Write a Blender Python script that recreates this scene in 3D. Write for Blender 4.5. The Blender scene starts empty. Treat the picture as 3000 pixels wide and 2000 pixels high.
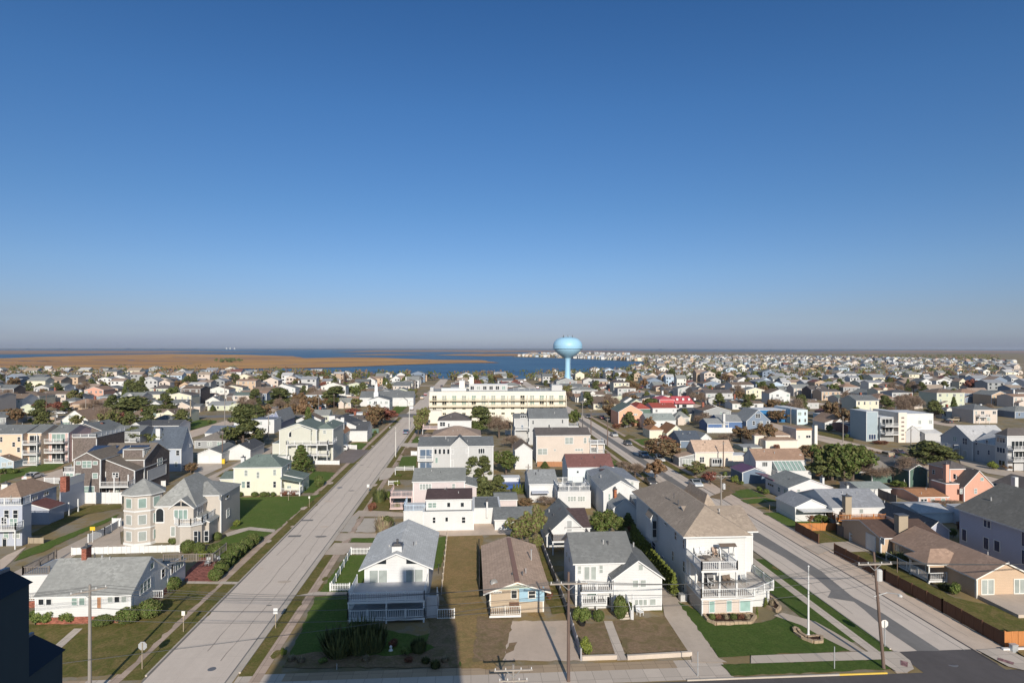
import bpy, math, random
from mathutils import Vector, Matrix
rnd = random.Random(7)
scene = bpy.context.scene
COL = scene.collection
# ---------------------------------------------------------------- camera model
CF, HC, VX, HY, ROLL = 1780.0, 30.0, 1380.0, 1020.0, 0.00113
YAW = math.atan((1500 - VX) / CF)
CAMROT = Matrix.Rotation(-YAW, 3, 'Z') @ Matrix.Rotation(math.pi / 2, 3, 'X') @ Matrix.Rotation(ROLL, 3, 'Z')
CAMP = Vector((0, 0, HC))
REG = {'A': (0, 1450, 800 / 2281), 'B': (700, 1450, 800 / 2281), 'C': (1400, 1450, 800 / 2281), 'D': (2200, 1450, 800 / 2281),
       'E1': (0, 1150, 600 / 2352), 'E2': (550, 1150, 600 / 2352), 'E3': (1100, 1150, 600 / 2352), 'E4': (1600, 1150, 600 / 2352),
       'E5': (2000, 1200, 500 / 2240), 'E6': (2450, 1200, 550 / 2352),
       'F1': (0, 980, 500 / 2352), 'F2': (500, 980, 500 / 2352), 'F3': (1000, 980, 500 / 2352), 'F4': (1500, 960, 500 / 2352),
       'F5': (2000, 980, 500 / 2352), 'F6': (2500, 980, 500 / 2352), 'P': (0, 0, 1.0),
       'Q': (2500, 1800, 500 / 2352), 'R8': (1500, 1800, 600 / 2352)}
_rg = REG['P']
def rg(k):
    global _rg
    _rg = REG[k]
def ray(x, y):
    X = _rg[0] + x * _rg[2]; Y = _rg[1] + y * _rg[2]
    return CAMROT @ Vector(((X - 1500) / CF, -(Y - HY) / CF, -1))
def G(x, y, z=0.0):
    d = ray(x, y); t = (z - HC) / d.z
    return Vector((d.x * t, d.y * t, z))
def onY(x, y, Y):
    d = ray(x, y); t = Y / d.y
    return d.x * t, HC + d.z * t
def onX(x, y, X):
    d = ray(x, y); t = X / d.x
    return d.y * t, HC + d.z * t
def Yof(X, x, y=0):
    d = ray(x, y)
    return X * d.y / d.x
# ---------------------------------------------------------------- meshes
class MB:
    def __init__(s): s.v = []; s.f = []; s.m = []
    def poly(s, pts, m=0):
        b = len(s.v); s.v += [tuple(p) for p in pts]; s.f.append(tuple(range(b, b + len(pts)))); s.m.append(m)
    def box(s, x0, x1, y0, y1, z0, z1, m=0):
        if x0 > x1: x0, x1 = x1, x0
        if y0 > y1: y0, y1 = y1, y0
        b = len(s.v)
        s.v += [(x0, y0, z0), (x1, y0, z0), (x1, y1, z0), (x0, y1, z0), (x0, y0, z1), (x1, y0, z1), (x1, y1, z1), (x0, y1, z1)]
        for q in ((0, 3, 2, 1), (4, 5, 6, 7), (0, 1, 5, 4), (1, 2, 6, 5), (2, 3, 7, 6), (3, 0, 4, 7)):
            s.f.append(tuple(b + i for i in q)); s.m.append(m)
    def prism(s, pts, d, m=0, mtop=None):       # closed polygon (3-D) extruded by vector d
        n = len(pts); b = len(s.v); d = Vector(d)
        s.v += [tuple(p) for p in pts] + [tuple(Vector(p) + d) for p in pts]
        s.f.append(tuple(range(b, b + n))[::-1]); s.m.append(m)
        s.f.append(tuple(range(b + n, b + 2 * n))); s.m.append(m)
        for i in range(n):
            j = (i + 1) % n
            s.f.append((b + i, b + j, b + n + j, b + n + i)); s.m.append(m if mtop is None or i not in mtop else mtop[i])
    def bar(s, a, c, w, m=0, h=None):            # square bar between two points
        a = Vector(a); c = Vector(c); d = (c - a)
        if d.length < 1e-6: return
        dn = d.normalized(); up = Vector((0, 0, 1)) if abs(dn.z) < .95 else Vector((1, 0, 0))
        r = dn.cross(up).normalized() * w / 2; u = r.cross(dn).normalized() * (h or w) / 2
        s.prism([a - r - u, a + r - u, a + r + u, a - r + u], d, m)
    def tube(s, pts, rs, n=7, m=0, cap=True):
        b0 = None
        for k, p in enumerate(pts):
            p = Vector(p)
            d = (Vector(pts[min(k + 1, len(pts) - 1)]) - Vector(pts[max(k - 1, 0)])).normalized()
            up = Vector((0, 0, 1)) if abs(d.z) < .95 else Vector((1, 0, 0))
            r = d.cross(up).normalized(); u = r.cross(d)
            b = len(s.v); R = rs[k] if isinstance(rs, (list, tuple)) else rs
            s.v += [tuple(p + (r * math.cos(a) + u * math.sin(a)) * R) for a in [2 * math.pi * i / n for i in range(n)]]
            if b0 is not None:
                for i in range(n):
                    j = (i + 1) % n
                    s.f.append((b0 + i, b + i, b + j, b0 + j)); s.m.append(m)
            elif cap: s.f.append(tuple(range(b, b + n))); s.m.append(m)
            b0 = b
        if cap: s.f.append(tuple(range(b0, b0 + n))[::-1]); s.m.append(m)
    def lathe(s, c, prof, n=24, m=0, rot=0.0, mf=None):     # prof = [(r,z),...]
        b = len(s.v)
        for r, z in prof:
            s.v += [(c[0] + r * math.cos(2 * math.pi * i / n + rot), c[1] + r * math.sin(2 * math.pi * i / n + rot), c[2] + z) for i in range(n)]
        for k in range(len(prof) - 1):
            for i in range(n):
                j = (i + 1) % n
                s.f.append((b + k * n + i, b + k * n + j, b + (k + 1) * n + j, b + (k + 1) * n + i)); s.m.append(m if mf is None else mf[k])
    def mesh(s, name, mats, off=(0, 0, 0), smooth=False):
        me = bpy.data.meshes.new(name); o = Vector(off)
        me.from_pydata([tuple(Vector(v) - o) for v in s.v], [], s.f)
        for mt in (mats if isinstance(mats, (list, tuple)) else [mats]): me.materials.append(M(mt) if isinstance(mt, str) else mt)
        me.polygons.foreach_set('material_index', s.m)
        if smooth: me.polygons.foreach_set('use_smooth', [True] * len(s.f))
        me.update()
        return me
def link(name, me, parent=None, loc=None):
    o = bpy.data.objects.new(name, me); COL.objects.link(o)
    if parent is not None: o.parent = parent
    if loc is not None: o.location = loc
    return o
def tag(o, label, cat, group=None, kind=None):
    o['label'] = label; o['category'] = cat
    if group: o['group'] = group
    if kind: o['kind'] = kind
    return o
class Thing:
    def __init__(s, name, label, cat, loc, group=None):
        s.loc = Vector(loc); s.o = link(name, None, None, s.loc); s.o.empty_display_size = .5
        s.off = Vector(loc)
        tag(s.o, label, cat, group)
    def add(s, name, mb, mats, parent=None, smooth=False, label=None):
        if not mb.f: return None
        o = link(name, mb.mesh(name, mats, s.off, smooth), parent or s.o)
        if label: o['label'] = label
        return o
def one(name, mb, mats, label, cat, group=None, smooth=False, loc=None):   # a thing that is one mesh
    if loc is None:
        xs = [v[0] for v in mb.v]; ys = [v[1] for v in mb.v]; loc = ((min(xs) + max(xs)) / 2, (min(ys) + max(ys)) / 2, min(v[2] for v in mb.v))
    return tag(link(name, mb.mesh(name, mats, loc, smooth), None, loc), label, cat, group)
def structure(name, mb, mats):
    o = link(name, mb.mesh(name, mats)); o['kind'] = 'structure'; return o
def copytree(o, parent=None, loc=None, rot=None, scale=None):
    c = o.copy(); COL.objects.link(c)
    if parent is not None: c.parent = parent
    if loc is not None: c.location = loc
    if rot is not None: c.rotation_euler = (0, 0, rot)
    if scale is not None: c.scale = scale
    for ch in KIDS.get(o.name, ()): copytree(ch, c)
    return c
KIDS = {}
def reg_kids(o):
    for c in o.children: KIDS.setdefault(o.name, []).append(c); reg_kids(c)
# ---------------------------------------------------------------- materials
_M = {}
PAL = {}
def srgb(r, g, b):
    f = lambda c: (c / 255 / 12.92) if c / 255 <= .04045 else ((c / 255 + .055) / 1.055) ** 2.4
    return (f(r), f(g), f(b))
def nodes(name, rough=.8, spec=.3):
    m = bpy.data.materials.new(name); m.use_nodes = True; nt = m.node_tree
    b = nt.nodes['Principled BSDF']; b.inputs['Roughness'].default_value = rough
    b.inputs['Specular IOR Level'].default_value = spec
    return m, nt, b
def N(nt, t, **kw):
    n = nt.nodes.new(t)
    for k, v in kw.items():
        if k in n.inputs: n.inputs[k].default_value = v
        else: setattr(n, k, v)
    return n
def ramp(nt, fac, stops):
    r = nt.nodes.new('ShaderNodeValToRGB'); e = r.color_ramp.elements
    while len(e) < len(stops): e.new(.5)
    for i, (p, c) in enumerate(stops): e[i].position = p; e[i].color = (*c, 1)
    nt.links.new(fac, r.inputs[0]); return r
def mul(c, k): return tuple(min(1, x * k) for x in c[:3])
def mixc(nt, fac, a, b, mode='MIX'):
    n = nt.nodes.new('ShaderNodeMix'); n.data_type = 'RGBA'; n.blend_type = mode
    for s, v in ((n.inputs[0], fac), (n.inputs[6], a), (n.inputs[7], b)):
        if isinstance(v, (int, float)): s.default_value = v
        elif isinstance(v, tuple): s.default_value = (*v[:3], 1)
        else: nt.links.new(v, s)
    return n.outputs[2]
def noise(nt, scale, detail=3, vec=None, rough=.55, dist=0.0):
    n = N(nt, 'ShaderNodeTexNoise'); n.inputs['Scale'].default_value = scale; n.inputs['Detail'].default_value = detail
    n.inputs['Roughness'].default_value = rough; n.inputs['Distortion'].default_value = dist
    if vec is not None: nt.links.new(vec, n.inputs['Vector'])
    return n.outputs[0]
def coord(nt, scale=None):
    g = nt.nodes.new('ShaderNodeNewGeometry').outputs['Position']
    if scale is None: return g
    mp = nt.nodes.new('ShaderNodeMapping'); mp.inputs['Scale'].default_value = scale; nt.links.new(g, mp.inputs[0]); return mp.outputs[0]
def sep(nt, v, i):
    s = nt.nodes.new('ShaderNodeSeparateXYZ'); nt.links.new(v, s.inputs[0]); return s.outputs[i]
def math_(nt, op, a, b=0.0, c=None):
    n = nt.nodes.new('ShaderNodeMath'); n.operation = op
    for i, v in enumerate((a, b) if c is None else (a, b, c)):
        if isinstance(v, (int, float)): n.inputs[i].default_value = v
        else: nt.links.new(v, n.inputs[i])
    return n.outputs[0]
def bump(nt, b, h, dist=.02, st=.5):
    n = nt.nodes.new('ShaderNodeBump'); n.inputs['Distance'].default_value = dist; n.inputs['Strength'].default_value = st
    nt.links.new(h, n.inputs['Height']); nt.links.new(n.outputs[0], b.inputs['Normal'])
def M(name):
    if name in _M: return _M[name]
    kind, _, arg = name.partition(':')
    col = PAL.get(arg or kind, (.5, .5, .5))
    nm = (arg + ' ' + kind).strip() if arg else kind
    if kind == 'siding':
        m, nt, b = nodes(nm, .65, .25); p = coord(nt); z = sep(nt, p, 2)
        fr = math_(nt, 'FRACT', math_(nt, 'MULTIPLY', z, 5.2))
        lap = math_(nt, 'LESS_THAN', fr, .16)
        n1 = noise(nt, .45, 4, p); n2 = noise(nt, 3.0, 3, coord(nt, (1, 1, .25)))
        c = mixc(nt, n1, mul(col, .86), mul(col, 1.06)); c = mixc(nt, math_(nt, 'MULTIPLY', n2, .26), c, mul(col, .62))
        c = mixc(nt, math_(nt, 'MULTIPLY', lap, .30), c, mul(col, .45)); nt.links.new(c, b.inputs[0])
        bump(nt, b, fr, .02, .5)
    elif kind == 'stucco':
        m, nt, b = nodes(nm, .85, .2); p = coord(nt)
        c = mixc(nt, noise(nt, .6, 5, p), mul(col, .88), mul(col, 1.06)); c = mixc(nt, math_(nt, 'MULTIPLY', noise(nt, 2.5, 4, coord(nt, (1, 1, .2))), .2), c, mul(col, .7))
        nt.links.new(c, b.inputs[0])
    elif kind == 'shake':
        m, nt, b = nodes(nm, .9, .1); p = coord(nt, (5, 5, 5.5))
        v = N(nt, 'ShaderNodeTexVoronoi'); v.inputs['Scale'].default_value = 1.0; nt.links.new(p, v.inputs['Vector'])
        g = sep(nt, v.outputs['Color'], 0)
        c = mixc(nt, g, mul(col, .65), mul(col, 1.3)); c = mixc(nt, math_(nt, 'MULTIPLY', noise(nt, .5, 3, coord(nt)), .5), c, mul(col, .8))
        z = sep(nt, coord(nt), 2); lap = math_(nt, 'LESS_THAN', math_(nt, 'FRACT', math_(nt, 'MULTIPLY', z, 4.5)), .2)
        c = mixc(nt, math_(nt, 'MULTIPLY', lap, .5), c, mul(col, .35)); nt.links.new(c, b.inputs[0])
    elif kind == 'shingle':
        m, nt, b = nodes(nm, .92, .12); p = coord(nt)
        v = N(nt, 'ShaderNodeTexVoronoi'); v.inputs['Scale'].default_value = 3.2; nt.links.new(coord(nt, (1, 1, 1.6)), v.inputs['Vector'])
        g = sep(nt, v.outputs['Color'], 0); n1 = noise(nt, .35, 5, p, .6)
        c = mixc(nt, g, mul(col, .78), mul(col, 1.2)); c = mixc(nt, ramp(nt, n1, [(.35, (0, 0, 0)), (.7, (1, 1, 1))]).outputs[0], c, mul(col, .82))
        st = noise(nt, 1.0, 3, coord(nt, (1.2, .12, .12)))
        c = mixc(nt, math_(nt, 'MULTIPLY', st, .3), c, mul(col, .6))
        z = sep(nt, p, 2); lap = math_(nt, 'LESS_THAN', math_(nt, 'FRACT', math_(nt, 'MULTIPLY', z, 9.0)), .25)
        c = mixc(nt, math_(nt, 'MULTIPLY', lap, .22), c, mul(col, .5)); nt.links.new(c, b.inputs[0])
    elif kind == 'glass':
        m, nt, b = nodes(nm, .07, .6); p = coord(nt)
        c = mixc(nt, noise(nt, .8, 2, p), mul(col, .6), mul(col, 1.4)); nt.links.new(c, b.inputs[0])
        b.inputs['Roughness'].default_value = .12
    elif kind == 'metal':
        m, nt, b = nodes(nm, .4, .5); p = coord(nt); b.inputs['Metallic'].default_value = .35
        nt.links.new(mixc(nt, noise(nt, 2, 4, p), mul(col, .8), mul(col, 1.15)), b.inputs[0])
    elif kind == 'paint':
        m, nt, b = nodes(nm, .45, .4); p = coord(nt)
        nt.links.new(mixc(nt, noise(nt, 1.3, 4, p), mul(col, .88), mul(col, 1.08)), b.inputs[0])
    elif kind == 'car':
        m, nt, b = nodes(nm, .22, .6); b.inputs['Coat Weight'].default_value = .5; p = coord(nt)
        nt.links.new(mixc(nt, noise(nt, 3, 3, p), mul(col, .88), mul(col, 1.08)), b.inputs[0])
    elif kind == 'wood':
        m, nt, b = nodes(nm, .85, .15)
        n1 = noise(nt, 2.5, 4, coord(nt, (6, 6, .4))); n2 = noise(nt, .4, 3, coord(nt))
        c = mixc(nt, n1, mul(col, .6), mul(col, 1.35)); c = mixc(nt, math_(nt, 'MULTIPLY', n2, .5), c, mul(col, .65)); nt.links.new(c, b.inputs[0])
    elif kind == 'brick':
        m, nt, b = nodes(nm, .9, .1); v = N(nt, 'ShaderNodeTexVoronoi'); v.inputs['Scale'].default_value = 1.0; nt.links.new(coord(nt, (4, 4, 9)), v.inputs['Vector'])
        nt.links.new(mixc(nt, sep(nt, v.outputs['Color'], 0), mul(col, .6), mul(col, 1.35)), b.inputs[0])
    elif kind == 'grass':
        m, nt, b = nodes(nm, .95, .05); p = coord(nt); col2 = PAL[(arg or 'green') + '2']
        n1 = noise(nt, .55, 8, p, .72, 1.2); n2 = noise(nt, 5.0, 5, p, .75)
        n3 = noise(nt, .9, 4, coord(nt, (1, .35, 1)), .6)
        r = ramp(nt, n1, [(.42, (0, 0, 0)), (.60, (1, 1, 1))]).outputs[0]
        c = mixc(nt, r, col, col2); c = mixc(nt, math_(nt, 'MULTIPLY', n3, .6), c, mul(col, .68))
        c = mixc(nt, ramp(nt, n2, [(.3, (0, 0, 0)), (.75, (1, 1, 1))]).outputs[0], mixc(nt, .8, c, mul(col, .36)), c); nt.links.new(c, b.inputs[0])
        bump(nt, b, n2, .06, .6)
    elif kind in ('concrete', 'asphalt', 'gravel'):
        m, nt, b = nodes(nm, .93, .1); p = coord(nt)
        n1 = noise(nt, .12, 6, p, .65, .6); n2 = noise(nt, 1.2, 5, p, .7); n3 = noise(nt, 14, 3, p, .7); n4 = noise(nt, .5, 3, coord(nt, (1.6, .06, 1)))
        c = mixc(nt, ramp(nt, n1, [(.3, (0, 0, 0)), (.7, (1, 1, 1))]).outputs[0], mul(col, .84), mul(col, 1.12))
        c = mixc(nt, math_(nt, 'MULTIPLY', ramp(nt, n2, [(.45, (0, 0, 0)), (.72, (1, 1, 1))]).outputs[0], .35), c, mul(col, .68))
        c = mixc(nt, math_(nt, 'MULTIPLY', ramp(nt, n4, [(.45, (0, 0, 0)), (.62, (1, 1, 1))]).outputs[0], .22), c, mul(col, .7))
        c = mixc(nt, math_(nt, 'MULTIPLY', n3, .35 if kind != 'gravel' else .8), c, mul(col, .6)); nt.links.new(c, b.inputs[0])
        if kind == 'gravel': bump(nt, b, n3, .04, .5)
    elif kind == 'leaf':
        m, nt, b = nodes(nm, .7, .2)
        n1 = noise(nt, 1.1, 4, coord(nt), .7)
        oi = nt.nodes.new('ShaderNodeObjectInfo').outputs['Random']
        c = mixc(nt, ramp(nt, n1, [(.3, (0, 0, 0)), (.68, (1, 1, 1))]).outputs[0], mul(col, .55), mul(col, 1.35))
        c = mixc(nt, math_(nt, 'MULTIPLY', oi, .35), c, mul((col[0] * 1.04, col[1] * .95, col[2] * .85), .85)); nt.links.new(c, b.inputs[0])
        b.inputs['Subsurface Weight'].default_value = 0
    else:
        m, nt, b = nodes(nm, .8, .2); p = coord(nt)
        nt.links.new(mixc(nt, noise(nt, 1.5, 4, p), mul(col, .85), mul(col, 1.12)), b.inputs[0])
    _M[name] = m
    return m
PAL.update(white=(.64, .645, .635), offwhite=(.70, .68, .62), cream=(.72, .66, .50), paleyellow=(.68, .68, .55), beige=(.47, .40, .33), tan=(.44, .34, .25),
  lightgrey=(.50, .50, .49), grey=(.33, .34, .34), slateblue=(.16, .21, .28), paleblue=(.46, .56, .66), blue=(.10, .20, .38), sage=(.40, .44, .34),
  pink=(.62, .42, .38), salmon=(.62, .345, .255), peach=(.66, .50, .37), shakebrown=(.165, .138, .125), charcoal=(.09, .09, .095), green=(.10, .165, .135), red=(.55, .05, .06), hotel=(.78, .72, .58),
  rlightgrey=(.30, .31, .31), rgrey=(.19, .20, .20), rdark=(.095, .10, .11), rbrown=(.21, .16, .125), rtan=(.32, .225, .165), rslate=(.10, .12, .15), rmaroon=(.16, .075, .07), rred=(.36, .09, .07), rorange=(.34, .18, .10), rgreen=(.15, .19, .17), rwhite=(.55, .56, .57),
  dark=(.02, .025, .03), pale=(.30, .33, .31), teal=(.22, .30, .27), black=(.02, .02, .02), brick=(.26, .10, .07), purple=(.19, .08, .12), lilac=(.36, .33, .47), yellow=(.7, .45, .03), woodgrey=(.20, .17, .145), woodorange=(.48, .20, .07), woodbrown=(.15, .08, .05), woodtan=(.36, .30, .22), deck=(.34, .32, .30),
  silver=(.45, .47, .48), navy=(.03, .05, .10), sky=(.25, .55, .78), maroonp=(.16, .04, .05), jeepblue=(.03, .09, .30))
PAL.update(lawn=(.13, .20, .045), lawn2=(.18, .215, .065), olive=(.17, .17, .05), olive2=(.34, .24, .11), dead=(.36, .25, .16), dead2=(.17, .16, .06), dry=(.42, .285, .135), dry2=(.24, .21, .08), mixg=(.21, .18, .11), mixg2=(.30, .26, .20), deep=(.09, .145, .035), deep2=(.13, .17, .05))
PAL.update(road=(.66, .57, .485), strip=(.215, .205, .195), asph=(.115, .105, .105), walk=(.50, .385, .305), walkp=(.58, .50, .42), walko=(.42, .32, .22), drive=(.52, .435, .355), sand=(.55, .49, .42), sandgrey=(.62, .50, .40), mauve=(.26, .15, .15), brickpath=(.25, .10, .08), kerb=(.52, .46, .39))
PAL.update(pine=(.065, .08, .028), pinel=(.12, .13, .045), gr=(.085, .125, .03), grl=(.15, .18, .05), yg=(.16, .19, .03), rust=(.19, .11, .06), rustl=(.24, .155, .085), crimson=(.17, .06, .045), crimsonl=(.24, .10, .07), bare=(.17, .12, .09), barel=(.25, .19, .14), brownleaf=(.165, .13, .07), juniper=(.07, .09, .035), bark=(.13, .10, .08), pampas=(.3, .27, .17), soil=(.06, .035, .025))

PAL.update(tar=(.30, .26, .23), rlgreen=(.30, .305, .29), beige2=(.50, .455, .40), bluegrey=(.42, .45, .52), rbrown2=(.20, .17, .14), paleblue2=(.40, .50, .56), cream2=(.70, .65, .50), slateb2=(.40, .44, .50), rgreen2=(.16, .20, .18), sage2=(.55, .55, .475), slateb3=(.24, .27, .38), rslateb=(.17, .20, .25), rtaupe=(.22, .20, .18), sage3=(.55, .58, .44), rpale=(.56, .565, .55), decklight=(.45, .45, .46), tanp=(.46, .37, .27), rbrownp=(.50, .365, .275), paleblue3=(.33, .50, .60), palegreen=(.52, .60, .50), rgreyc=(.20, .205, .20), rmaroon2=(.10, .07, .07), rbrownl=(.38, .31, .245), beigel=(.60, .52, .45), deckl2=(.46, .42, .38), rgrey2=(.17, .18, .185), pinkgrey=(.60, .53, .52), rlg3=(.25, .26, .25), pinkrail=(.66, .50, .47), rtanl=(.34, .26, .21), rbrown3=(.135, .12, .115), whiteblue=(.66, .73, .76), rmar3=(.20, .10, .09), rblueg=(.27, .29, .32), whitegrey=(.62, .62, .61), peach2=(.76, .40, .27), rpaleg=(.31, .34, .32), redp=(.50, .085, .09), yellow2=(.72, .60, .12), cream3=(.72, .64, .54), rtan3=(.33, .22, .16), pinkwhite=(.74, .68, .67), slatef=(.20, .25, .32), blue3=(.10, .17, .33), paleblue4=(.55, .68, .72), bluesat=(.03, .16, .36), bluegrey2=(.33, .40, .43), rorange2=(.42, .21, .11), blue4=(.11, .19, .27), tand=(.54, .40, .28), rtan4=(.37, .255, .19), ridgebrown=(.26, .14, .085), rmar4=(.12, .08, .065), bluegrey5=(.44, .46, .55), rwarm2=(.17, .165, .15), rpaleg2=(.30, .31, .33), rnavy=(.028, .04, .062), hotelw=(.70, .66, .57), band=(.42, .35, .24), towerblue=(.30, .52, .68), navy2=(.12, .16, .22), navyroof=(.03, .042, .06), tealwall=(.05, .078, .095), sand2=(.5, .43, .35), fencegrey=(.38, .37, .38), pole=(.16, .115, .095), woodtan2=(.36, .32, .28), polegrey=(.28, .255, .23), wiremat=(.12, .12, .12), paleg=(.45, .45, .44), kerbyellow=(.62, .43, .08), mauve2=(.22, .19, .18), teal2=(.28, .42, .38), rtaupe2=(.16, .12, .09), slateblue2=(.10, .14, .20), rust2=(.34, .13, .07))

FOOT = []      # footprints (x0,x1,y0,y1) taken
NEAR = []      # (x,y,short description) for naming what stands beside
DBG = False
class House:
    def __init__(s, label, wall='siding:white', roof='shingle:rgrey', cat='house', name='house', trim='paint:white', short=None, group=None):
        s.label, s.wall, s.roofm, s.cat, s.name, s.trim, s.group = label, wall, roof, cat, name, trim, group
        s.short = short or label; s.t = None; s.k = 0
    def root(s, x, y):
        if s.t is None:
            s.t = Thing(s.name, s.label, s.cat, (x, y, 0), s.group)
            NEAR.append((x, y, s.short))
    def vol(s, x0, ye, yb, x1, D=None, br=None, bl=None, bz=None, roof='gx', yr=None, rise=None, dy=0.0, **kw):
        P = G(x0, yb); X0, Y0 = P.x, P.y; he = onY(x0, ye, Y0)[1]; Y0 += dy; X1 = onY(x1, ye, Y0)[0]
        if yr is not None and roof == 'gy':
            rise = onY((x0 + x1) / 2, yr, Y0)[1] - he
        if bz is not None: D = G(bz[0], bz[1], he + rise).y - Y0
        if br is not None: D = Yof(X1, br) - Y0
        if bl is not None: D = Yof(X0, bl) - Y0
        if D is None: D = 10.0
        if yr is not None and roof != 'gy': rise = onY((x0 + x1) / 2, yr, Y0 + D / 2)[1] - he
        if DBG: print('VOL', s.label[:40], 'W %.1f D %.1f h %.1f rise %s Y %.0f' % (X1 - X0, D, he, None if rise is None else round(rise, 2), Y0))
        if D < 1 or D > 45: D = max(1.0, min(D, 45)) if D > 0 else 10
        if rise is not None: rise = max(.25, min(rise, 6))
        s.volw(X0, X1, Y0, Y0 + D, he, roof, rise, **kw)
    def volw(s, X0, X1, Y0, Y1, h, roof='gx', rise=None, wall=None, roofm=None, oh=.18, z0=0.0, parapet=.35, found=None, trimband=True):
        s.root((X0 + X1) / 2, (Y0 + Y1) / 2); s.k += 1; e = .004 * s.k
        X0 -= e; X1 += e; Y0 -= e; Y1 += e
        s.X0, s.X1, s.Y0, s.Y1, s.h = X0, X1, Y0, Y1, h
        FOOT.append((X0, X1, Y0, Y1))
        w, d = X1 - X0, Y1 - Y0
        if rise is None: rise = .36 * (w if roof == 'gy' else d if roof == 'gx' else min(w, d)) / 2
        s.rise = rise
        wm, rm = wall or s.wall, roofm or s.roofm
        b = MB(); r = MB(); T = .16; xm, ym = (X0 + X1) / 2, (Y0 + Y1) / 2
        if roof == 'gy':
            prof = [(X0, Y0, z0), (X1, Y0, z0), (X1, Y0, h), (xm, Y0, h + rise), (X0, Y0, h)]; b.prism(prof, (0, d, 0))
            sl = rise / (w / 2); dz = oh * sl; a = (X0 - oh, h - dz); c = (xm, h + rise); g = (X1 + oh, h - dz)
            pr = [(a[0], Y0 - oh, a[1]), (c[0], Y0 - oh, c[1]), (g[0], Y0 - oh, g[1]), (g[0], Y0 - oh, g[1] + T), (c[0], Y0 - oh, c[1] + T), (a[0], Y0 - oh, a[1] + T)]
            r.prism(pr, (0, d + 2 * oh, 0), 1, {3: 0, 4: 0})
        elif roof == 'gx':
            prof = [(X0, Y0, z0), (X0, Y1, z0), (X0, Y1, h), (X0, ym, h + rise), (X0, Y0, h)]; b.prism(prof, (w, 0, 0))
            sl = rise / (d / 2); dz = oh * sl; a = (Y0 - oh, h - dz); c = (ym, h + rise); g = (Y1 + oh, h - dz)
            pr = [(X0 - oh, a[0], a[1]), (X0 - oh, c[0], c[1]), (X0 - oh, g[0], g[1]), (X0 - oh, g[0], g[1] + T), (X0 - oh, c[0], c[1] + T), (X0 - oh, a[0], a[1] + T)]
            r.prism(pr, (w + 2 * oh, 0, 0), 1, {3: 0, 4: 0})
        elif roof == 'hip':
            b.box(X0, X1, Y0, Y1, z0, h)
            A, B, C_, D_ = X0 - oh, X1 + oh, Y0 - oh, Y1 + oh; z = h + .02
            if w > d: q = (d / 2); r1, r2 = (A + q + oh, ym), (B - q - oh, ym)
            else: q = w / 2; r1, r2 = (xm, C_ + q + oh), (xm, D_ - q - oh)
            zt = z + T + rise
            lo = [(A, C_, z), (B, C_, z), (B, D_, z), (A, D_, z)]; up = [(p[0], p[1], z + T) for p in lo]
            r.poly(lo[::-1], 1)
            for i in range(4): r.poly([lo[i], lo[(i + 1) % 4], up[(i + 1) % 4], up[i]], 1)
            R1, R2 = (*r1, zt), (*r2, zt)
            if w > d: r.poly([up[0], up[1], R2, R1]); r.poly([up[1], up[2], R2]); r.poly([up[2], up[3], R1, R2]); r.poly([up[3], up[0], R1])
            else: r.poly([up[0], up[1], R1]); r.poly([up[1], up[2], R2, R1]); r.poly([up[2], up[3], R2]); r.poly([up[3], up[0], R1, R2])
        elif roof in ('sR', 'sL', 'sF', 'sB'):       # single slope; low side right / left / front / back
            hx = {'sR': (rise, 0), 'sL': (0, rise)}.get(roof)
            if hx:
                b.prism([(X0, Y0, z0), (X1, Y0, z0), (X1, Y0, h + hx[1]), (X0, Y0, h + hx[0])], (0, d, 0)); sl = (hx[1] - hx[0]) / w
                z = lambda x: h + hx[0] + sl * (x - X0)
                A, B = X0 - oh, X1 + oh
                r.prism([(A, Y0 - oh, z(A)), (B, Y0 - oh, z(B)), (B, Y0 - oh, z(B) + T), (A, Y0 - oh, z(A) + T)], (0, d + 2 * oh, 0), 1, {2: 0})
            else:
                hy = (0, rise) if roof == 'sF' else (rise, 0)
                b.prism([(X0, Y0, z0), (X0, Y1, z0), (X0, Y1, h + hy[1]), (X0, Y0, h + hy[0])], (w, 0, 0)); sl = (hy[1] - hy[0]) / d
                z = lambda y: h + hy[0] + sl * (y - Y0)
                A, B = Y0 - oh, Y1 + oh
                r.prism([(X0 - oh, A, z(A)), (X0 - oh, B, z(B)), (X0 - oh, B, z(B) + T), (X0 - oh, A, z(A) + T)], (w + 2 * oh, 0, 0), 1, {2: 0})
        else:   # flat with parapet
            b.box(X0, X1, Y0, Y1, z0, h + parapet)
            t = .25; hh = h + parapet
            r.box(X0 - .06, X1 + .06, Y0 - .06, Y1 + .06, hh + .004, hh + .12, 1)
            r.box(X0 + t, X1 - t, Y0 + t, Y1 - t, hh + .124, hh + .15, 0)
        s.t.add('wall', b, wm); s.t.add('roof', r, [rm, s.trim])
        if z0 == 0 and w > 3.5 and d > 2.5 and 'paint' in s.trim:
            for xx, sg in ((X0, 1), (X1, -1)):
                c = MB(); c.box(xx - .025 * sg, xx + .13 * sg, Y0 - .03, Y0 + .1, .02, h - .02)
                c.box(xx - .03 * sg, xx + .02 * sg, Y0 + .09, Y0 + .24, .02, h - .02); s.t.add('corner_board', c, s.trim)
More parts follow.
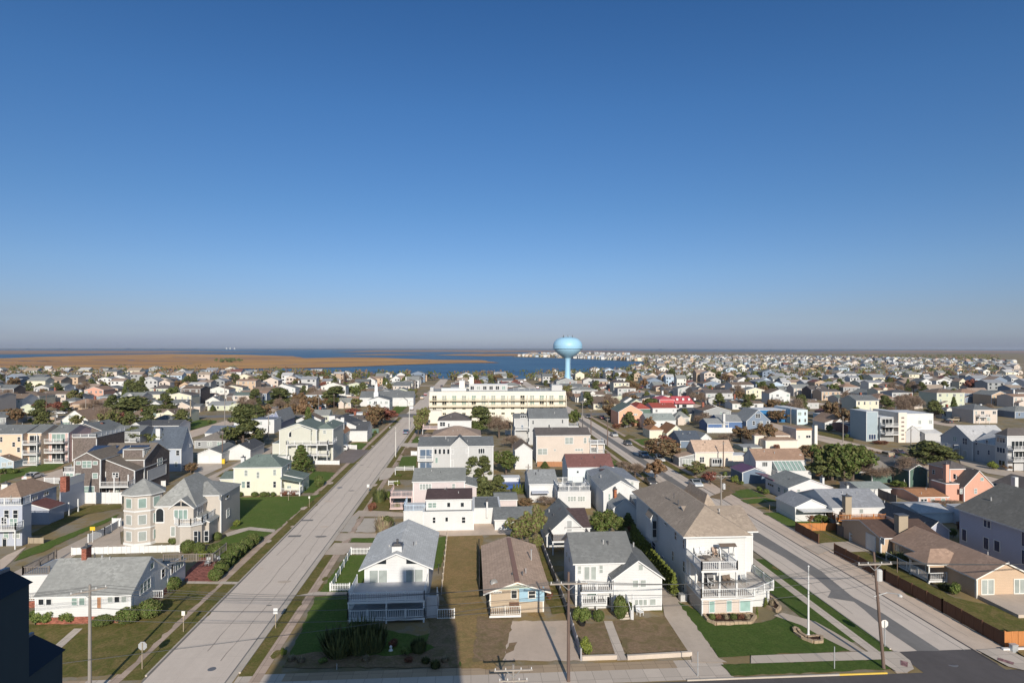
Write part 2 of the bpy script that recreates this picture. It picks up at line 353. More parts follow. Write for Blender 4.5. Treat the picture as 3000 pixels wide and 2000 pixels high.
        if w * d > 45 and roof in ('gx', 'gy', 'hip'):
            for _ in range(rnd.choice((1, 2, 2, 3))):
                if roof == 'gy': fx = rnd.uniform(.15, .85); px_ = X0 + w * fx; py_ = rnd.uniform(Y0 + 1, Y1 - 1); pz = h + rise * (1 - abs(2 * fx - 1))
                else: fy = rnd.uniform(.15, .5); py_ = Y0 + d * fy; px_ = rnd.uniform(xm - w * .25, xm + w * .25); pz = h + rise * (1 - abs(2 * fy - 1))
                v = MB(); v.tube([(px_, py_, pz - .2), (px_, py_, pz + rnd.uniform(.4, .75))], rnd.choice((.06, .09)), 7); s.t.add('vent_pipe', v, rnd.choice(['metal:lightgrey', 'paint:charcoal']))
        if found:
            f = MB(); f.box(X0 - .05, X1 + .05, Y0 - .05, Y1 + .05, 0, found[1]); s.t.add('foundation', f, found[0])
        return s
    # --- map face coords
    def face(s, f, x0, y0, x1, y1, d=0.0):
        if f == 'f':
            Y = s.Y0 - d; a = onY(x0, y0, Y); c = onY(x1, y1, Y); return ('y', Y, min(a[0], c[0]), max(a[0], c[0]), min(a[1], c[1]), max(a[1], c[1]))
        X = s.X1 + d if f == 'r' else s.X0 - d
        a = onX(x0, y0, X); ya = a[0]; yb = Yof(X, x1); zt = a[1]; zb = onX(x0, y1, X)[1]
        return ('x', X, min(ya, yb), max(ya, yb), min(zt, zb), max(zt, zb))
    def win(s, f, x0, y0, x1, y1, n=1, mid=True, glass=None, frame=None, d=0.0, name='window'):
        pl = s.face(f, x0, y0, x1, y1, d); s.winw(pl, -1 if f in 'fl' else 1, n, mid, glass, frame, name)
    def winw(s, pl, sg, n=1, mid=True, glass=None, frame=None, name='window', fw=None):
        ax, C0, u0, u1, z0, z1 = pl
        if u1 - u0 < .3: u1 = u0 + .5
        glass = glass or rnd.choice(['glass:dark', 'glass:dark', 'glass:pale', 'glass:teal']); frame = frame or s.trim
        def bx(mb, ua, ub, za, zb, da, db, m=0):
            a, b = C0 + sg * da, C0 + sg * db
            (mb.box(ua, ub, a, b, za, zb, m) if ax == 'y' else mb.box(a, b, ua, ub, za, zb, m))
        fr = MB(); w = fw or min(.1, (u1 - u0) * .1)
        bx(fr, u0, u0 + w, z0, z1, -.02, .07); bx(fr, u1 - w, u1, z0, z1, -.02, .07)
        bx(fr, u0 + w, u1 - w, z1 - w, z1, -.02, .07); bx(fr, u0 + w, u1 - w, z0, z0 + w, -.02, .09)
        for i in range(1, n):
            u = u0 + (u1 - u0) * i / n; bx(fr, u - w / 2, u + w / 2, z0 + w, z1 - w, -.02, .065)
        if mid and z1 - z0 > .9:
            zm = (z0 + z1) / 2
            for i in range(n):
                ua, ub = u0 + (u1 - u0) * i / n + w, u0 + (u1 - u0) * (i + 1) / n - w
                if ub > ua: bx(fr, ua, ub, zm - .03, zm + .03, -.02, .06)
        o = s.t.add(name, fr, frame)
        g = MB(); bx(g, u0 + w * .5, u1 - w * .5, z0 + w * .5, z1 - w * .5, -.01, .035)
        s.t.add('pane', g, glass, parent=o)
    def tri(s, pts, glass='glass:dark', d=.03):      # glass of any outline on the front face
        P = [onY(x, y, s.Y0 - d) for x, y in pts]; m = MB(); m.prism([(p[0], s.Y0 + .02, p[1]) for p in P], (0, -d - .02, 0))
        s.t.add('window', m, glass)
    def arch(s, x0, y0, x1, y1, glass='glass:dark'):
        ax, C0, u0, u1, z0, z1 = s.face('f', x0, y0, x1, y1); r = (u1 - u0) / 2; um = (u0 + u1) / 2; zc = z1 - r
        def out(k): return [(um - r * k, s.Y0, z0 + (1 - k))] + [(um + r * k, s.Y0, z0 + (1 - k))] + [(um + r * k * math.cos(a), s.Y0, zc + r * k * math.sin(a)) for a in [math.pi * i / 10 for i in range(11)]]
        m = MB(); m.prism(out(1.15), (0, -.06, 0)); o = s.t.add('window', m, s.trim)
        m = MB(); m.prism(out(.92), (0, -.09, 0)); s.t.add('pane', m, glass, parent=o)
    def box(s, name, x0, x1, y0, y1, z0, z1, mat):
        m = MB(); m.box(x0, x1, y0, y1, z0, z1); return s.t.add(name, m, mat)
    def chimney(s, x0, yt, x1, yb, Y, mat='brick:brick', dep=.8, cap=True, z0=None):
        a, zt = onY(x0, yt, Y); c, _ = onY(x1, yt, Y); _, zb = onY(x0, yb, Y)
        if z0 is not None: zb = z0
        m = MB(); m.box(a, c, Y, Y + dep, zb - .8, zt, 0)
        if cap: m.box(a - .06, c + .06, Y - .06, Y + dep + .06, zt + .003, zt + .12, 1)
        o = s.t.add('chimney', m, [mat, 'paint:charcoal'])
        m = MB(); m.tube([((a + c) / 2, Y + dep / 2, zt + .1), ((a + c) / 2, Y + dep / 2, zt + .45)], .14, 8); s.t.add('flue', m, 'paint:charcoal', parent=o)
    def pipe(s, x, yt, yb, Y, r=.07, mat='metal:lightgrey'):
        a, zt = onY(x, yt, Y); _, zb = onY(x, yb, Y); m = MB(); m.tube([(a, Y, zb - .3), (a, Y, zt)], r, 8); m.tube([(a, Y, zt), (a, Y, zt + .1)], r * 1.6, 8); s.t.add('vent_pipe', m, mat)
    def rail(s, pts, z, h=.95, mat='paint:white', gap=.24, parent=None, bal=.045, name='railing'):
        m = MB(); railing(m, pts, z, h, gap, bal); return s.t.add(name, m, mat, parent=parent)
    def deck(s, x0, x1, y0, y1, z, t=.22, sides='flr', mat='deck:deck', posts=True, rail='paint:white', h=.95, fascia='paint:white', post='paint:white', z0=0, np=None):
        m = MB(); m.box(x0, x1, y0, y1, z - t, z, 1); m.box(x0 + .05, x1 - .05, y0 + .05, y1 - .05, z + .002, z + .03, 0); o = s.t.add('deck', m, [mat, fascia])
        if rail:
            c = {'f': [(x0, y0), (x1, y0)], 'l': [(x0, y0), (x0, y1)], 'r': [(x1, y0), (x1, y1)], 'b': [(x0, y1), (x1, y1)]}
            m = MB()
            for k in sides:
                a, b = c[k]; i = .06
                a = (a[0] + (i if a[0] == x0 else -i), a[1] + (i if a[1] == y0 else -i)); b = (b[0] + (i if b[0] == x0 else -i), b[1] + (i if b[1] == y0 else -i))
                railing(m, [a, b], z + .03, h, .24, .045)
            s.t.add('railing', m, rail, parent=None)
        if posts:
            n = np or max(2, int((x1 - x0) / 3) + 1)
            for i in range(n):
                x = x0 + .12 + (x1 - x0 - .24) * i / (n - 1); m = MB(); m.box(x - .08, x + .08, y0 + .05, y0 + .21, z0, z - t); s.t.add('post', m, post)
        return o
    def auto(s, cols, storeys, glass=None, side=None, z0=.9):      # windows in even rows on the front of the present volume
        hh = s.h / storeys; w = s.X1 - s.X0
        for j in range(storeys):
            for i in range(cols):
                if rnd.random() < .12: continue
                u = s.X0 + w * (i + .5) / cols + rnd.uniform(-.2, .2); ww = rnd.choice([.8, .9, 1.5]) ; ww = min(ww, w / cols * .7)
                z = j * hh + hh * .36; s.winw(('y', s.Y0, u - ww / 2, u + ww / 2, z, min(z + 1.35, (j + 1) * hh - .15)), -1, 2 if ww > 1.2 else 1, glass=glass)
def railing(m, pts, z, h=.95, gap=.24, bal=.045, post=2.2):
    for a, b in zip(pts, pts[1:]):
        a = Vector((a[0], a[1], a[2] if len(a) > 2 else z)); b = Vector((b[0], b[1], b[2] if len(b) > 2 else z)); L = (b - a).length
        if L < .05: continue
        up = Vector((0, 0, 1))
        m.bar(a + up * (h - .04), b + up * (h - .04), .09, 0, .07); m.bar(a + up * .1, b + up * .1, .06, 0, .06)
        n = max(1, int(L / gap))
        for i in range(1, n):
            p = a.lerp(b, i / n); m.box(p.x - bal / 2, p.x + bal / 2, p.y - bal / 2, p.y + bal / 2, p.z + .12, p.z + h - .07)
        k = max(1, round(L / post))
        for i in range(k + 1):
            p = a.lerp(b, i / k); m.box(p.x - .06, p.x + .06, p.y - .06, p.y + .06, p.z, p.z + h + .06)
def fence(pts, h, mat, label, kind='board', cat='fence', group=None, gap=.2, z=0, cap=None):
    """pts: world (x,y)"""
    m = MB(); posts = []
    for a, b in zip(pts, pts[1:]):
        a, b = Vector((a[0], a[1], z)), Vector((b[0], b[1], z)); L = (b - a).length; d = (b - a) / L
        n = max(1, round(L / 2.4))
        for i in range(n + 1):
            p = a.lerp(b, i / n); q = MB(); q.box(p.x - .07, p.x + .07, p.y - .07, p.y + .07, z, z + h + .1); posts.append(q)
        if kind == 'board':
            k = max(1, int(L / .6)); nrm = Vector((-d.y, d.x, 0))
            for i in range(k):
                p, q = a.lerp(b, i / k), a.lerp(b, (i + .97) / k); o = nrm * (.012 if i % 2 else 0)
                hh = h + rnd.uniform(-.02, .02)
                m.bar(p + o + Vector((0, 0, hh / 2 + .04)), q + o + Vector((0, 0, hh / 2 + .04)), .04, 0, hh - .05)
        elif kind == 'picket':
            k = max(1, int(L / gap))
            for i in range(k):
                p = a.lerp(b, (i + .5) / k); m.box(p.x - .045, p.x + .045, p.y - .045, p.y + .045, z + .08, z + h)
            for zz in (.25, h - .2): m.bar(a + Vector((0, 0, zz)), b + Vector((0, 0, zz)), .07, 0, .07)
        elif kind == 'wall':
            m.bar(a + Vector((0, 0, h / 2)), b + Vector((0, 0, h / 2)), .28, 0, h)
        elif kind == 'rail':
            for zz in (.3, .65, h - .1): m.bar(a + Vector((0, 0, zz)), b + Vector((0, 0, zz)), .05, 0, .12)
        elif kind == 'mesh':
            k = max(1, int(L / .35))
            for i in range(k):
                p = a.lerp(b, i / k); m.box(p.x - .012, p.x + .012, p.y - .012, p.y + .012, z + .05, z + h)
            for zz in (.1, h / 2, h): m.bar(a + Vector((0, 0, zz)), b + Vector((0, 0, zz)), .05, 0, .05)
    c = Vector(((pts[0][0] + pts[-1][0]) / 2, (pts[0][1] + pts[-1][1]) / 2, z))
    if kind == 'wall': return one('garden_wall', m, mat, label, cat, group, loc=c)
    t = Thing('fence', label, cat, c, group); t.add('panel', m, mat); [t.add('post', q, mat) for q in posts]
    return t
def fg(pp, *a, **k):       # fence through picture points on the ground
    return fence([tuple(G(x, y)[:2]) for x, y in pp], *a, **k)

def slabmat(name, col, size=1.4, tint=.22, joint=.035, js=.55):
    m, nt, b = nodes(name, .92, .12); p = coord(nt)
    px, py = sep(nt, p, 0), sep(nt, p, 1)
    fx, fy = math_(nt, 'FLOOR', math_(nt, 'DIVIDE', px, size)), math_(nt, 'FLOOR', math_(nt, 'DIVIDE', py, size))
    cb = nt.nodes.new('ShaderNodeCombineXYZ'); nt.links.new(fx, cb.inputs[0]); nt.links.new(fy, cb.inputs[1])
    w = nt.nodes.new('ShaderNodeTexWhiteNoise'); nt.links.new(cb.outputs[0], w.inputs[0])
    c = mixc(nt, w.outputs[0], mul(col, 1 - tint), mul(col, 1 + tint * .6))
    if size > 3:
        s1 = noise(nt, 1.0, 4, coord(nt, (.9, .012, 1)), .6); s2 = noise(nt, .16, 5, p, .7, 1.0)
        c = mixc(nt, math_(nt, 'MULTIPLY', ramp(nt, s1, [(.42, (0, 0, 0)), (.66, (1, 1, 1))]).outputs[0], .30), c, mul(col, .72)); c = mixc(nt, math_(nt, 'MULTIPLY', ramp(nt, s2, [(.5, (0, 0, 0)), (.72, (1, 1, 1))]).outputs[0], .35), c, mul(col, .74))
    n1 = noise(nt, 1.1, 5, p, .65); c = mixc(nt, math_(nt, 'MULTIPLY', n1, .45), c, mul(col, .62))
    n3 = noise(nt, 16, 2, p); c = mixc(nt, math_(nt, 'MULTIPLY', n3, .25), c, mul(col, .6))
    jx = math_(nt, 'LESS_THAN', math_(nt, 'FRACT', math_(nt, 'DIVIDE', px, size)), joint)
    jy = math_(nt, 'LESS_THAN', math_(nt, 'FRACT', math_(nt, 'DIVIDE', py, size)), joint)
    j = math_(nt, 'MAXIMUM', jx, jy); c = mixc(nt, math_(nt, 'MULTIPLY', j, js), c, mul(col, .35)); nt.links.new(c, b.inputs[0])
    _M[name] = m
slabmat('slab', PAL['walk']); slabmat('slabpale', PAL['walkp'], 1.6, .12); slabmat('slabtan', PAL['walko'], 1.35, .14)
slabmat('roadway', PAL['road'], 3.8, .03, .008, .25)
def polyw(pts, z, mat, name):
    m = MB(); a = sum((pts[i][0] * pts[(i + 1) % len(pts)][1] - pts[(i + 1) % len(pts)][0] * pts[i][1]) for i in range(len(pts)))
    if a < 0: pts = pts[::-1]
    m.poly([(p[0], p[1], z) for p in pts]); return structure(name, m, mat)
_z = [0.0]
def patch(pp, mat, name='lawn', z=None):
    _z[0] += .0006; pp = [tuple(G(x, y)[:2]) for x, y in pp]
    if mat[:5] in ('grass', 'grave'):
        q = []
        for a, b in zip(pp, pp[1:] + pp[:1]):
            L_ = math.dist(a, b); k = max(1, min(60, int(L_ / .7)))
            for i in range(k): j = .16 if i else 0; q.append((a[0] + (b[0] - a[0]) * i / k + rnd.uniform(-j, j), a[1] + (b[1] - a[1]) * i / k + rnd.uniform(-j, j)))
        pp = q
    return polyw(pp, (.05 + _z[0]) if z is None else z, mat, name)
def strip(x0, x1, y0, y1, mat, name, z): return polyw([(x0, y0), (x1, y0), (x1, y1), (x0, y1)], z, mat, name)
# ---- land, water, marsh
rg('P')
shore = [(-2600, 1079), (-900, 1085), (0, 1089), (230, 1088), (500, 1090), (700, 1092), (880, 1098), (1000, 1104), (1200, 1108), (1400, 1110), (1530, 1110), (1620, 1101), (1712, 1096),
         (1832, 1085), (1882, 1078), (1893, 1067), (1882, 1058.5), (1776, 1054), (1649, 1048.5), (1500, 1044.6), (1553, 1036.5), (1712, 1032), (2000, 1033), (2500, 1034), (3000, 1034.5), (5200, 1037)]
SHORE = [tuple(G(x, y)[:2]) for x, y in shore] + [(2600, -300), (-1500, -300)]
_m, _nt, _b = nodes('island ground', .95, .05); _p = coord(_nt)
_n1 = noise(_nt, .035, 5, _p, .6, .5); _n2 = noise(_nt, .25, 5, _p, .65); _n3 = noise(_nt, 2.5, 4, _p, .7)
_c = mixc(_nt, ramp(_nt, _n1, [(.4, (0, 0, 0)), (.6, (1, 1, 1))]).outputs[0], PAL['olive2'], PAL['mixg'])
_c = mixc(_nt, ramp(_nt, _n2, [(.45, (0, 0, 0)), (.58, (1, 1, 1))]).outputs[0], _c, PAL['mixg2'])
_c = mixc(_nt, math_(_nt, 'MULTIPLY', _n3, .5), _c, mul(PAL['mixg'], .45)); _nt.links.new(_c, _b.inputs[0])
_M['island'] = _m
mb = MB(); mb.prism([(x, y, 0) for x, y in SHORE][::-1], (0, 0, -1.5)); structure('ground', mb, 'island')
_m, _nt, _b = nodes('bay water', .38, .5); _p = coord(_nt, (.02, .06, 1)); _b.inputs['IOR'].default_value = 1.33
_c = mixc(_nt, ramp(_nt, noise(_nt, .25, 5, _p, .6), [(.42, (0, 0, 0)), (.58, (1, 1, 1))]).outputs[0], (.016, .06, .12), (.045, .115, .18)); _nt.links.new(_c, _b.inputs[0])
bump(_nt, _b, noise(_nt, .5, 4, coord(_nt, (1, 1.6, 1))), .5, .8)
_M['water'] = _m
mb = MB(); mb.poly([(60000 * math.cos(a), 60000 * math.sin(a), -.8) for a in [2 * math.pi * i / 64 for i in range(64)]]); structure('water', mb, 'water')
def marshmat(name, a, b2, c3):
    m, nt, b = nodes(name, .95, .05); p = coord(nt, (.008, .022, 1)); p2 = coord(nt, (.002, .007, 1))
    n1 = noise(nt, 1, 6, p, .6, 1.0); n2 = noise(nt, 1, 4, p2, .6, .5)
    c = mixc(nt, ramp(nt, n2, [(.42, (0, 0, 0)), (.58, (1, 1, 1))]).outputs[0], a, b2); c = mixc(nt, math_(nt, 'MULTIPLY', ramp(nt, n1, [(.4, (0, 0, 0)), (.7, (1, 1, 1))]).outputs[0], .7), c, c3)
    nt.links.new(c, b.inputs[0]); _M[name] = m
marshmat('marsh', (.56, .31, .11), (.40, .22, .11), (.24, .15, .08))
marshmat('marshfar', (.38, .23, .15), (.28, .19, .14), (.2, .15, .12))
def marsh(pp, mat='marsh', z=-.3):
    _z[0] += .0006
    mb = MB(); q = [tuple(G(x, y)[:2]) for x, y in pp]
    # wander the banks so that they do not run as ruled lines
    out = []
    for (a, b) in zip(q, q[1:] + q[:1]):
        n = 7
        for i in range(n):
            t = i / n; L = math.dist(a, b); w = math.sin(math.pi * t) * L * .018 * rnd.uniform(-1, 1)
            dx, dy = (b[0] - a[0]) / L, (b[1] - a[1]) / L
            out.append((a[0] + (b[0] - a[0]) * t - dy * w, a[1] + (b[1] - a[1]) * t + dx * w))
    mb.poly([(x, y, z + _z[0]) for x, y in out]); structure('marsh', mb, mat)
marsh([(-1200, 1076), (0, 1077), (250, 1078.5), (500, 1080), (760, 1078.5), (900, 1077), (1000, 1074.6), (1093, 1071), (1191, 1067), (1340, 1062.6), (1463, 1062), (1410, 1054), (1276, 1053), (1191, 1050.5), (1106, 1046.5), (1000, 1046), (893, 1048.5), (861, 1043), (700, 1038.5), (500, 1036), (330, 1039), (212, 1042), (106, 1045), (30, 1048.5), (0, 1049), (-1200, 1049)])
marsh([(-1200, 1036), (0, 1037), (400, 1035.2), (560, 1031.5), (850, 1031.5), (500, 1027.5), (0, 1026), (-1200, 1025)], 'marshfar')
marsh([(1000, 1038.6), (1120, 1040), (1260, 1038.5), (1130, 1036.6)], 'marsh')
marsh([(1270, 1039.5), (1420, 1042.5), (1540, 1041.5), (1620, 1038), (1500, 1035.5), (1350, 1036.5)], 'marsh')
marsh([(980, 1031.2), (1300, 1030), (1420, 1032), (1650, 1030), (1700, 1026.5), (1400, 1024.8), (1100, 1025.6)], 'marshfar')
marsh([(1640, 1030.2), (2000, 1031.6), (2500, 1032.8), (3000, 1033.6), (4200, 1034), (4200, 1028), (3000, 1027), (2700, 1026), (2300, 1030), (2000, 1029.5), (1700, 1026.2)], 'marshfar')
mb = MB()      # low dark mainland on the horizon
for k in range(90):
    x = -26000 + k * 640; h = rnd.uniform(9, 19); y = 15500 + 1200 * math.sin(k * .21)
    mb.box(x, x + 660, y, y + 300, -.8, h)
_m, _nt, _b = nodes('far shore trees', .95, .05); _nt.links.new(mixc(_nt, noise(_nt, .004, 4, coord(_nt)), (.05, .06, .05), (.10, .09, .07)), _b.inputs[0]); _M['farshore'] = _m
o = structure('hills', mb, 'farshore')
# ---- streets
YK = G(2200, 1988).y; YB = G(1800, 1937).y; YI = G(2700, 1906).y
XL0, XL1, XR0, XR1 = -29.5, -21.9, 41.9, 50.0
YC = [YK - 4, 264 + 10.5, 490, 706, 922, 1138, 1354, 1570, 1786, 2002]
XS = [46 + 71.5 * k for k in range(1, 16)] + [-25.7 - 71.5 * k for k in range(1, 8)]
def inland(x, y):
    c = False; n = len(SHORE)
    for i in range(n):
        (x1, y1), (x2, y2) = SHORE[i], SHORE[(i + 1) % n]
        if (y1 > y) != (y2 > y) and x < (x2 - x1) * (y - y1) / (y2 - y1) + x1: c = not c
    return c
def shoreY(x, y0=60):
    y = y0
    while y < 2700 and inland(x, y): y += 10
    return y - 14
# cross streets
mb = MB(); mb.poly([(-700, YK - 9.5, .02), (700, YK - 9.5, .02), (700, YK, .02), (-700, YK, .02)])
mb.poly([(XL0, YK, .02), (XL1, YK, .02), (XL1, YK + 1.3, .02), (XL0, YK + 1.3, .02)])
mb.poly([(XR0, YK, .02), (XR1, YK, .02), (XR1, YI, .02), (XR0, YI, .02)]); structure('road', mb, 'asphalt:asph')
strip(XL0, XL1, YK + 1.3, YC[1] - 8, 'roadway', 'road', .024); strip(XL0, XL1, YC[1] + 5, shoreY(-25, 400) - 5, 'roadway', 'road', .024)
strip(XR0, XR1, YI, YC[1] - 5, 'roadway', 'road', .024); strip(XR0 + 1, XR1, YC[1] + 5, shoreY(46, 400), 'roadway', 'road', .024)
for X in XS:
    if abs(X) < 2000: strip(X - 4, X + 4, YK, shoreY(X), 'concrete:sandgrey', 'road', .026)
for k, Y in enumerate(YC[1:]):
    x0, x1 = -700, 2200
    while x0 < 0 and not inland(x0, Y): x0 += 20
    x = 0 if inland(0, Y) else 300
    if x:
        while x < 2000 and not inland(x, Y): x += 20
        x0 = x
    strip(x0, x1, Y - 5, Y + 5, 'asphalt:drive' if k else 'asphalt:mauve2' if 0 else 'asphalt:strip', 'road', .03)
strip(-31, -21, YC[1] - 8, YC[1] + 6, 'asphalt:strip', 'road', .034)
strip(-61, -57, YB, YC[1] - 8, 'concrete:drive', 'alley', .022)
rg('D')
patch([(-140, 190), (0, 275), (180, 385), (400, 520), (590, 635), (640, 680), (850, 850), (1100, 985), (1400, 1180), (1600, 1310), (1395, 1305), (1150, 1140), (950, 960), (860, 890), (640, 855), (670, 800), (560, 705), (280, 520), (0, 365), (-140, 270)], 'asphalt:strip', 'road', z=.032)
_yb = G(-120, 240).y; strip(44.5, 46.7, _yb, YC[1] - 5, 'asphalt:strip', 'road', .033)
patch([(1230, 1310), (1395, 1300), (1850, 1300), (1980, 1400), (1700, 1420), (1400, 1400)], 'asphalt:asph', 'road', z=.036)
# kerbs, gutters, verges and footways along the two near streets
def kerb(x0, x1, y0, y1, mat='concrete:kerb'):
    mb = MB(); mb.box(x0, x1, y0, y1, 0, .14); structure('kerb', mb, mat)
kerb(XL0 - .18, XL0, YK + 4, YC[1] - 9); kerb(XL1 + .55, XL1 + .73, YK + 4, YC[1] - 9); kerb(XR0 - .18, XR0, YI + .5, YC[1] - 8); kerb(-700, XL0 - 4, YK, YK + .16); kerb(XL1 + 4, 5.5, YK, YK + .16); kerb(19.5, 23.8, YK, YK + .16)
kerb(23.8, 33.8, YK, YK + .16); kerb(33.8, 38.4, YK, YK + .16, 'paint:kerbyellow') if PAL.setdefault('kerbyellow', (.62, .43, .08)) else 0
strip(XL1, XL1 + .55, YK + 2, YC[1] - 9, 'concrete:kerb', 'gutter', .028); strip(XL1 - .14, XL1, YK + 2, YC[1] - 9, 'asphalt:strip', 'gutter', .03)
strip(XL0, XL0 + .14, YK + 2, YC[1] - 9, 'asphalt:strip', 'gutter', .03)
strip(XR1 - .1, XR1 + .08, YI - 3, YC[1] - 9, 'asphalt:asph', 'gutter', .052); strip(XR1 - 1.0, XR1 - .93, YI - 1, 190, 'asphalt:strip', 'gutter', .03)
strip(XL0 - 1.9, XL0 - .18, YK + 3.4, YC[1] - 9, 'grass:olive', 'lawn', .04); strip(XL1 + .73, -19.9, YK + 3.4, YC[1] - 9, 'grass:olive', 'lawn', .04)
strip(XL0 - 2.9, XL0 - 1.9, YK, YC[1] - 8, 'slab', 'footpath', .045); strip(-19.9, -18.9, YK, YC[1] - 8, 'slab', 'footpath', .045)
strip(39.3, 40.4, YK, G(2207, 1632).y if 0 else 92, 'slabpale', 'footpath', .045); strip(40.4, XR0 - .18, YK + 3, 84, 'grass:deep', 'lawn', .042); strip(36.8, 39.3, YK + 6, 84, 'grass:deep', 'lawn', .042)
strip(38.5, XR0 - .18, 92, YC[1] - 9, 'grass:olive', 'lawn', .038); strip(39.0, 40.1, 92, YC[1] - 9, 'slab', 'footpath', .045)
strip(XR1 + .08, 53.5, YK + 3, 132, 'concrete:sandgrey', 'footpath', .03); strip(XR1 + .1, 52, 132, YC[1] - 9, 'grass:olive', 'lawn', .036); strip(52, 53.2, 132, YC[1] - 9, 'slab', 'footpath', .045)
strip(-700, XL0 - 2.9, YK + .16, YB - .2, 'slabpale', 'footpath', .034); strip(-700, XL0 - 5, YB - 1.55, YB - .2, 'slabtan', 'footpath', .04)
strip(XL1 + .7, 24, YK + .16, YB - .2, 'slabpale', 'footpath', .034); strip(-17, 19.4, YB - 1.55, YB - .2, 'slabtan', 'footpath', .04)
# ---- lots
rg('A')
patch([(150, 1080), (640, 1080), (1090, 1070), (1545, 735), (1830, 745), (1500, 1040), (1010, 1498), (525, 1525), (150, 1530)], 'grass:olive')
patch([(1540, 720), (1560, 640), (1690, 520), (1890, 540), (1870, 640), (1790, 722)], 'brick:brickpath', 'patio')
patch([(455, 1262), (620, 1118), (690, 1118), (512, 1282)], 'slabpale', 'footpath', z=.09)
patch([(1560, 722), (1995, 727), (1975, 747), (1560, 742)], 'slabpale', 'footpath', z=.09)
patch([(1700, 480), (1900, 340), (2080, 290), (2281, 310), (2200, 350), (1890, 640), (1770, 715), (1870, 560)], 'grass:lawn')
patch([(1880, 322), (2000, 285), (2090, 268), (2300, 290), (2290, 314), (2080, 294), (1900, 348)], 'slabpale', 'footpath', z=.09)
patch([(110, 555), (190, 470), (640, 300), (995, 160), (960, 195), (560, 375), (360, 475)], 'grass:lawn')
patch([(200, 345), (420, 240), (700, 90), (1012, 75), (1012, 112), (700, 165), (380, 330)], 'grass:olive')
patch([(700, 420), (860, 300), (1000, 260), (1010, 410), (1300, 440), (860, 450)], 'concrete:drive', 'driveway')
patch([(0, 640), (90, 560), (220, 430), (60, 500), (0, 540)], 'concrete:sandgrey', 'driveway')
rg('E1')
patch([(0, 1040), (0, 945), (60, 925), (560, 790), (740, 815), (620, 880), (200, 970)], 'grass:lawn')
rg('E2')
patch([(505, 1205), (1380, 1187), (1530, 1168), (1290, 1350), (1060, 1550), (1000, 1590), (830, 1560), (490, 1570)], 'grass:lawn')
patch([(1320, 1150), (1330, 1000), (1450, 900), (1700, 920), (1560, 1060), (1440, 1150)], 'grass:lawn')
patch([(1440, 880), (1500, 830), (1780, 820), (1700, 915), (1450, 900)], 'grass:dead')
patch([(1600, 750), (1700, 665), (1900, 650), (2100, 660), (1900, 810), (1760, 810)], 'concrete:mauve2', 'driveway') if PAL.setdefault('mauve2', (.22, .19, .18)) else 0
patch([(1780, 650), (1800, 600), (1960, 570), (2060, 585), (2000, 650)], 'grass:lawn')
patch([(1820, 560), (1880, 480), (2160, 480), (2080, 560)], 'grass:lawn')
patch([(60, 940), (110, 800), (390, 800), (395, 860), (190, 950)], 'concrete:walkp', 'driveway')
patch([(0, 440), (0, 340), (90, 310), (330, 320), (330, 345)], 'grass:lawn')
patch([(430, 660), (450, 590), (660, 570), (700, 600), (600, 700), (480, 740)], 'grass:olive')
patch([(320, 970), (480, 880), (530, 880), (520, 960)], 'grass:olive')
rg('B')
patch([(670, 812), (905, 500), (1090, 500), (1040, 760), (1000, 810)], 'grass:lawn')
patch([(470, 1240), (640, 850), (915, 838), (1100, 1100), (1500, 1180), (1800, 1100), (1855, 1430), (600, 1440), (360, 1440)], 'grass:lawn')
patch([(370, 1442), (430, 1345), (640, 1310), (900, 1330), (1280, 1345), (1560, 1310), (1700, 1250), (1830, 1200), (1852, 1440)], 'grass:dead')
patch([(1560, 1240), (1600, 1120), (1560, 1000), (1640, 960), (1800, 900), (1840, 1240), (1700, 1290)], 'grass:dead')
patch([(470, 845), (640, 812), (910, 812), (900, 832), (640, 845)], 'slabpale', 'footpath', z=.09)
patch([(1735, 345), (2040, 330), (2020, 860), (2110, 1010), (2240, 1080), (2150, 1450), (1856, 1450), (1800, 1000), (1690, 830)], 'grass:dry')
patch([(1640, 360), (1730, 345), (1690, 600), (1620, 620)], 'grass:lawn')
patch([(850, 310), (930, 178), (1005, 178), (925, 312)], 'gravel:sand', 'gravel_bed'); patch([(972, 312), (1042, 195), (1195, 195), (1140, 312)], 'gravel:sand', 'gravel_bed')
patch([(790, 382), (830, 318), (1150, 320), (1140, 358), (925, 360), (880, 388)], 'concrete:drive', 'driveway'); patch([(705, 500), (800, 400), (1120, 400), (1100, 448), (940, 450), (880, 500)], 'concrete:drive', 'driveway')
patch([(925, 396), (950, 360), (1145, 360), (1120, 398)], 'grass:lawn'); patch([(1000, 130), (1110, 130), (1380, 150), (1370, 180), (940, 180)], 'concrete:drive', 'driveway')
patch([(1090, 130), (1120, 30), (1350, 40), (1340, 135)], 'grass:olive')
patch([(1640, 330), (1650, 240), (2281, 240), (2281, 330), (1750, 345)], 'concrete:sandgrey', 'driveway')
rg('E3')
patch([(430, 545), (470, 505), (560, 505), (550, 580), (410, 580)], 'grass:lawn'); patch([(300, 740), (475, 730), (465, 862), (262, 862)], 'grass:lawn'); patch([(350, 630), (475, 630), (475, 715), (300, 715)], 'grass:dead')
patch([(150, 250), (240, 150), (400, 100), (390, 140), (280, 235), (200, 250)], 'grass:lawn')
patch([(270, 615), (300, 580), (560, 580), (560, 620), (480, 630)], 'concrete:walkp', 'driveway'); patch([(60, 900), (120, 865), (470, 862), (440, 905), (130, 990), (40, 1010)], 'concrete:walkp', 'driveway')
patch([(230, 895), (440, 890), (430, 1000), (150, 1000)], 'grass:olive')
rg('C')
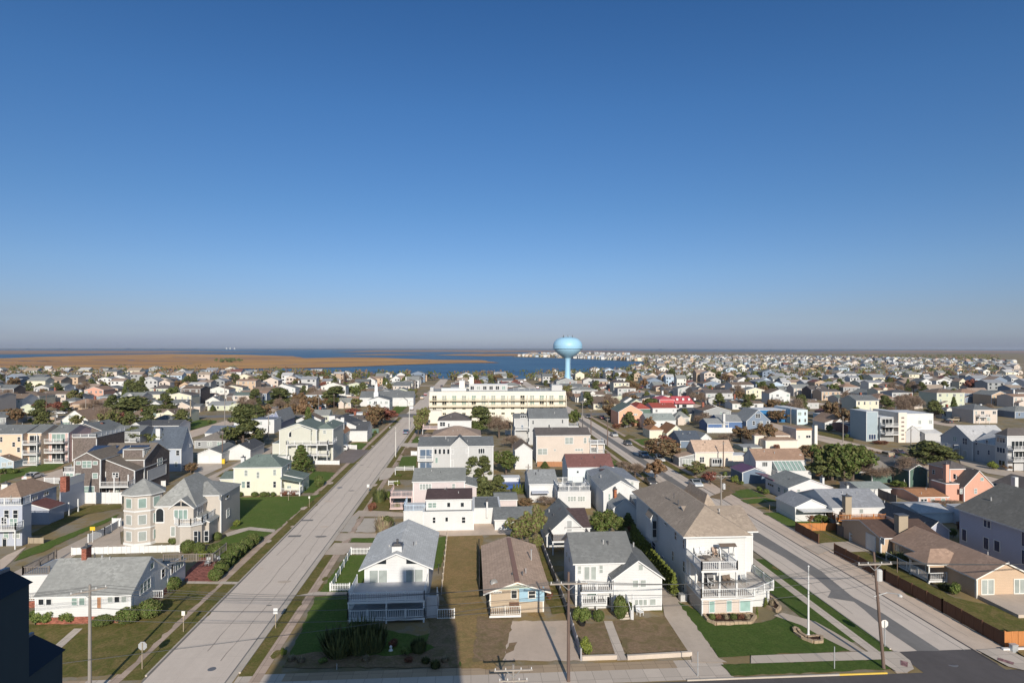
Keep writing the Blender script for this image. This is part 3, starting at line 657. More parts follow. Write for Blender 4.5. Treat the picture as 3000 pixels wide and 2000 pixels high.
patch([(205, 1385), (235, 1330), (215, 1280), (250, 1215), (232, 1160), (275, 1110), (290, 1055), (745, 1050), (860, 1388)], 'gravel:sandgrey', 'driveway'); patch([(235, 1330), (260, 1240), (330, 1230), (300, 1300)], 'grass:dead'); patch([(560, 1200), (600, 1100), (660, 1110), (640, 1190)], 'concrete:drive', 'driveway'); patch([(0, 1010), (300, 1030), (205, 1385), (-40, 1400)], 'grass:dead')
patch([(800, 1085), (1060, 1070), (1165, 1355), (870, 1358)], 'grass:dead'); patch([(1120, 1062), (1560, 1010), (1785, 1338), (1248, 1350)], 'grass:dead')
patch([(1052, 1055), (1122, 1055), (1247, 1382), (1165, 1386)], 'slabpale', 'footpath', z=.09)
patch([(1535, 770), (1600, 800), (1700, 900), (2010, 1362), (2085, 1400), (1790, 1400), (1780, 1345), (1560, 1010), (1540, 900)], 'concrete:drive', 'driveway')
patch([(560, 860), (600, 790), (700, 800), (740, 980), (620, 1000)], 'grass:olive'); patch([(540, 620), (500, 420), (540, 420), (640, 700), (700, 840), (600, 760)], 'grass:olive')
rg('D')
patch([(-610, 890), (-380, 1010), (-300, 1095), (0, 1080), (180, 1045), (250, 1000), (330, 1030), (520, 1100), (600, 1180), (830, 1305), (0, 1342), (-270, 1360)], 'grass:deep')
patch([(190, 1010), (260, 985), (540, 1060), (700, 1150), (850, 1240), (960, 1312), (835, 1308), (600, 1190), (420, 1090)], 'concrete:drive', 'footpath', z=.095)
patch([(0, 1345), (840, 1312), (1240, 1310), (1100, 1376), (0, 1410)], 'slabpale', 'footpath', z=.096)
patch([(-250, 1420), (0, 1411), (1085, 1376), (1225, 1455), (700, 1478), (-160, 1515)], 'grass:deep')
patch([(1095, 1330), (1232, 1312), (1330, 1390), (1362, 1460), (1300, 1492), (1215, 1482), (1120, 1420)], 'slabpale', 'footpath', z=.14)
patch([(1250, 1388), (1312, 1406), (1308, 1448), (1252, 1430)], 'brick:mauve', 'ramp_pad', z=.16)
patch([(1890, 1300), (2110, 1285), (2320, 1380), (2320, 1480), (2150, 1440)], 'slabpale', 'footpath', z=.14); patch([(2062, 1366), (2200, 1408), (2190, 1428), (2058, 1386)], 'brick:mauve', 'ramp_pad', z=.16)
patch([(2140, 1275), (2400, 1260), (2400, 1420)], 'grass:dry', z=.15)
patch([(790, 478), (960, 478), (1300, 650), (1700, 860), (2350, 1000), (2350, 1180), (2090, 1185), (1600, 915), (1050, 650)], 'grass:olive')
patch([(520, 300), (690, 295), (850, 392), (572, 410)], 'grass:olive'); patch([(110, 150), (400, 138), (700, 240), (380, 262), (310, 265)], 'grass:lawn')
patch([(440, 430), (620, 400), (840, 388), (1010, 470), (790, 480), (700, 450), (570, 500)], 'concrete:drive', 'driveway'); patch([(700, 170), (560, 100), (260, 85), (200, 120), (250, 140)], 'concrete:drive', 'driveway')
rg('E5')
patch([(600, 1085), (860, 1040), (1100, 1140), (760, 1165)], 'grass:lawn'); patch([(760, 1185), (1100, 1158), (1240, 1200), (860, 1240)], 'grass:lawn'); patch([(960, 1290), (1310, 1255), (1420, 1290), (1100, 1310)], 'grass:olive')
patch([(360, 930), (560, 900), (870, 1030), (560, 1085)], 'grass:dead'); patch([(340, 1150), (560, 1060), (700, 1080), (500, 1180)], 'grass:dead')
patch([(1780, 330), (1800, 280), (2240, 370), (2240, 420)], 'grass:olive'); patch([(1650, 1050), (1900, 900), (2150, 1020), (2100, 1080)], 'grass:dead')
rg('E4')
patch([(1000, 540), (1190, 525), (1230, 600), (1100, 605)], 'grass:lawn'); patch([(900, 510), (950, 480), (1050, 520), (940, 530)], 'grass:olive'); patch([(700, 760), (880, 820), (780, 850)], 'grass:lawn')
rg('E6')
patch([(1560, 700), (1800, 690), (1990, 740), (1880, 765)], 'grass:lawn'); patch([(1540, 620), (1800, 660), (2352, 780), (2352, 870), (1900, 800), (1560, 680)], 'concrete:drive', 'driveway')
patch([(660, 1200), (780, 1190), (780, 1290), (660, 1290)], 'grass:lawn'); patch([(0, 1010), (100, 990), (120, 900), (0, 900)], 'grass:dry')
# tar lines, patches and verge dirt on the near streets
def tarline(x, y0, y1, w=.05, wob=.12, z=.04):
    m = MB(); n = int((y1 - y0) / 1.6); off = 0; L_ = []
    for i in range(n + 1):
        off += rnd.gauss(0, wob * .3); off *= .93; L_.append((x + off, y0 + (y1 - y0) * i / n, w * rnd.uniform(.5, 1.4)))
    for a, b in zip(L_, L_[1:]): m.poly([(a[0] - a[2], a[1], z), (a[0] + a[2], a[1], z), (b[0] + b[2], b[1], z), (b[0] - b[2], b[1], z)])
    structure('tar_line', m, 'asphalt:tar')
for x, a, b in ((-25.9, 62, 250), (-23.9, 60, 170), (-27.9, 90, 240), (43.2, 66, 220), (48.2, 64, 250), (51.6, 60, 130)): tarline(x, a, b, .03, .3)
def blotch(x, y, r, mat, name='road', z=.042, sq=.5):
    m = MB(); m.poly([(x + r * math.cos(a) * rnd.uniform(.75, 1.15), y + r * sq * math.sin(a) * rnd.uniform(.75, 1.15), z) for a in [k * math.pi / 7 for k in range(14)]]); structure(name, m, mat)
for _ in range(26):
    y = rnd.uniform(62, 240); blotch(rnd.choice((rnd.uniform(XL0 + .8, XL1 - .8), rnd.uniform(XR0 + .6, XR1 - .6))), y, rnd.uniform(.3, 1.0), rnd.choice(['concrete:drive', 'asphalt:strip', 'concrete:sandgrey']), 'road_patch', .043 + .0003 * _)
for k in range(70):      # worn earth and stray grass breaking the straight edges
    side = rnd.choice((XL0 - .3, XL0 - 1.8, XL1 + 1.0, -19.9, -18.9, XR0 - .4, 53.4, 40.4, 39.3)); blotch(side + rnd.uniform(-.25, .25), rnd.uniform(58, 200), rnd.uniform(.25, .6), rnd.choice(['grass:olive', 'grass:dead', 'grass:olive', 'gravel:sandgrey']), 'bare_patch', .06 + .0003 * k, 2.2)
for k in range(60): blotch(rnd.uniform(-55, 60), rnd.uniform(58, 110), rnd.uniform(.5, 2.0), rnd.choice(['grass:dead', 'grass:olive', 'grass:dry']), 'bare_patch', .012 + .0002 * k, .7)


def creek(pp, w):
    q = [G(x, y, -.2) for x, y in pp]; m = MB(); L_ = []
    for a, b in zip(q, q[1:]):
        for i in range(6): t = i / 6; L_.append(a.lerp(b, t) + Vector((rnd.gauss(0, w * 1.5), rnd.gauss(0, w * 1.2), 0)))
    for a, b in zip(L_, L_[1:]):
        d = (b - a).normalized(); n = Vector((-d.y, d.x, 0)) * w; m.poly([(a.x - n.x, a.y - n.y, -.1), (a.x + n.x, a.y + n.y, -.1), (b.x + n.x, b.y + n.y, -.1), (b.x - n.x, b.y - n.y, -.1)])
    structure('creek', m, 'water')
rg('P')
creek([(100, 1070), (260, 1066), (420, 1069), (600, 1064)], 4); creek([(300, 1054), (480, 1057), (700, 1052), (860, 1055)], 7); creek([(650, 1072), (820, 1069), (1000, 1062), (1180, 1060)], 4); creek([(0, 1070), (180, 1073), (330, 1075)], 3); creek([(500, 1046), (640, 1049), (820, 1046)], 9)
creek([(-300, 1055), (0, 1056), (120, 1058), (200, 1057)], 9)

H = House
# =============================================================== left foreground
rg('A')
h = H('nearest white ranch house at lower left, with long grey roof and blue-shaded gable side', 'siding:white', 'shingle:rlgreen', cat='house', short='the nearest white ranch house')

h.vol(295, 852, 1080, 1092, br=1400, roof='gx', yr=532, oh=.15); a = (h.X0, h.X1, h.Y0, h.Y1, h.h)
h.box('foundation', h.X0 - .02, h.X1 + .03, h.Y0 - .03, h.Y1, 0, .75, 'brick:brick')
for q in ((320, 862, 372, 916), (384, 862, 436, 916), (597, 852, 650, 920), (660, 852, 714, 918), (898, 838, 946, 895), (954, 838, 1004, 895), (1012, 838, 1062, 895)): h.win('f', *q)
h.win('f', 810, 838, 850, 945, mid=False, glass='paint:rorange', name='door')
h.win('r', 1165, 742, 1258, 838, 3); h.win('r', 1250, 568, 1285, 630); h.win('r', 1345, 622, 1378, 700)
h.chimney(680, 447, 720, 540, (a[2] + a[3]) / 2 - .3, 'brick:brick', 1.0)
e = Yof(a[1], 1548); h.volw(a[1] - 9, a[1], a[3], e, 2.45, 'sB', .9); h.win('r', 1460, 548, 1532, 642, 3); h.win('r', 1425, 582, 1447, 665, mid=False, glass='glass:dark', name='door')
P = G(180, 867); Q = onY(480, 700, P.y)[0]; d1 = Yof(P.x, 452)
h.volw(P.x, min(Q, a[0] + 4), max(P.y, a[3] - 3) if 0 else P.y, d1, 2.7, 'flat', wall='siding:white', roofm='deck:rlightgrey', parapet=.0)
h.rail([(h.X0 + .1, h.Y1 - .1), (h.X0 + .1, h.Y0 + .1), (h.X1 - 1, h.Y0 + .1)], 2.85, 1.0, 'paint:woodgrey', .2)
h.rail([(a[0] + 9, a[3] + 1), (a[0] + 15, a[3] + 1)], 3.4, .95, 'paint:woodgrey', .3); h.rail([(a[0] + 15, a[3] + .8), (a[0] + 15, a[3] + 5)], 3.4, .95, 'paint:woodgrey', .3)
# front steps and terrace
G1 = G(700, 1110); t_ = h.Y0
h.box('terrace', h.X0 + 13, h.X1 - 1.5, t_ - 2.6, t_ - .06, 0, .72, 'brick:brick')
h.rail([(h.X0 + 17.5, t_ - 2.5), (h.X1 - 1.6, t_ - 2.5)], .72, .9)
for i in range(4): h.box('step', G1.x - .8, G1.x + .8, t_ - 2.6 - .35 * (i + 1), t_ - 2.6 - .35 * i, 0, .72 - .18 * (i + 1), 'brick:brick')
h.rail([(G1.x - .85, t_ - 4.1, 0), (G1.x - .85, t_ - 2.6, .72)], 0, .95); h.rail([(G1.x + .85, t_ - 4.1, 0), (G1.x + .85, t_ - 2.6, .72)], 0, .95)
# beige Victorian
h = H('large beige house with octagonal corner turret, white-trimmed windows and grey hip roofs', 'siding:beige2', 'shingle:rlgreen', short='the beige turret house')
h.vol(1275, 100, 398, 1635, br=1880, roof='hip', rise=3.6); a = (h.X0, h.X1, h.Y0, h.Y1, h.h)
h.arch(1303, 108, 1370, 224)
h.win('r', 1645, 100, 1692, 205, 2, d=.02); h.win('r', 1740, 20, 1790, 110, 3)
h.volw(a[0] + 3.0, a[1] + .05, a[2] - .9, a[2] + 4, a[4], 'gy', 1.35)
for q in ((1452, 118, 1570, 202), (1425, 258, 1545, 342)): h.win('f', *q, 3, mid=False)
h.tri([(1435, 90), (1508, 52), (1508, 90)]); h.tri([(1516, 90), (1516, 52), (1588, 92)])
tc = (a[0] - 1.9, a[2] + 1.2); R = 2.75; z3 = 7.6
m = MB(); m.lathe((tc[0], tc[1], 0), [(R, 0), (R, z3)], 8, 0, 0); h.t.add('turret', m, 'siding:beige2')
m = MB(); m.lathe((tc[0], tc[1], z3), [(R, -.02), (R + .45, .0), (R + .45, .15), (0.02, 2.15)], 8, 0, 0, [1, 1, 0]); h.t.add('turret_roof', m, ['shingle:rlgreen', 'paint:white'])
for z in (2.55, 5.1):
    m = MB(); m.lathe((tc[0], tc[1], z), [(R + .02, 0), (R + .08, .02), (R + .08, .22), (R + .02, .24)], 8); h.t.add('trim_band', m, 'paint:white')
m = MB(); m.lathe((tc[0], tc[1], 0), [(R + .03, 0), (R + .1, .0), (R + .1, .35), (R + .02, .38)], 8); h.t.add('trim_band', m, 'paint:white')
for k in (4, 5, 6, 7):
    an = math.pi * (k + .5) / 4; ap = R * math.cos(math.pi / 8); cx, cy = tc[0] + math.cos(an) * ap, tc[1] + math.sin(an) * ap; tx, ty = -math.sin(an), math.cos(an); nx, ny = math.cos(an), math.sin(an)
    for z in (.75, 3.25, 5.75):
        for nm, w2, zz, dd, mt in (('window', .6, .08, .05, 'paint:white'), ('pane', .48, 0, .08, rnd.choice(['glass:pale', 'glass:teal']))):
            m = MB(); m.prism([(cx - tx * w2, cy - ty * w2, z - zz), (cx + tx * w2, cy + ty * w2, z - zz), (cx + tx * w2, cy + ty * w2, z + 1.35 + zz), (cx - tx * w2, cy - ty * w2, z + 1.35 + zz)], (nx * dd, ny * dd, 0))
            o_ = h.t.add(nm, m, mt, parent=None if nm == 'window' else o_)
# one-storey bay with balcony, rear wing
bc = (a[1] - .6, a[2] - .2)
m = MB(); m.lathe((bc[0], bc[1], 0), [(2.1, 0), (2.1, 3.0), (2.35, 3.05), (2.35, 3.25), (0, 3.26)], 8, 0, math.pi / 8, [0, 1, 1, 1]); h.t.add('bay', m, ['siding:beige2', 'paint:white'])
pt = [(bc[0] + 2.2 * math.cos(math.pi / 8 + math.pi * k / 4), bc[1] + 2.2 * math.sin(math.pi / 8 + math.pi * k / 4)) for k in range(4, 9)]; h.rail(pt + [(pt[-1][0], a[2] + 5), (a[1], a[2] + 5)], 3.26, .95)
for u0, u1 in ((1618, 1655), (1705, 1745)):
    P = G((u0 + u1) / 2, 385); h.winw(('y', bc[1] - 1.94, onY(u0, 300, bc[1] - 1.94)[0], onY(u1, 300, bc[1] - 1.94)[0], .7, 2.4), -1)
h.volw(a[1] - 5, a[1] + 2.3, a[3] - 7.5, a[3] + .5, 6.2, 'hip', 1.5); h.win('r', 1885, 0, 1912, 35); h.win('r', 1890, 122, 1915, 190, 2); h.win('r', 1830, 0, 1842, 40)
h.volw(a[1], a[1] + 1.9, a[3] - 11, a[3] - 7.6, 3.0, 'sR', .8)
# left edge buildings
h = H('blue-grey two-storey house with white roof railing at the left edge', 'siding:bluegrey', 'deck:rlightgrey', short='the blue-grey house at the left edge')
h.vol(-260, 92, 430, 186, br=262, roof='flat', parapet=.0)
h.rail([(h.X0, h.Y0 + .1), (h.X1 - .1, h.Y0 + .1), (h.X1 - .1, h.Y1 - .1)], h.h + .15, 1.0)
h.win('f', 20, 350, 60, 430, 1, mid=False); h.win('f', 80, 190, 150, 260, 2, d=.01); h.win('f', 10, 180, 60, 250, 2); h.auto(5, 2)
h.deck(h.X0, h.X1 + .3, h.Y0 - 1.8, h.Y0 - .05, 2.9, sides='fr')
rg('E1')
h = H('grey-sided house with orange-brown hip roof and dark porch roof at left', 'siding:bluegrey', 'shingle:rtan', short='the orange-brown roofed house at left')
h.vol(-150, 1215, 1560, 235, br=650, roof='hip', rise=1.9); a = (h.X0, h.X1, h.Y0, h.Y1, h.h)
h.win('r', 370, 1185, 430, 1240, 2); h.win('r', 500, 1140, 560, 1190, 2); h.chimney(305, 960, 360, 1010, a[2] + 12, 'stucco:tan'); h.chimney(15, 1050, 85, 1100, a[2] + 3, 'stucco:offwhite')
h.volw(a[1], a[1] + 3.2, a[2] + 2, a[3] - 3, 2.5, 'sR', 1.0, roofm='shingle:rmaroon')
h.volw(a[0] + 6, a[1] + .5, a[3] + .02, Yof(a[1], 925), 3.1, 'gy', 1.4); h.win('r', 820, 1185, 875, 1235, 2)
for k in range(4): h.box('post', a[1] + 3.0, a[1] + 3.2, a[2] + 2 + k * 2.6, a[2] + 2.2 + k * 2.6, 0, 2.4, 'paint:white')
h.box('chimney', a[0] + 9, a[0] + 10, a[2] + 4, a[2] + 5, a[4], a[4] + 2.6, 'brick:brick')
# dark shingle house
h = H('tall dark brown shingle house with white windows, stacked porches and solar panels', 'shake:shakebrown', 'shingle:rbrown2', short='the dark shingle house')
h.vol(850, 772, 1240, 1155, D=12, roof='gy', yr=690); a = (h.X0, h.X1, h.Y0, h.Y1, h.h)
for q, n in (((872, 785, 932, 828), 1), ((942, 780, 1055, 862), 2), ((1066, 783, 1125, 828), 1), ((755, 920, 848, 992), 2), ((870, 925, 932, 988), 1), ((1060, 920, 1128, 985), 1), ((905, 1070, 1088, 1160), 3)): h.win('f', *q, n, glass='glass:teal')
h.volw(a[1], a[1] + 5.6, a[2] + 1.6, a[3] + 2, a[4] - 2.6, 'sR', 2.3)
h.deck(a[1] + .1, a[1] + 5.6, a[2] - .6, a[2] + 1.5, 2.8, sides='fr'); h.win('f', 1290, 915, 1365, 975, 2, glass='glass:dark'); h.win('f', 1180, 1065, 1260, 1160, 2, mid=False); h.win('f', 1300, 1065, 1380, 1160, 2, mid=False)
for k in range(3): h.box('post', a[1] + .1 + k * 2.65, a[1] + .3 + k * 2.65, a[2] - .55, a[2] - .35, 0, a[4] - 2.9, 'paint:white')
b = Yof(a[1] + 5.7, 1920) + 1; h.volw(a[1] - 4, a[1] + 5.7, a[2] + 5, b, a[4] - 1.0, 'gx', 2.6)
h.win('r', 1805, 760, 1865, 840, 2); h.win('r', 1690, 895, 1908, 1020, 1, mid=False, glass='paint:lightgrey', name='garage_door')
h.volw(a[1] + 1.2, a[1] + 5.2, a[2] + 5.6, a[2] + 8.4, a[4] + .9, 'flat', parapet=.1); h.winw(('x', h.X1, h.Y0 + .4, h.Y1 - .4, a[4] - .2, a[4] + .8), 1, 3)
for k in range(2):
    b = a[2] + 14.2; m = MB(); zc = a[4] + 1.9 + .25; x0 = a[0] - 1.5 + k * 6.2; y0 = a[2] + 9.2; s_ = 0.0; b = y0
    m.prism([(x0, y0, a[4] + 1.35), (x0 + 5, y0, a[4] + 1.35), (x0 + 5, y0 - 3.2, a[4] + .25), (x0, y0 - 3.2, a[4] + .25)], (0, 0, .06)); h.t.add('solar_panel', m, 'glass:navy')
h.volw(a[0] - 4.2, a[0], a[2] + 3, a[3], 3.0, 'flat', parapet=0); h.rail([(h.X0, h.Y1), (h.X0, h.Y0), (h.X1, h.Y0)], 3.1, .95)
h.deck(a[0] - 2.4, a[0], a[2] + .5, a[2] + 3, 5.6, sides='fl', posts=False)
# peach
h = H('peach three-storey house with grey roof and white corner balconies at the left edge', 'stucco:peach', 'shingle:rgrey', short='the peach three-storey house')
h.vol(-200, 480, 850, 255, D=11, roof='gx', yr=372); a = (h.X0, h.X1, h.Y0, h.Y1, h.h)
for q in ((0, 505, 32, 565), (200, 505, 238, 562), (140, 565, 178, 620), (195, 625, 235, 682), (0, 650, 12, 690), (198, 750, 240, 800)): h.win('f', *q)
h.volw(a[1], a[1] + 3.4, a[2] + 1.8, a[3], a[4], 'gx', 1.6); 
for z in (.4, 3.0, 5.5): h.deck(a[1] + .05, a[1] + 3.4, a[2] + .1, a[2] + 1.75, z, posts=False, sides='fr'); h.winw(('y', h.Y0, a[1] + .5, a[1] + 3, z + .1, z + 2.1), -1, 2, mid=False)
for xx in (a[1] + 3.3,): h.box('post', xx, xx + .2, a[2] + .1, a[2] + .3, 0, a[4], 'paint:white')
h.volw(a[1] + 3.5, a[1] + 8.3, a[2] + 4.5, a[3] + 3, a[4] - .4, 'gx', 1.6, wall='stucco:pink')
for z in (.4, 3.0, 5.5): h.deck(h.X0, h.X1, a[2] + 2.6, a[2] + 4.4, z, posts=False, sides='fr'); h.winw(('y', h.Y0, h.X0 + .7, h.X1 - .7, z + .1, z + 2.1), -1, 3, mid=False)
h.volw(a[1] + 8.4, a[1] + 14.5, a[2] + 6, a[3] + 8, a[4] - 2.2, 'flat', wall='shake:shakebrown', roofm='deck:rgrey'); h.rail([(h.X0, h.Y0), (h.X1, h.Y0), (h.X1, h.Y1)], h.h + .4, .9)
h.win('f', 520, 560, 615, 640, 4, mid=False); h.win('f', 550, 695, 645, 755, 4, mid=False)
h = H('small pale blue bungalow with band of windows at the left edge', 'siding:paleblue2', 'shingle:rbrown', short='the pale blue bungalow')
h.vol(-150, 790, 875, 155, D=9, roof='gy', yr=730); h.win('f', 20, 800, 75, 850, 3, mid=False); h.win('f', 90, 790, 140, 835, 2, mid=False)
h = H('wide brown-shingled house with low gable and grey porch roof on its right', 'shake:shakebrown', 'shingle:rgrey', short='the wide brown-shingled gable house')
h.vol(735, 465, 600, 1228, D=12, roof='gy', yr=362); 
for q, n in (((895, 392, 925, 432), 1), ((955, 388, 1020, 447), 1), ((780, 487, 850, 512), 2), ((893, 480, 965, 515), 2), ((1022, 482, 1092, 530), 2)): h.win('f', *q, n, mid=False, glass='glass:pale')
h.volw(h.X1, h.X1 + 8.5, h.Y0 + 2.5, h.Y1, h.h - .2, 'gx', 1.5, wall='siding:grey'); h.deck(h.X0 + .1, h.X1, h.Y0 - 2, h.Y0 - .05, .7, sides='fr'); h.chimney(1148, 345, 1178, 420, h.Y0 + 3)
h = H('cream cottage with steep flared front gable and brown roof', 'stucco:offwhite', 'shingle:rtan', short='the flared-gable cream cottage')
h.vol(700, 322, 385, 1015, D=15, roof='gy', yr=207); h.win('f', 785, 255, 862, 292, 2, mid=False); h.win('f', 720, 335, 800, 378, 3, mid=False)
h.volw(h.X1, h.X1 + 9, h.Y0 + 6, h.Y0 + 14, 2.7, 'hip', 2.0)
h = H('long low white grey-roofed house with three front windows, left of the thick pale pole', 'siding:white', 'shingle:rgrey', short='the long low white house')
h.vol(1695, 130, 192, 2118, D=11, roof='gx', yr=80)
for q in ((1855, 140, 1895, 170), (1955, 142, 2000, 170), (2040, 142, 2080, 170)): h.win('f', *q, 2, mid=False)
h.volw(h.X0 + 2, h.X0 + 6.5, h.Y0 - 1.2, h.Y0 + 2, h.h, 'gy', 1.3)
h = H('cream house with dark brown roof and small front gable with one square window', 'stucco:cream2', 'shingle:rbrown', short='the cream small-gable house')
h.vol(1728, 232, 350, 2160, D=10, roof='gx', yr=188); a = (h.X0, h.X1, h.Y0, h.Y1, h.h); h.win('f', 1752, 235, 1800, 280)
h.volw(a[0] + 4.4, a[0] + 11.4, a[2] - 2.5, a[2] + 5, a[4] - 1.1, 'gy', 2.4); h.win('f', 1890, 252, 1920, 285); h.win('f', 1950, 330, 2000, 352, 2, mid=False)
h = H('pair of low white-edged roofs beside a leaning evergreen', 'siding:white', 'shingle:rdark', short='the low dark-roofed white house')
h.vol(1430, 425, 500, 1690, D=9, roof='gy', yr=345); h.volw(h.X1 - 3, h.X1 + 8, h.Y0 + 5, h.Y0 + 14, 2.8, 'gx', 1.5)
h = H('slate-blue house with broad dark roof, white chimney and blue-shaded gable end', 'siding:slateb2', 'shingle:rslate', short='the dark-roofed slate-blue house')
h.vol(1700, 640, 905, 2080, br=2218, roof='gx', yr=395); a = (h.X0, h.X1, h.Y0, h.Y1, h.h); h.chimney(1787, 412, 1838, 520, (a[2] + a[3]) / 2 - 2, 'siding:white', 1.1); h.win('r', 2180, 585, 2195, 625)
h.auto(4, 2)
# =============================================================== E2
rg('E2')
h = H('small white double garage with row of tiny door windows and grey gable roof', 'siding:white', 'shingle:rgrey', cat='garage', name='garage', short='the white double garage')
h.vol(110, 705, 815, 388, D=12, roof='gy', yr=650); h.win('f', 125, 722, 243, 800, 5, mid=False, glass='paint:white', name='garage_door'); h.win('f', 257, 722, 372, 800, 5, mid=False, glass='paint:white', name='garage_door')
h.volw(h.X1 - .2, h.X1 + 5.5, h.Y0 + 5, h.Y1 + 4, 2.6, 'gy', 1.5, roofm='shingle:rdark')
h = H('pale yellow two-storey house with grey-green hip roof and side porch', 'siding:paleyellow', 'shingle:rgreen2', short='the pale yellow two-storey house')
h.vol(528, 868, 1182, 1078, br=1190, roof='hip', rise=2.1); a = (h.X0, h.X1, h.Y0, h.Y1, h.h)
for q, n in (((650, 885, 690, 955), 1), ((790, 908, 825, 980), 1), ((980, 880, 1017, 948), 1), ((618, 1015, 662, 1092), 1), ((675, 1015, 718, 1092), 1), ((980, 1015, 1017, 1088), 1)): h.win('f', *q, n, glass='glass:pale' if q[1] < 1000 else None)
h.win('r', 1145, 820, 1165, 880)
h.volw(a[1], a[1] + 3.8, a[2] + 1.5, a[2] + 6.5, 2.9, 'sR', .9); h.deck(a[1] + .1, a[1] + 3.9, a[2] - .9, a[2] + 1.45, .6, sides='fr'); h.win('f', 1140, 1065, 1190, 1100, 2, mid=False)
m = MB(); m.prism([(a[1], a[2] - 1.1, 3.55), (a[1] + 4.2, a[2] - 1.1, 2.75), (a[1] + 4.2, a[2] - 1.1, 2.9), (a[1], a[2] - 1.1, 3.7)], (0, 2.5, 0), 0); h.t.add('porch_roof', m, 'shingle:rgreen2')
for k in (0.1, 3.8): h.box('post', a[1] + k, a[1] + k + .16, a[2] - .95, a[2] - .8, 0, 2.9, 'paint:white')
h.volw(a[0] - 3.9, a[0], a[2] + 3.2, a[2] + 9, 2.7, 'gx', 1.0); h.chimney(610, 745, 650, 800, a[3] - 3, 'siding:white')
h = H('grey-green three-storey house with arched window and two long white balconies', 'siding:sage2', 'shingle:rgreen2', short='the sage house with white balconies')
h.vol(1052, 432, 800, 1480, D=12, roof='gy', yr=358); a = (h.X0, h.X1, h.Y0, h.Y1, h.h)
h.arch(1162, 445, 1220, 510, 'glass:dark'); h.win('f', 1235, 455, 1295, 515, 2, mid=False); h.win('f', 1372, 452, 1435, 492, 1, mid=False); h.win('f', 1325, 585, 1475, 622, 4, mid=False, glass='glass:dark')
h.volw(a[0] + 3.3, a[0] + 8.3, a[2] - .8, a[2] + 1, a[4] + .1, 'gy', .9)
h.volw(a[1] - 1, a[1] + 3.7, a[2] + 2.5, a[3] + 4, a[4] - .2, 'hip', 1.3); h.win('f', 1552, 430, 1590, 472)
h.deck(a[0] + 2.4, a[1] + 3.4, a[2] - 2.4, a[2] - .85, 4.95, sides='flr', np=5); h.deck(a[1] - 3.6, a[1] + 3.4, a[2] - 2.6, a[2] - .85, 2.3, sides='fr', posts=True); h.deck(a[1] + .1, a[1] + 4.4, a[2] - .8, a[2] + 4, 4.95, sides='r', posts=False)
h.volw(a[0] - 2.4, a[0], a[2] + 2, a[3], 4.6, 'flat', parapet=0); h.volw(a[0] - 4, a[0] + 3, a[2] - 1.5, a[2] + 1.9, 1.6, 'flat', parapet=.2, wall='siding:white')
h = H('small white cottage with dark gable roof behind a round evergreen, one four-pane window', 'siding:white', 'shingle:rdark', short='the small white dark-gabled cottage')
h.vol(1020, 738, 800, 1195, D=9, roof='gy', yr=662); h.win('f', 1092, 705, 1130, 738, 2); h.volw(h.X1 - 1, h.X1 + 6.8, h.Y0 + 3.5, h.Y0 + 11, 2.9, 'gx', 2.2)
h = H('white house with three stepped chimneys and orange-brown rear roof', 'siding:white', 'shingle:rdark', short='the white three-chimney house')
h.vol(1640, 470, 610, 1800, D=10, roof='gy', yr=395, roofm='shingle:rorange'); a = (h.X0, h.X1, h.Y0, h.Y1, h.h)
h.volw(a[0] - 6, a[0] + 6, a[2] + 9, a[2] + 22, 4.8, 'gy', 2.6); h.chimney(1622, 265, 1690, 330, a[2] + 8, 'siding:white', z0=2); h.chimney(1757, 285, 1795, 400, a[2] + 3, 'siding:white', z0=1)
h.volw(a[1], a[1] + 5.5, a[2] + 8, a[2] + 18, 3.4, 'gx', 2.4)
h = H('low white house with flat stepped roof and raised strip of clerestory windows', 'siding:white', 'deck:rwhite', short='the low white flat-roofed house')
h.vol(1775, 300, 370, 2085, D=14, roof='flat', parapet=.1); a = (h.X0, h.X1, h.Y0, h.Y1, h.h); h.win('f', 2005, 300, 2040, 340); h.win('f', 1850, 325, 1900, 350, 2, mid=False, glass='glass:dark')
h.volw(a[0] + 3.8, a[0] + 11.5, a[2] + 5, a[2] + 11, a[4] + 1.3, 'flat', parapet=.1); h.winw(('y', h.Y0, h.X0 + .6, h.X1 - .6, a[4] + .5, a[4] + 1.1), -1, 4, mid=False, glass='glass:dark')
h = H('slate-blue house with two offset grey gable roofs beyond the big dark pine', 'siding:slateb3', 'shingle:rlightgrey', short='the twin-roofed slate-blue house')
h.vol(960, 330, 430, 1065, D=18, roof='gy', yr=215); h.volw(h.X0 - 4.5, h.X0 + 1, h.Y0 + 7, h.Y1 + 6, h.h + .6, 'gy', 1.4); 
h = H('white house with blue-grey roof and raised white roof terrace', 'siding:white', 'shingle:rslateb', short='the white roof-terrace house')
h.vol(200, 470, 535, 545, D=12, roof='gx', yr=380); a = (h.X0, h.X1, h.Y0, h.Y1, h.h); h.volw(a[0] + 9.5, a[0] + 18, a[3] + 1, a[3] + 9, 4.4, 'flat'); h.rail([(h.X0 - 5, h.Y0), (h.X0, h.Y0)], 3.4, 1.0); h.auto(3, 2); h.volw(a[0] + 4.5, a[0] + 9.4, a[3] + .5, a[3] + 8, 3.4, 'flat')
h = H('low grey house with brownish hip roof beside the white double garage', 'siding:grey', 'shingle:rtaupe', short='the low taupe-roofed house')
h.vol(80, 560, 640, 430, D=12, roof='hip', rise=2.0); h.auto(3, 1)
h = H('long pale green ranch house with grey roof and white front gable', 'siding:sage3', 'shingle:rlightgrey', short='the long pale green ranch house')
h.vol(228, 150, 205, 700, D=11, roof='gx', yr=98); a = (h.X0, h.X1, h.Y0, h.Y1, h.h); h.auto(6, 1); h.volw(a[1] - 9, a[1], a[2] - 1.5, a[2] + 5, a[4], 'gy', 1.6)
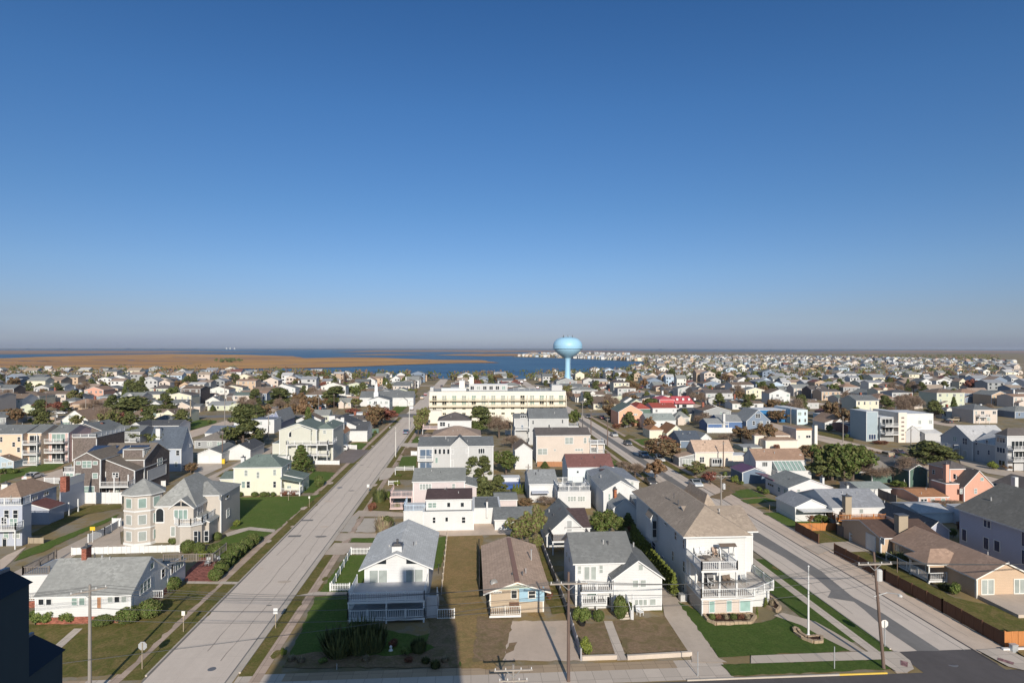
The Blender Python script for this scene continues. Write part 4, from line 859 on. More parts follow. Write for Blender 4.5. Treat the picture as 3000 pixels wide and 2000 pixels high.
h = H('white low house with grey roof among bare trees beside the far street', 'siding:white', 'shingle:rgrey', short='the white grey-roofed house by the bare trees')
h.vol(1320, 140, 190, 1585, D=10, roof='gx', yr=88); h.auto(4, 1)
# =============================================================== B, C : centre foreground
rg('B')
h = H('big white gabled house with brick-topped chimney, upper deck and pale grey roof in foreground', 'siding:white', 'shingle:rpale', short='the big white gabled house')
h.vol(1050, 603, 905, 1582, bz=(1440, 218), roof='gy', yr=482, oh=.6); a = (h.X0, h.X1, h.Y0, h.Y1, h.h)
h.win('f', 1085, 620, 1245, 750, 2, mid=False, glass='glass:pale', name='sliding_door'); h.win('f', 1390, 614, 1542, 748, 2, mid=False, glass='glass:pale', name='sliding_door')
h.tri([(1140, 574), (1230, 536), (1230, 574)]); h.tri([(1398, 572), (1398, 535), (1492, 572)])
h.chimney(1278, 428, 1360, 485, a[2] + .5, 'siding:white', 1.2, z0=a[4] + .6); h.chimney(1292, 404, 1350, 426, a[2] + .7, 'paint:charcoal', .7, cap=False, z0=onY(1292, 428, a[2] + .5)[1] + .9)
h.pipe(1480, 285, 345, a[2] + 14, .12, 'metal:charcoal')
F = G(905, 1082); dx1 = onY(1552, 1080, F.y)[0]; zd = onY(905, 893, F.y)[1]
h.volw(a[0] + .3, a[1] - .3, a[2] - 1.4, a[2] - .02, zd - .25, 'flat', parapet=0, wall='siding:white')
h.win('f', 1160, 900, 1280, 932, 2, mid=False)
h.deck(F.x, dx1, F.y, a[2] - .02, zd, sides='flr', np=3, mat='deck:decklight', fascia='paint:white')
h.deck(F.x, dx1, F.y, a[2] - 1.45, .55, sides='flr', posts=False, mat='deck:decklight')
m = MB()
for k in range(9): m.box(dx1 + .1 + k * .0, dx1 + 1.3, F.y + 1 + k * .3, F.y + 1.3 + k * .3, 0, zd - .28 * k if zd - .28 * k > .2 else .2)
h.t.add('stairs', m, 'deck:decklight'); h.rail([(dx1 + 1.3, F.y + 1, zd), (dx1 + 1.3, F.y + 3.9, .2)], 0, .95); h.rail([(dx1 + 1.35, F.y + .8), (dx1 + 3.2, F.y + .8)], 0, 1.1)
for q in ((1592, 640, 1600, 720), (1610, 560, 1618, 640)): h.win('r', *q)
rg('C')
h = H('small bungalow with wide brown front-gabled roof and pale blue corner', 'siding:tanp', 'shingle:rbrownp', trim='paint:offwhite', short='the brown-roofed bungalow')
h.vol(100, 795, 985, 550, bz=(250, 365), roof='gy', yr=716, oh=.75); a = (h.X0, h.X1, h.Y0, h.Y1, h.h)
h.box('ridge_strip', (a[0] + a[1]) / 2 - .28, (a[0] + a[1]) / 2 + .28, a[2] - .7, a[3], a[4] + h.rise + .09, a[4] + h.rise + .2, 'paint:ridgebrown')
h.box('wall_panel', onY(345, 800, a[2])[0], a[1] + .05, a[2] - .1, a[2] + .3, 1.25, a[4] + .2, 'siding:paleblue3')
h.box('gable_panel', (a[0] + a[1]) / 2 - 1.8, (a[0] + a[1]) / 2 + 1.5, a[2] - .07, a[2] + .1, a[4] + .1, a[4] + .55, 'siding:palegreen')
h.win('f', 418, 795, 484, 860, d=.1); h.win('f', 275, 790, 330, 862, mid=False, name='door'); h.win('f', 125, 798, 200, 815, 3, mid=False)
h.box('porch_recess', onY(262, 800, a[2])[0], onY(344, 800, a[2])[0], a[2] - .06, a[2] + .05, .3, 1.2, 'siding:woodbrown')
h.deck(a[0] - .1, a[0] + 3.4, a[2] - 1.8, a[2] - .03, .5, sides='fl', posts=False, rail='metal:offwhite', mat='deck:tan')
h.pipe(446, 460, 535, a[2] + 8.5, .08); h.pipe(328, 505, 530, a[2] + 9.0, .16, 'metal:rtan')
m = MB(); d_ = onY(135, 730, a[2] + 1.2); m.lathe((0, 0, 0), [(0.01, 0), (.2, .04), (.42, .16)], 12); m.v = [(d_[0] + v[0], a[2] + 1.2 - v[2], d_[1] + v[1] + .1) for v in m.v]; m.bar((d_[0], a[2] + 1.2, d_[1] + .1), (d_[0], a[2] + 1.3, d_[1] - .5), .05); h.t.add('satellite_dish', m, 'metal:grey')
h = H('white two-storey house with grey roof, front balcony and steep catslide gable', 'siding:white', 'shingle:rgreyc', short='the white balcony house')
h.vol(815, 562, 930, 1290, bl=722, roof='gx', yr=312, oh=.35); a = (h.X0, h.X1, h.Y0, h.Y1, h.h)
for q, n in (((833, 588, 864, 656), 1), ((1012, 582, 1045, 650), 1)): h.win('f', *q, n, glass='glass:pale')
h.win('f', 884, 592, 936, 706, 1, mid=False, glass='glass:pale', name='door'); h.win('f', 941, 592, 990, 706, 1, mid=False, glass='glass:pale', name='door')
h.win('l', 740, 455, 750, 510); h.win('l', 762, 500, 772, 555); h.win('l', 795, 740, 803, 800)
P = G(1136, 970); W0, W1 = P.x, onY(1535, 700, P.y)[0]; hw = onY(1535, 685, P.y)[1]; ap = onY(1360, 548, P.y)
h.volw(W0, W1, P.y, a[3] - 1, hw, 'gy', ap[1] - hw, oh=.3)
for q, n in (((1340, 575, 1380, 627), 1), ((1288, 704, 1342, 770), 1), ((1354, 702, 1406, 768), 1), ((1303, 864, 1416, 921), 3), ((1431, 860, 1488, 919), 1)): h.win('f', *q, n, glass='glass:pale')
zb = onY(860, 805, P.y + .2)[1]; x0 = onY(857, 800, P.y + .2)[0]
h.deck(x0, W0 - .05, P.y + .1, a[2] - .02, zb, sides='fl', np=3); h.volw(x0 + .1, W0 - .1, a[2] - .6, a[2] - .03, zb - .3, 'flat', parapet=0)
h.win('f', 1066, 842, 1100, 915, mid=False, glass='glass:dark', name='door')
h.deck(x0, x0 + 2.9, P.y - .6, a[2] - .7, 1.15, sides='f', posts=False)
for i in range(6): h.box('step', x0 + 4.0, x0 + 5.1, P.y - .6 - .3 * i, P.y - .3 - .3 * i, 0, 1.1 - .18 * i, 'concrete:kerb')
h.rail([(x0 + 5.2, P.y + .2, 1.2), (x0 + 5.2, P.y - 2.3, .1)], 0, .95); h.box('post', x0 + 5.3, x0 + 5.45, P.y - 2.4, P.y - 2.25, 0, 2.9, 'paint:white')
h = H('small white cottage with two-tone dark gable roof and rear deck, behind the balcony house', 'siding:white', 'shingle:rgrey', short='the small white two-tone-roofed cottage')
h.vol(575, 335, 440, 935, D=10, roof='gy', yr=168); a = (h.X0, h.X1, h.Y0, h.Y1, h.h); h.win('f', 740, 208, 788, 305, mid=False, glass='paint:grey', name='shutter')
h.volw(a[1] - 3.7, a[1] - .01, a[2] + .01, a[3], a[4] + 1.0, 'gx', 1.6, roofm='shingle:rmaroon2')
h.deck(a[0] + .4, a[0] + 6, a[2] - 3.2, a[2] - .02, 2.0, rail='paint:woodgrey', sides='flr')
# long three-storey on the right
h = H('long white three-storey house with brown hip roof and two furnished balconies', 'siding:white', 'shingle:rbrownl', short='the long white three-storey house')
h.vol(1742, 348, 862, 2240, bl=1325, roof='hip', rise=2.6, oh=.6); a = (h.X0, h.X1, h.Y0, h.Y1, h.h)
h.volw(a[0] + 7.0, a[1] + .8, a[2] + 12, a[3] - 2, a[4] + .02, 'hip', 1.9, oh=.5); h.volw(a[1] - 5.2, a[1] + 1.9, a[2] + 2.3, a[2] + 11, a[4] + .01, 'gx', 1.8, oh=.5)
s = h; h.X0, h.X1, h.Y0, h.Y1, h.h = a
for q in ((1457, 372, 1488, 445), (1625, 455, 1640, 545), (1645, 292, 1664, 365), (1714, 360, 1730, 440), (1714, 535, 1734, 635), (1560, 215, 1580, 240), (1650, 650, 1668, 720), (1712, 720, 1728, 790), (1540, 500, 1552, 560), (1400, 340, 1412, 400)): h.win('l', *q, glass='glass:navy')
y0, y1 = Yof(a[0], 1500), Yof(a[0], 1462); h.volw(a[0] - .9, a[0], y0, y1, a[4] - .9, 'gy', .8, z0=a[4] - 4, oh=.15); h.winw(('y', h.Y0, h.X0 + .15, h.X1 - .1, a[4] - 3.6, a[4] - 1.2), -1, 1)
L = G(1872, 1012); zL = onY(1872, 852, L.y)[1]; zU = onY(1880, 628, L.y)[1]; xl1 = onY(2290, 850, L.y)[0]; xr1 = onY(2385, 800, L.y + 4)[0]
h.volw(L.x, xl1, L.y, a[2] - .01, zL - .3, 'flat', parapet=0, wall='siding:beigel')
for q in ((1928, 880, 1980, 978), (2074, 875, 2122, 972), (2182, 872, 2280, 970)): h.win('f', *q, mid=False, glass='glass:teal2', d=.01) if PAL.setdefault('teal2', (.28, .42, .38)) else 0
h.volw(xl1, xr1 - .2, L.y + 2.2, a[2] - .01, zL - .3, 'flat', parapet=0, wall='siding:white')
h.deck(L.x - .2, xl1 + .2, L.y - .25, a[2], zL, sides='fl', posts=False, mat='deck:deckl2')
h.deck(xl1 + .2, xr1 + .2, L.y + 1.9, a[2] + 4, zL, sides='r', posts=False, mat='deck:deckl2'); h.rail([(xl1 + .2, L.y - .2), (xr1 + .15, L.y + 1.9)], zL + .02)
ux1 = onY(2170, 620, L.y)[0]; h.deck(L.x - .1, ux1, L.y - .1, a[2], zU, sides='flr', posts=False, mat='deck:deckl2')
for k in range(3): xx = L.x + (ux1 - L.x - .2) * k / 2; h.box('post', xx, xx + .18, L.y - .05, L.y + .13, zL, zU - .2, 'paint:white')
for k in range(1, 3): h.box('post', L.x, L.x + .18, L.y + 2.0 * k, L.y + 2.0 * k + .18, zL, zU - .2, 'paint:white')
h.pipe(1643, 0, 40, a[2] + 14, .1)
def lounge(x, y, z, mat, label, rot=0.0, group=None):
    t = Thing('chair', label, 'chair', (x, y, z), group); m = MB(); m.box(x - .3, x + .3, y - .3, y + .3, z + .36, z + .44); t.add('seat', m, mat)
    m = MB(); m.prism([(x - .3, y + .25, z + .44), (x + .3, y + .25, z + .44), (x + .3, y + .42, z + 1.0), (x - .3, y + .42, z + 1.0)], (0, .06, 0)); t.add('backrest', m, mat)
    for dx in (-.27, .23):
        for dy in (-.27, .23): m = MB(); m.box(x + dx, x + dx + .05, y + dy, y + dy + .05, z, z + .36); t.add('leg', m, mat)
        m = MB(); m.box(x + dx, x + dx + .05, y - .28, y + .3, z + .6, z + .65); t.add('armrest', m, mat)
    t.o.rotation_euler = (0, 0, rot); return t
def table(x, y, z, r, mat, label, hh=.72, round_=True, group=None):
    t = Thing('table', label, 'table', (x, y, z), group); m = MB(); m.lathe((x, y, z + hh), [(.01, .0), (r, 0), (r, .05), (.01, .05)], 16); t.add('tabletop', m, mat); m = MB(); m.tube([(x, y, z), (x, y, z + hh)], .05, 7); t.add('pedestal', m, mat); m = MB(); m.lathe((x, y, z), [(.25, 0), (.25, .05), (.04, .1)], 10); t.add('foot', m, mat); return t
for k, (u, v, mt, lb) in enumerate([(1840, 520, 'paint:white', 'white patio chair nearest the corner of the upper balcony'), (1885, 515, 'paint:white', 'white patio chair beside the low table on the upper balcony'), (1945, 505, 'paint:lightgrey', 'light grey patio chair near the wall on the upper balcony'), (1985, 515, 'paint:rtan', 'brown cushioned patio chair on the upper balcony')]):
    P = G(u, v, zU); lounge(P.x, P.y, zU + .03, mt, lb)
P = G(1895, 530, zU); table(P.x, P.y - .6, zU + .03, .55, 'wood:woodgrey', 'low round table between the chairs on the upper balcony', .4)
P = G(2080, 530, zU); t = Thing('porch_swing', 'covered white-framed swing seat with brown canopy on the upper balcony', 'swing', (P.x, P.y, zU))
for dx in (-.9, .9): m = MB(); m.bar((P.x + dx, P.y - .5, zU + .03), (P.x + dx, P.y, zU + 1.7), .06); m.bar((P.x + dx, P.y + .5, zU + .03), (P.x + dx, P.y, zU + 1.7), .06); t.add('frame', m, 'metal:white')
m = MB(); m.box(P.x - .8, P.x + .8, P.y - .3, P.y + .3, zU + .45, zU + .55); t.add('seat', m, 'paint:grey'); m = MB(); m.prism([(P.x - 1, P.y - .6, zU + 1.6), (P.x - 1, P.y, zU + 1.85), (P.x - 1, P.y + .6, zU + 1.6), (P.x - 1, P.y, zU + 1.78)], (2, 0, 0)); t.add('canopy', m, 'paint:rtaupe2' if PAL.setdefault('rtaupe2', (.16, .12, .09)) else '')
P = G(1920, 745, zL); t = Thing('grill', 'black covered grill under the upper balcony', 'grill', (P.x, P.y, zL)); m = MB(); m.box(P.x - .6, P.x + .6, P.y - .3, P.y + .3, zL + .03, zL + .9); t.add('cart', m, 'paint:black'); m = MB(); m.prism([(P.x - .6, P.y - .3, zL + .9), (P.x - .6, P.y + .3, zL + .9), (P.x - .6, P.y + .2, zL + 1.3), (P.x - .6, P.y - .1, zL + 1.3)], (1.2, 0, 0)); t.add('hood', m, 'paint:charcoal')
for u, v, mt, lb in ((1950, 760, 'paint:white', 'white folding lounge chair in the covered balcony'), (2075, 750, 'paint:rtaupe2', 'dark reclining chair left of the bench in the covered balcony'), (2110, 745, 'paint:rtaupe2', 'dark upright chair at the right post of the covered balcony'), (2240, 745, 'paint:grey', 'grey chair on the open right corner of the lower balcony')): P = G(u, v, zL); lounge(P.x, P.y, zL + .03, mt, lb, .4)

# =============================================================== centre, behind the front row
rg('E3')
h = H('wide light grey three-storey house with small cross gable and row of dark windows', 'siding:lightgrey', 'shingle:rgrey2', short='the wide light grey house')
h.vol(492, 622, 1010, 1352, D=11, roof='gx', yr=508); a = (h.X0, h.X1, h.Y0, h.Y1, h.h)
for k in range(6): h.win('f', 625 + k * 49, 643, 657 + k * 49, 705, mid=False, glass='glass:dark')
for q, n in (((1038, 640, 1072, 692), 1), ((1178, 636, 1257, 700), 3), ((685, 742, 718, 808), 1), ((625, 790, 655, 825), 1), ((866, 770, 898, 850), 1), ((1085, 765, 1110, 830), 1)): h.win('f', *q, n, mid=False)
ax0, ax1 = onY(860, 620, a[2])[0], onY(1068, 620, a[2])[0]; h.volw(ax0, ax1, a[2] - .06, a[2] + 5, a[4], 'gy', 2.0, oh=.2)
h.deck(a[0] - .1, a[0] + 3.4, a[2] - .9, a[2] - .02, a[4] - 2.9, sides='fl', posts=False); h.deck(a[0] - .1, a[0] + 3.4, a[2] - .9, a[2] - .02, a[4] - 5.7, sides='fl', posts=True)
for x in (0, 3.3): h.box('post', a[0] - .1 + x, a[0] + .1 + x, a[2] - .9, a[2] - .7, a[4] - 2.9, a[4], 'paint:white')
h.winw(('y', a[2] - .01, a[0] + .3, a[0] + 3.1, a[4] - 2.7, a[4] - .5), -1, 2, glass='glass:slateblue2', mid=False) if PAL.setdefault('slateblue2', (.10, .14, .20)) else 0
h.winw(('y', a[2] - .01, a[0] + .3, a[0] + 3.1, a[4] - 5.5, a[4] - 3.4), -1, 2, glass='glass:slateblue2', mid=False)
h = H('pale pink-grey house with plain light grey roof and pink side decks', 'siding:pinkgrey', 'shingle:rlg3', short='the pink-grey house')
h.vol(430, 1025, 1345, 1025, D=9, roof='gx', yr=868); a = (h.X0, h.X1, h.Y0, h.Y1, h.h)
h.win('f', 505, 1042, 645, 1112, 4, glass='glass:pale'); h.win('f', 878, 1042, 918, 1108, 1, glass='glass:pale')
for z in (2.6, .5): h.deck(a[0] - 4.2, a[0] - .02, a[2] - .5, a[2] + 5, z, sides='fl', rail='paint:pinkrail', fascia='paint:pinkrail', post='paint:pinkrail', z0=0)
h.volw(a[1], a[1] + 2.2, a[2] + 2, a[3], 3.6, 'sR', .6)
h = H('white two-storey house with stepped upper floor and dark maroon strip roof', 'siding:white', 'shingle:rmaroon2', short='the white stepped-storey house')
h.vol(545, 1378, 1590, 1128, D=9.5, roof='flat', parapet=.05, roofm='shingle:rgrey'); a = (h.X0, h.X1, h.Y0, h.Y1, h.h)
for q in ((655, 1425, 692, 1495), (800, 1425, 836, 1478), (988, 1422, 1036, 1495)): h.win('f', *q)
h.volw(a[0] + .5, a[1] - .4, a[2] + .8, a[3] - 1, onY(600, 1232, a[2] + .8)[1], 'gx', .75)
for q, n in (((600, 1258, 705, 1322), 2), ((820, 1256, 862, 1312), 1), ((975, 1256, 1020, 1310), 1)): h.win('f', *q, n)
h.volw(a[0] - 3.4, a[0] - .01, a[2] + 2.5, a[2] + 8, 2.6, 'flat', parapet=0, roofm='deck:rwhite'); h.rail([(h.X0, h.Y1), (h.X0, h.Y0), (h.X1, h.Y0)], 2.8, .95, 'paint:paleblue')
h.volw(a[1], a[1] + 4.6, a[2] + 3.6, a[3] + 2, 2.5, 'flat', parapet=.1, roofm='shingle:rgrey'); h.chimney(1272, 1250, 1292, 1330, a[2] + 3, 'siding:white', .6, z0=2)
h = H('long white shed with grey roof behind the dry lawn', 'siding:white', 'shingle:rgrey', 'garage', 'garage', short='the long white shed')
h.vol(1372, 1462, 1580, 1640, D=8, roof='gx', yr=1318); h.volw(h.X1, h.X1 + 3.5, h.Y0 + .5, h.Y1 - .03, h.h, 'gx', h.rise * .98)
h = H('small pale pink garage with light grey roof beyond the long white shed', 'siding:pinkgrey', 'shingle:rlg3', 'garage', 'garage', short='the small pink garage')
h.vol(1372, 1235, 1320, 1625, D=6, roof='gx', yr=1158)
h = H('house with broad tan hip roof tucked behind the wide light grey house', 'siding:white', 'shingle:rtanl', short='the tan hip-roofed house')
h.vol(650, 505, 720, 1208, D=12, roof='hip', yr=385); a = (h.X0, h.X1, h.Y0, h.Y1, h.h); h.volw(a[0] - 3.8, a[0] - .1, a[2] + 2, a[2] + 9, a[4] - .9, 'hip', .7)
h = H('white house with dark brown hip roof in front of the cream hotel', 'siding:white', 'shingle:rbrown3', short='the white dark-hip-roofed house by the hotel')
h.vol(715, 328, 520, 1100, D=11, roof='hip', yr=225); a = (h.X0, h.X1, h.Y0, h.Y1, h.h); h.win('f', 738, 335, 803, 385, 2, glass='glass:dark'); h.win('f', 832, 352, 852, 390)
h.deck(a[0] - 5, a[0] - .05, a[2] - 1.5, a[2] + 5, 3.4, sides='fl', rail='paint:pinkrail', fascia='paint:pinkrail')
h = H('small plain white gabled building between evergreens', 'siding:white', 'shingle:rbrown', 'house', short='the plain white gabled building')
h.vol(1605, 660, 880, 1800, D=8, roof='gy', yr=588)
h = H('tall light grey house with dark roofs, side stairs and small balconies below the hotel', 'siding:lightgrey', 'shingle:rgrey2', short='the tall light grey house below the hotel')
h.vol(1765, 300, 600, 2215, D=9, roof='gx', yr=182); a = (h.X0, h.X1, h.Y0, h.Y1, h.h)
for q in ((1800, 318, 1820, 360), (2138, 308, 2158, 350), (1745, 410, 1770, 450), (1745, 515, 1770, 560), (1985, 365, 2003, 398)): h.win('f', *q, glass='glass:dark')
h.volw(a[0] - 4.5, a[0] - .02, a[2] + 1.5, a[3] - 1, a[4] - .1, 'gx', 1.2); h.win('f', 1662, 258, 1732, 292, 3, mid=False, glass='glass:dark'); h.win('f', 1670, 370, 1700, 430, glass='glass:slateblue2'); h.deck(a[0] - 4.5, a[0] - .02, a[2] + .2, a[2] + 1.45, a[4] - 3.4, sides='fl')
h.deck(a[1], a[1] + 3.4, a[2] + .5, a[2] + 4, a[4] - 2.5, sides='fr')
rg('E4')
h = H('beige three-storey house with brown roof and white corner balconies on the street side', 'siding:beigel', 'shingle:rbrown3', short='the beige balcony house')
h.vol(-112, 495, 800, 505, D=9, roof='gx', yr=402); a = (h.X0, h.X1, h.Y0, h.Y1, h.h)
for q, n in (((215, 510, 312, 590), 2), ((430, 512, 465, 580), 1), ((485, 515, 508, 570), 1), ((330, 640, 425, 668), 3), ((90, 645, 112, 668), 1), ((-100, 640, 15, 710), 2)): h.win('f', *q, n, glass='glass:pale')
h.deck(a[1] - .1, a[1] + 3.8, a[2] - .6, a[2] + 3.4, a[4] - 2.1, sides='fr', np=3); h.deck(a[1] - .1, a[1] + 3.8, a[2] - .6, a[2] + 3.4, a[4] - 4.6, sides='fr'); h.volw(a[1], a[1] + 3.6, a[2] + .2, a[2] + 7, a[4] - 2.35, 'flat', parapet=0, roofm='deck:rwhite'); h.win('f', 500, 628, 600, 680, 4, mid=False, glass='glass:dark')
h = H('house with maroon roof, white front and blue-shaded side wall', 'siding:whiteblue', 'shingle:rmar3', short='the maroon-roofed house')
h.vol(250, 860, 1080, 770, D=8, roof='gx', yr=705); h.win('f', 350, 895, 375, 920); h.win('f', 690, 900, 720, 940); h.pipe(420, 685, 720, h.Y0 + 4); h.pipe(392, 820, 850, h.Y0 + 1, .12)
h = H('white house with broad low grey gable roof and pale blue side', 'siding:white', 'shingle:rblueg', short='the broad grey-gabled house')
h.vol(592, 1030, 1230, 1062, D=13, roof='gy', yr=975); h.win('f', 665, 1045, 715, 1080); h.win('f', 970, 1020, 1005, 1060); h.box('skylight', (h.X0 + h.X1) / 2 - 2, (h.X0 + h.X1) / 2 - .6, h.Y0 + 7, h.Y0 + 8.5, h.h + h.rise - .6, h.h + h.rise + .12, 'glass:dark')
h = H('white flat-roofed house with a roof terrace crowded with white furniture', 'siding:whitegrey', 'deck:rlightgrey', short='the roof-terrace house')
h.vol(135, 1140, 1330, 510, D=7.5, roof='flat', parapet=0); h.rail([(h.X0, h.Y1), (h.X0, h.Y0), (h.X1, h.Y0), (h.X1, h.Y1), (h.X0, h.Y1)], h.h + .15, 1.0); h.win('f', 245, 1185, 345, 1248, 3, glass='glass:pale'); h.win('f', 360, 1185, 448, 1248, 3, glass='glass:pale'); TER = (h.X0, h.X1, h.Y0, h.Y1, h.h)
h = H('white house with tall brick chimney and blue-shaded wing beside the long three-storey house', 'siding:white', 'shingle:rlightgrey', short='the brick-chimney white house')
h.vol(735, 1352, 1560, 990, D=5, roof='gy', yr=1240) if 0 else h.vol(660, 1130, 1440, 1050, D=11, roof='gy', yr=1015)
a = (h.X0, h.X1, h.Y0, h.Y1, h.h); h.win('f', 938, 1232, 998, 1285, 2, mid=False, glass='glass:navy'); h.win('f', 715, 1160, 738, 1230); h.chimney(785, 1112, 812, 1290, a[2] - 1.0, 'brick:rust2', .8, z0=2) if PAL.setdefault('rust2', (.34, .13, .07)) else 0
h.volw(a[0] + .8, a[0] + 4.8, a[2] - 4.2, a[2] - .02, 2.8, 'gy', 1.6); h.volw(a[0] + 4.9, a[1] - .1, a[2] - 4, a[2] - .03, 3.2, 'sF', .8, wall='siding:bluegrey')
rg('E3')
h = H('white cottage with light grey roof and pale blue porch awning behind the pink garage', 'siding:white', 'shingle:rlightgrey', short='the light grey-roofed cottage')
h.vol(1770, 1052, 1260, 2088, D=10, roof='gx', yr=885); h.box('awning', h.X0 + .3, h.X0 + 3.6, h.Y0 - 1.6, h.Y0 - .02, 2.1, 2.3, 'paint:bluegrey')
h = H('low white building with blue pool cover between tall evergreens', 'siding:white', 'deck:rwhite', 'shed', 'shed', short='the low white pool building'); h.vol(1370, 985, 1060, 1660, D=3, roof='flat', parapet=0); h.box('pool_cover', h.X0, h.X1, h.Y0 - 4, h.Y0 - .05, 0, .7, 'paint:jeepblue')
rg('E4')
h = H('peach house with grey-green roof slope facing the street', 'stucco:peach2', 'shingle:rgreen2', short='the peach gable house')
h.vol(832, 222, 385, 1108, D=13, roof='gy', yr=140); h.win('f', 882, 242, 902, 265); h.win('f', 1005, 240, 1048, 262, 2, mid=False, glass='glass:pale'); h.box('shed_box', h.X0 + 1.4, h.X1 - .3, h.Y0 - .7, h.Y0 - .02, .2, 1.3, 'paint:rorange')
h = H('white house with long red roof and dark red left hip', 'siding:white', 'shingle:rred', short='the red-roofed white house')
h.vol(1225, 180, 340, 1498, D=12, roof='gx', yr=118); a = (h.X0, h.X1, h.Y0, h.Y1, h.h); h.win('f', 1255, 192, 1280, 222, 2, mid=False); h.win('f', 1452, 192, 1468, 215); h.volw(a[0] - 7, a[0] - .02, a[2] + 2.5, a[3] + 4, a[4] - .6, 'hip', 2.2, wall='siding:green')
h = H('low white cottage with plain pale grey roof below the red-roofed house', 'siding:white', 'shingle:rpaleg', short='the pale grey-roofed cottage')
h.vol(1160, 322, 430, 1488, D=10, roof='gx', yr=238); h.auto(3, 1)
h = H('cream cottage with rounded gable front and orange-brown roof', 'stucco:cream2', 'shingle:rorange', short='the round-gabled cream cottage')
h.vol(1385, 470, 545, 1600, D=10, roof='gy', yr=378); h.win('f', 1455, 425, 1475, 450, glass='glass:pale'); h.win('f', 1515, 410, 1535, 440); h.volw(h.X0 - 4.5, h.X0 - .02, h.Y0 + 4, h.Y0 + 12, 2.6, 'hip', 1.4)
h = H('bright red two-storey shop house with red awnings and white ground floor', 'paint:redp', 'paint:redp', short='the bright red shop house')
h.vol(1480, 112, 190, 1690, D=13, roof='gx', yr=42, wall='siding:white', roofm='paint:redp'); a = (h.X0, h.X1, h.Y0, h.Y1, h.h); h.win('f', 1500, 130, 1530, 180, mid=False, glass='glass:dark'); h.win('f', 1560, 135, 1615, 170, mid=False, glass='glass:dark')
h.volw(a[0] - 7.5, a[0] - .02, a[2] + 1, a[3], a[4] + 1.2, 'hip', 1.4, wall='paint:redp'); m = MB(); m.prism([(a[0] - .3, a[2] - 1.4, a[4] - .5), (a[0] - .3, a[2] - .02, a[4] + .1), (a[0] - .3, a[2] - .02, a[4] - .5)], (a[1] - a[0] + .8, 0, 0)); h.t.add('awning', m, 'paint:redp')
for k in range(4): xx = a[0] + 1.2 + k * 3; h.box('dormer', xx, xx + 1.0, a[2] + 1.6, a[2] + 3.2, a[4] + .9, a[4] + 1.9, 'paint:white')
h = H('low cream shop with brown mansard roof and small yellow sign', 'siding:cream2', 'shingle:rbrown', 'shop', 'shop', short='the brown mansard shop')
h.vol(545, 132, 195, 805, D=14, roof='sF', yr=None, rise=2.6); m = MB(); xs = onY(672, 110, h.Y0); xe = onY(722, 90, h.Y0); m.box(xs[0], xe[0], h.Y0 + .4, h.Y0 + .55, h.h + .6, h.h + 2.0); h.t.add('sign_board', m, 'paint:yellow2'); h.auto(4, 1)
h = H('cream ranch with tan roof, white bay window and porch on the right street', 'siding:cream3', 'shingle:rbrownp', short='the cream tan-roofed ranch')
rg('E5')
h.vol(165, 555, 745, 660, bl=55, roof='gx', yr=400, oh=.2); a = (h.X0, h.X1, h.Y0, h.Y1, h.h)
h.win('f', 220, 615, 285, 690, 2, glass='glass:dark'); h.box('bay', onY(355, 650, a[2])[0], onY(500, 650, a[2])[0], a[2] - 1.2, a[2] - .02, .3, 2.2, 'paint:grey'); h.winw(('y', a[2] - 1.2, onY(362, 650, a[2])[0], onY(492, 650, a[2])[0], .9, 2.1), -1, 4, mid=False)
h.volw(a[1], a[1] + 4.5, a[2] + .6, a[2] + 5, 2.5, 'flat', parapet=.05, roofm='deck:rwhite'); h.volw(a[0] - 4, a[0] - .02, a[2] + .5, a[2] + 5, 2.2, 'sL', .8, wall='siding:grey'); h.winw(('y', h.Y0, h.X0 + .8, h.X1 - .2, .6, 1.9), -1, 4, mid=False)
h = H('white house with orange-tan roof, sloping glass sunroom and purple porch roof', 'siding:white', 'shingle:rtan3', short='the glass-sunroom house')
h.vol(962, 668, 900, 1615, bl=800, roof='gx', yr=513); a = (h.X0, h.X1, h.Y0, h.Y1, h.h); h.win('f', 1040, 680, 1115, 745, 3, mid=False, glass='glass:dark')
sx0, sx1 = onY(1180, 668, a[2])[0], onY(1540, 668, a[2])[0]
m = MB(); m.prism([(sx0, a[2] - .02, 2.2), (sx0, a[2] - .02, a[4] - .1), (sx0, a[2] - 2.4, 2.2)], (sx1 - sx0, 0, 0)); o = h.t.add('sunroom', m, 'glass:teal')
m = MB()
for k in range(8): xx = sx0 + (sx1 - sx0) * k / 7; m.bar((xx, a[2] - .02, a[4] - .02), (xx, a[2] - 2.45, 2.25), .13)
h.t.add('glazing_bars', m, 'paint:white', parent=o); h.volw(sx0 - .1, a[1] - .1, a[2] - 2.5, a[2] - .03, 2.0, 'flat', parapet=.05)
h.chimney(868, 505, 900, 560, a[3] - 3, 'siding:white', z0=4); h.pipe(1540, 590, 640, a[2] + 1.5, .25, 'paint:white')
h.volw(a[0] - 5.5, a[0] - .1, a[2] - 5, a[2] + 1.0, 2.4, 'gy', .9, wall='siding:slateblue', roofm='metal:purple')
for k in range(5): h.box('post', a[0] - 1.2, a[0] - 1.0, a[2] - 8 - k * .01 - k * 1.6, a[2] - 7.8 - k * 1.6, 0, 2.4, 'paint:lilac')
m = MB(); m.prism([(a[0] - 3.6, a[2] - 15, 2.75), (a[0] - .9, a[2] - 15, 2.4), (a[0] - .9, a[2] - 15, 2.55), (a[0] - 3.6, a[2] - 15, 2.9)], (0, 8, 0)); h.t.add('porch_roof', m, 'metal:purple')
h = H('low white ranch with grey roof, gable end facing the camera by the right street', 'siding:pinkwhite', 'shingle:rlg3', short='the low gable-end ranch')
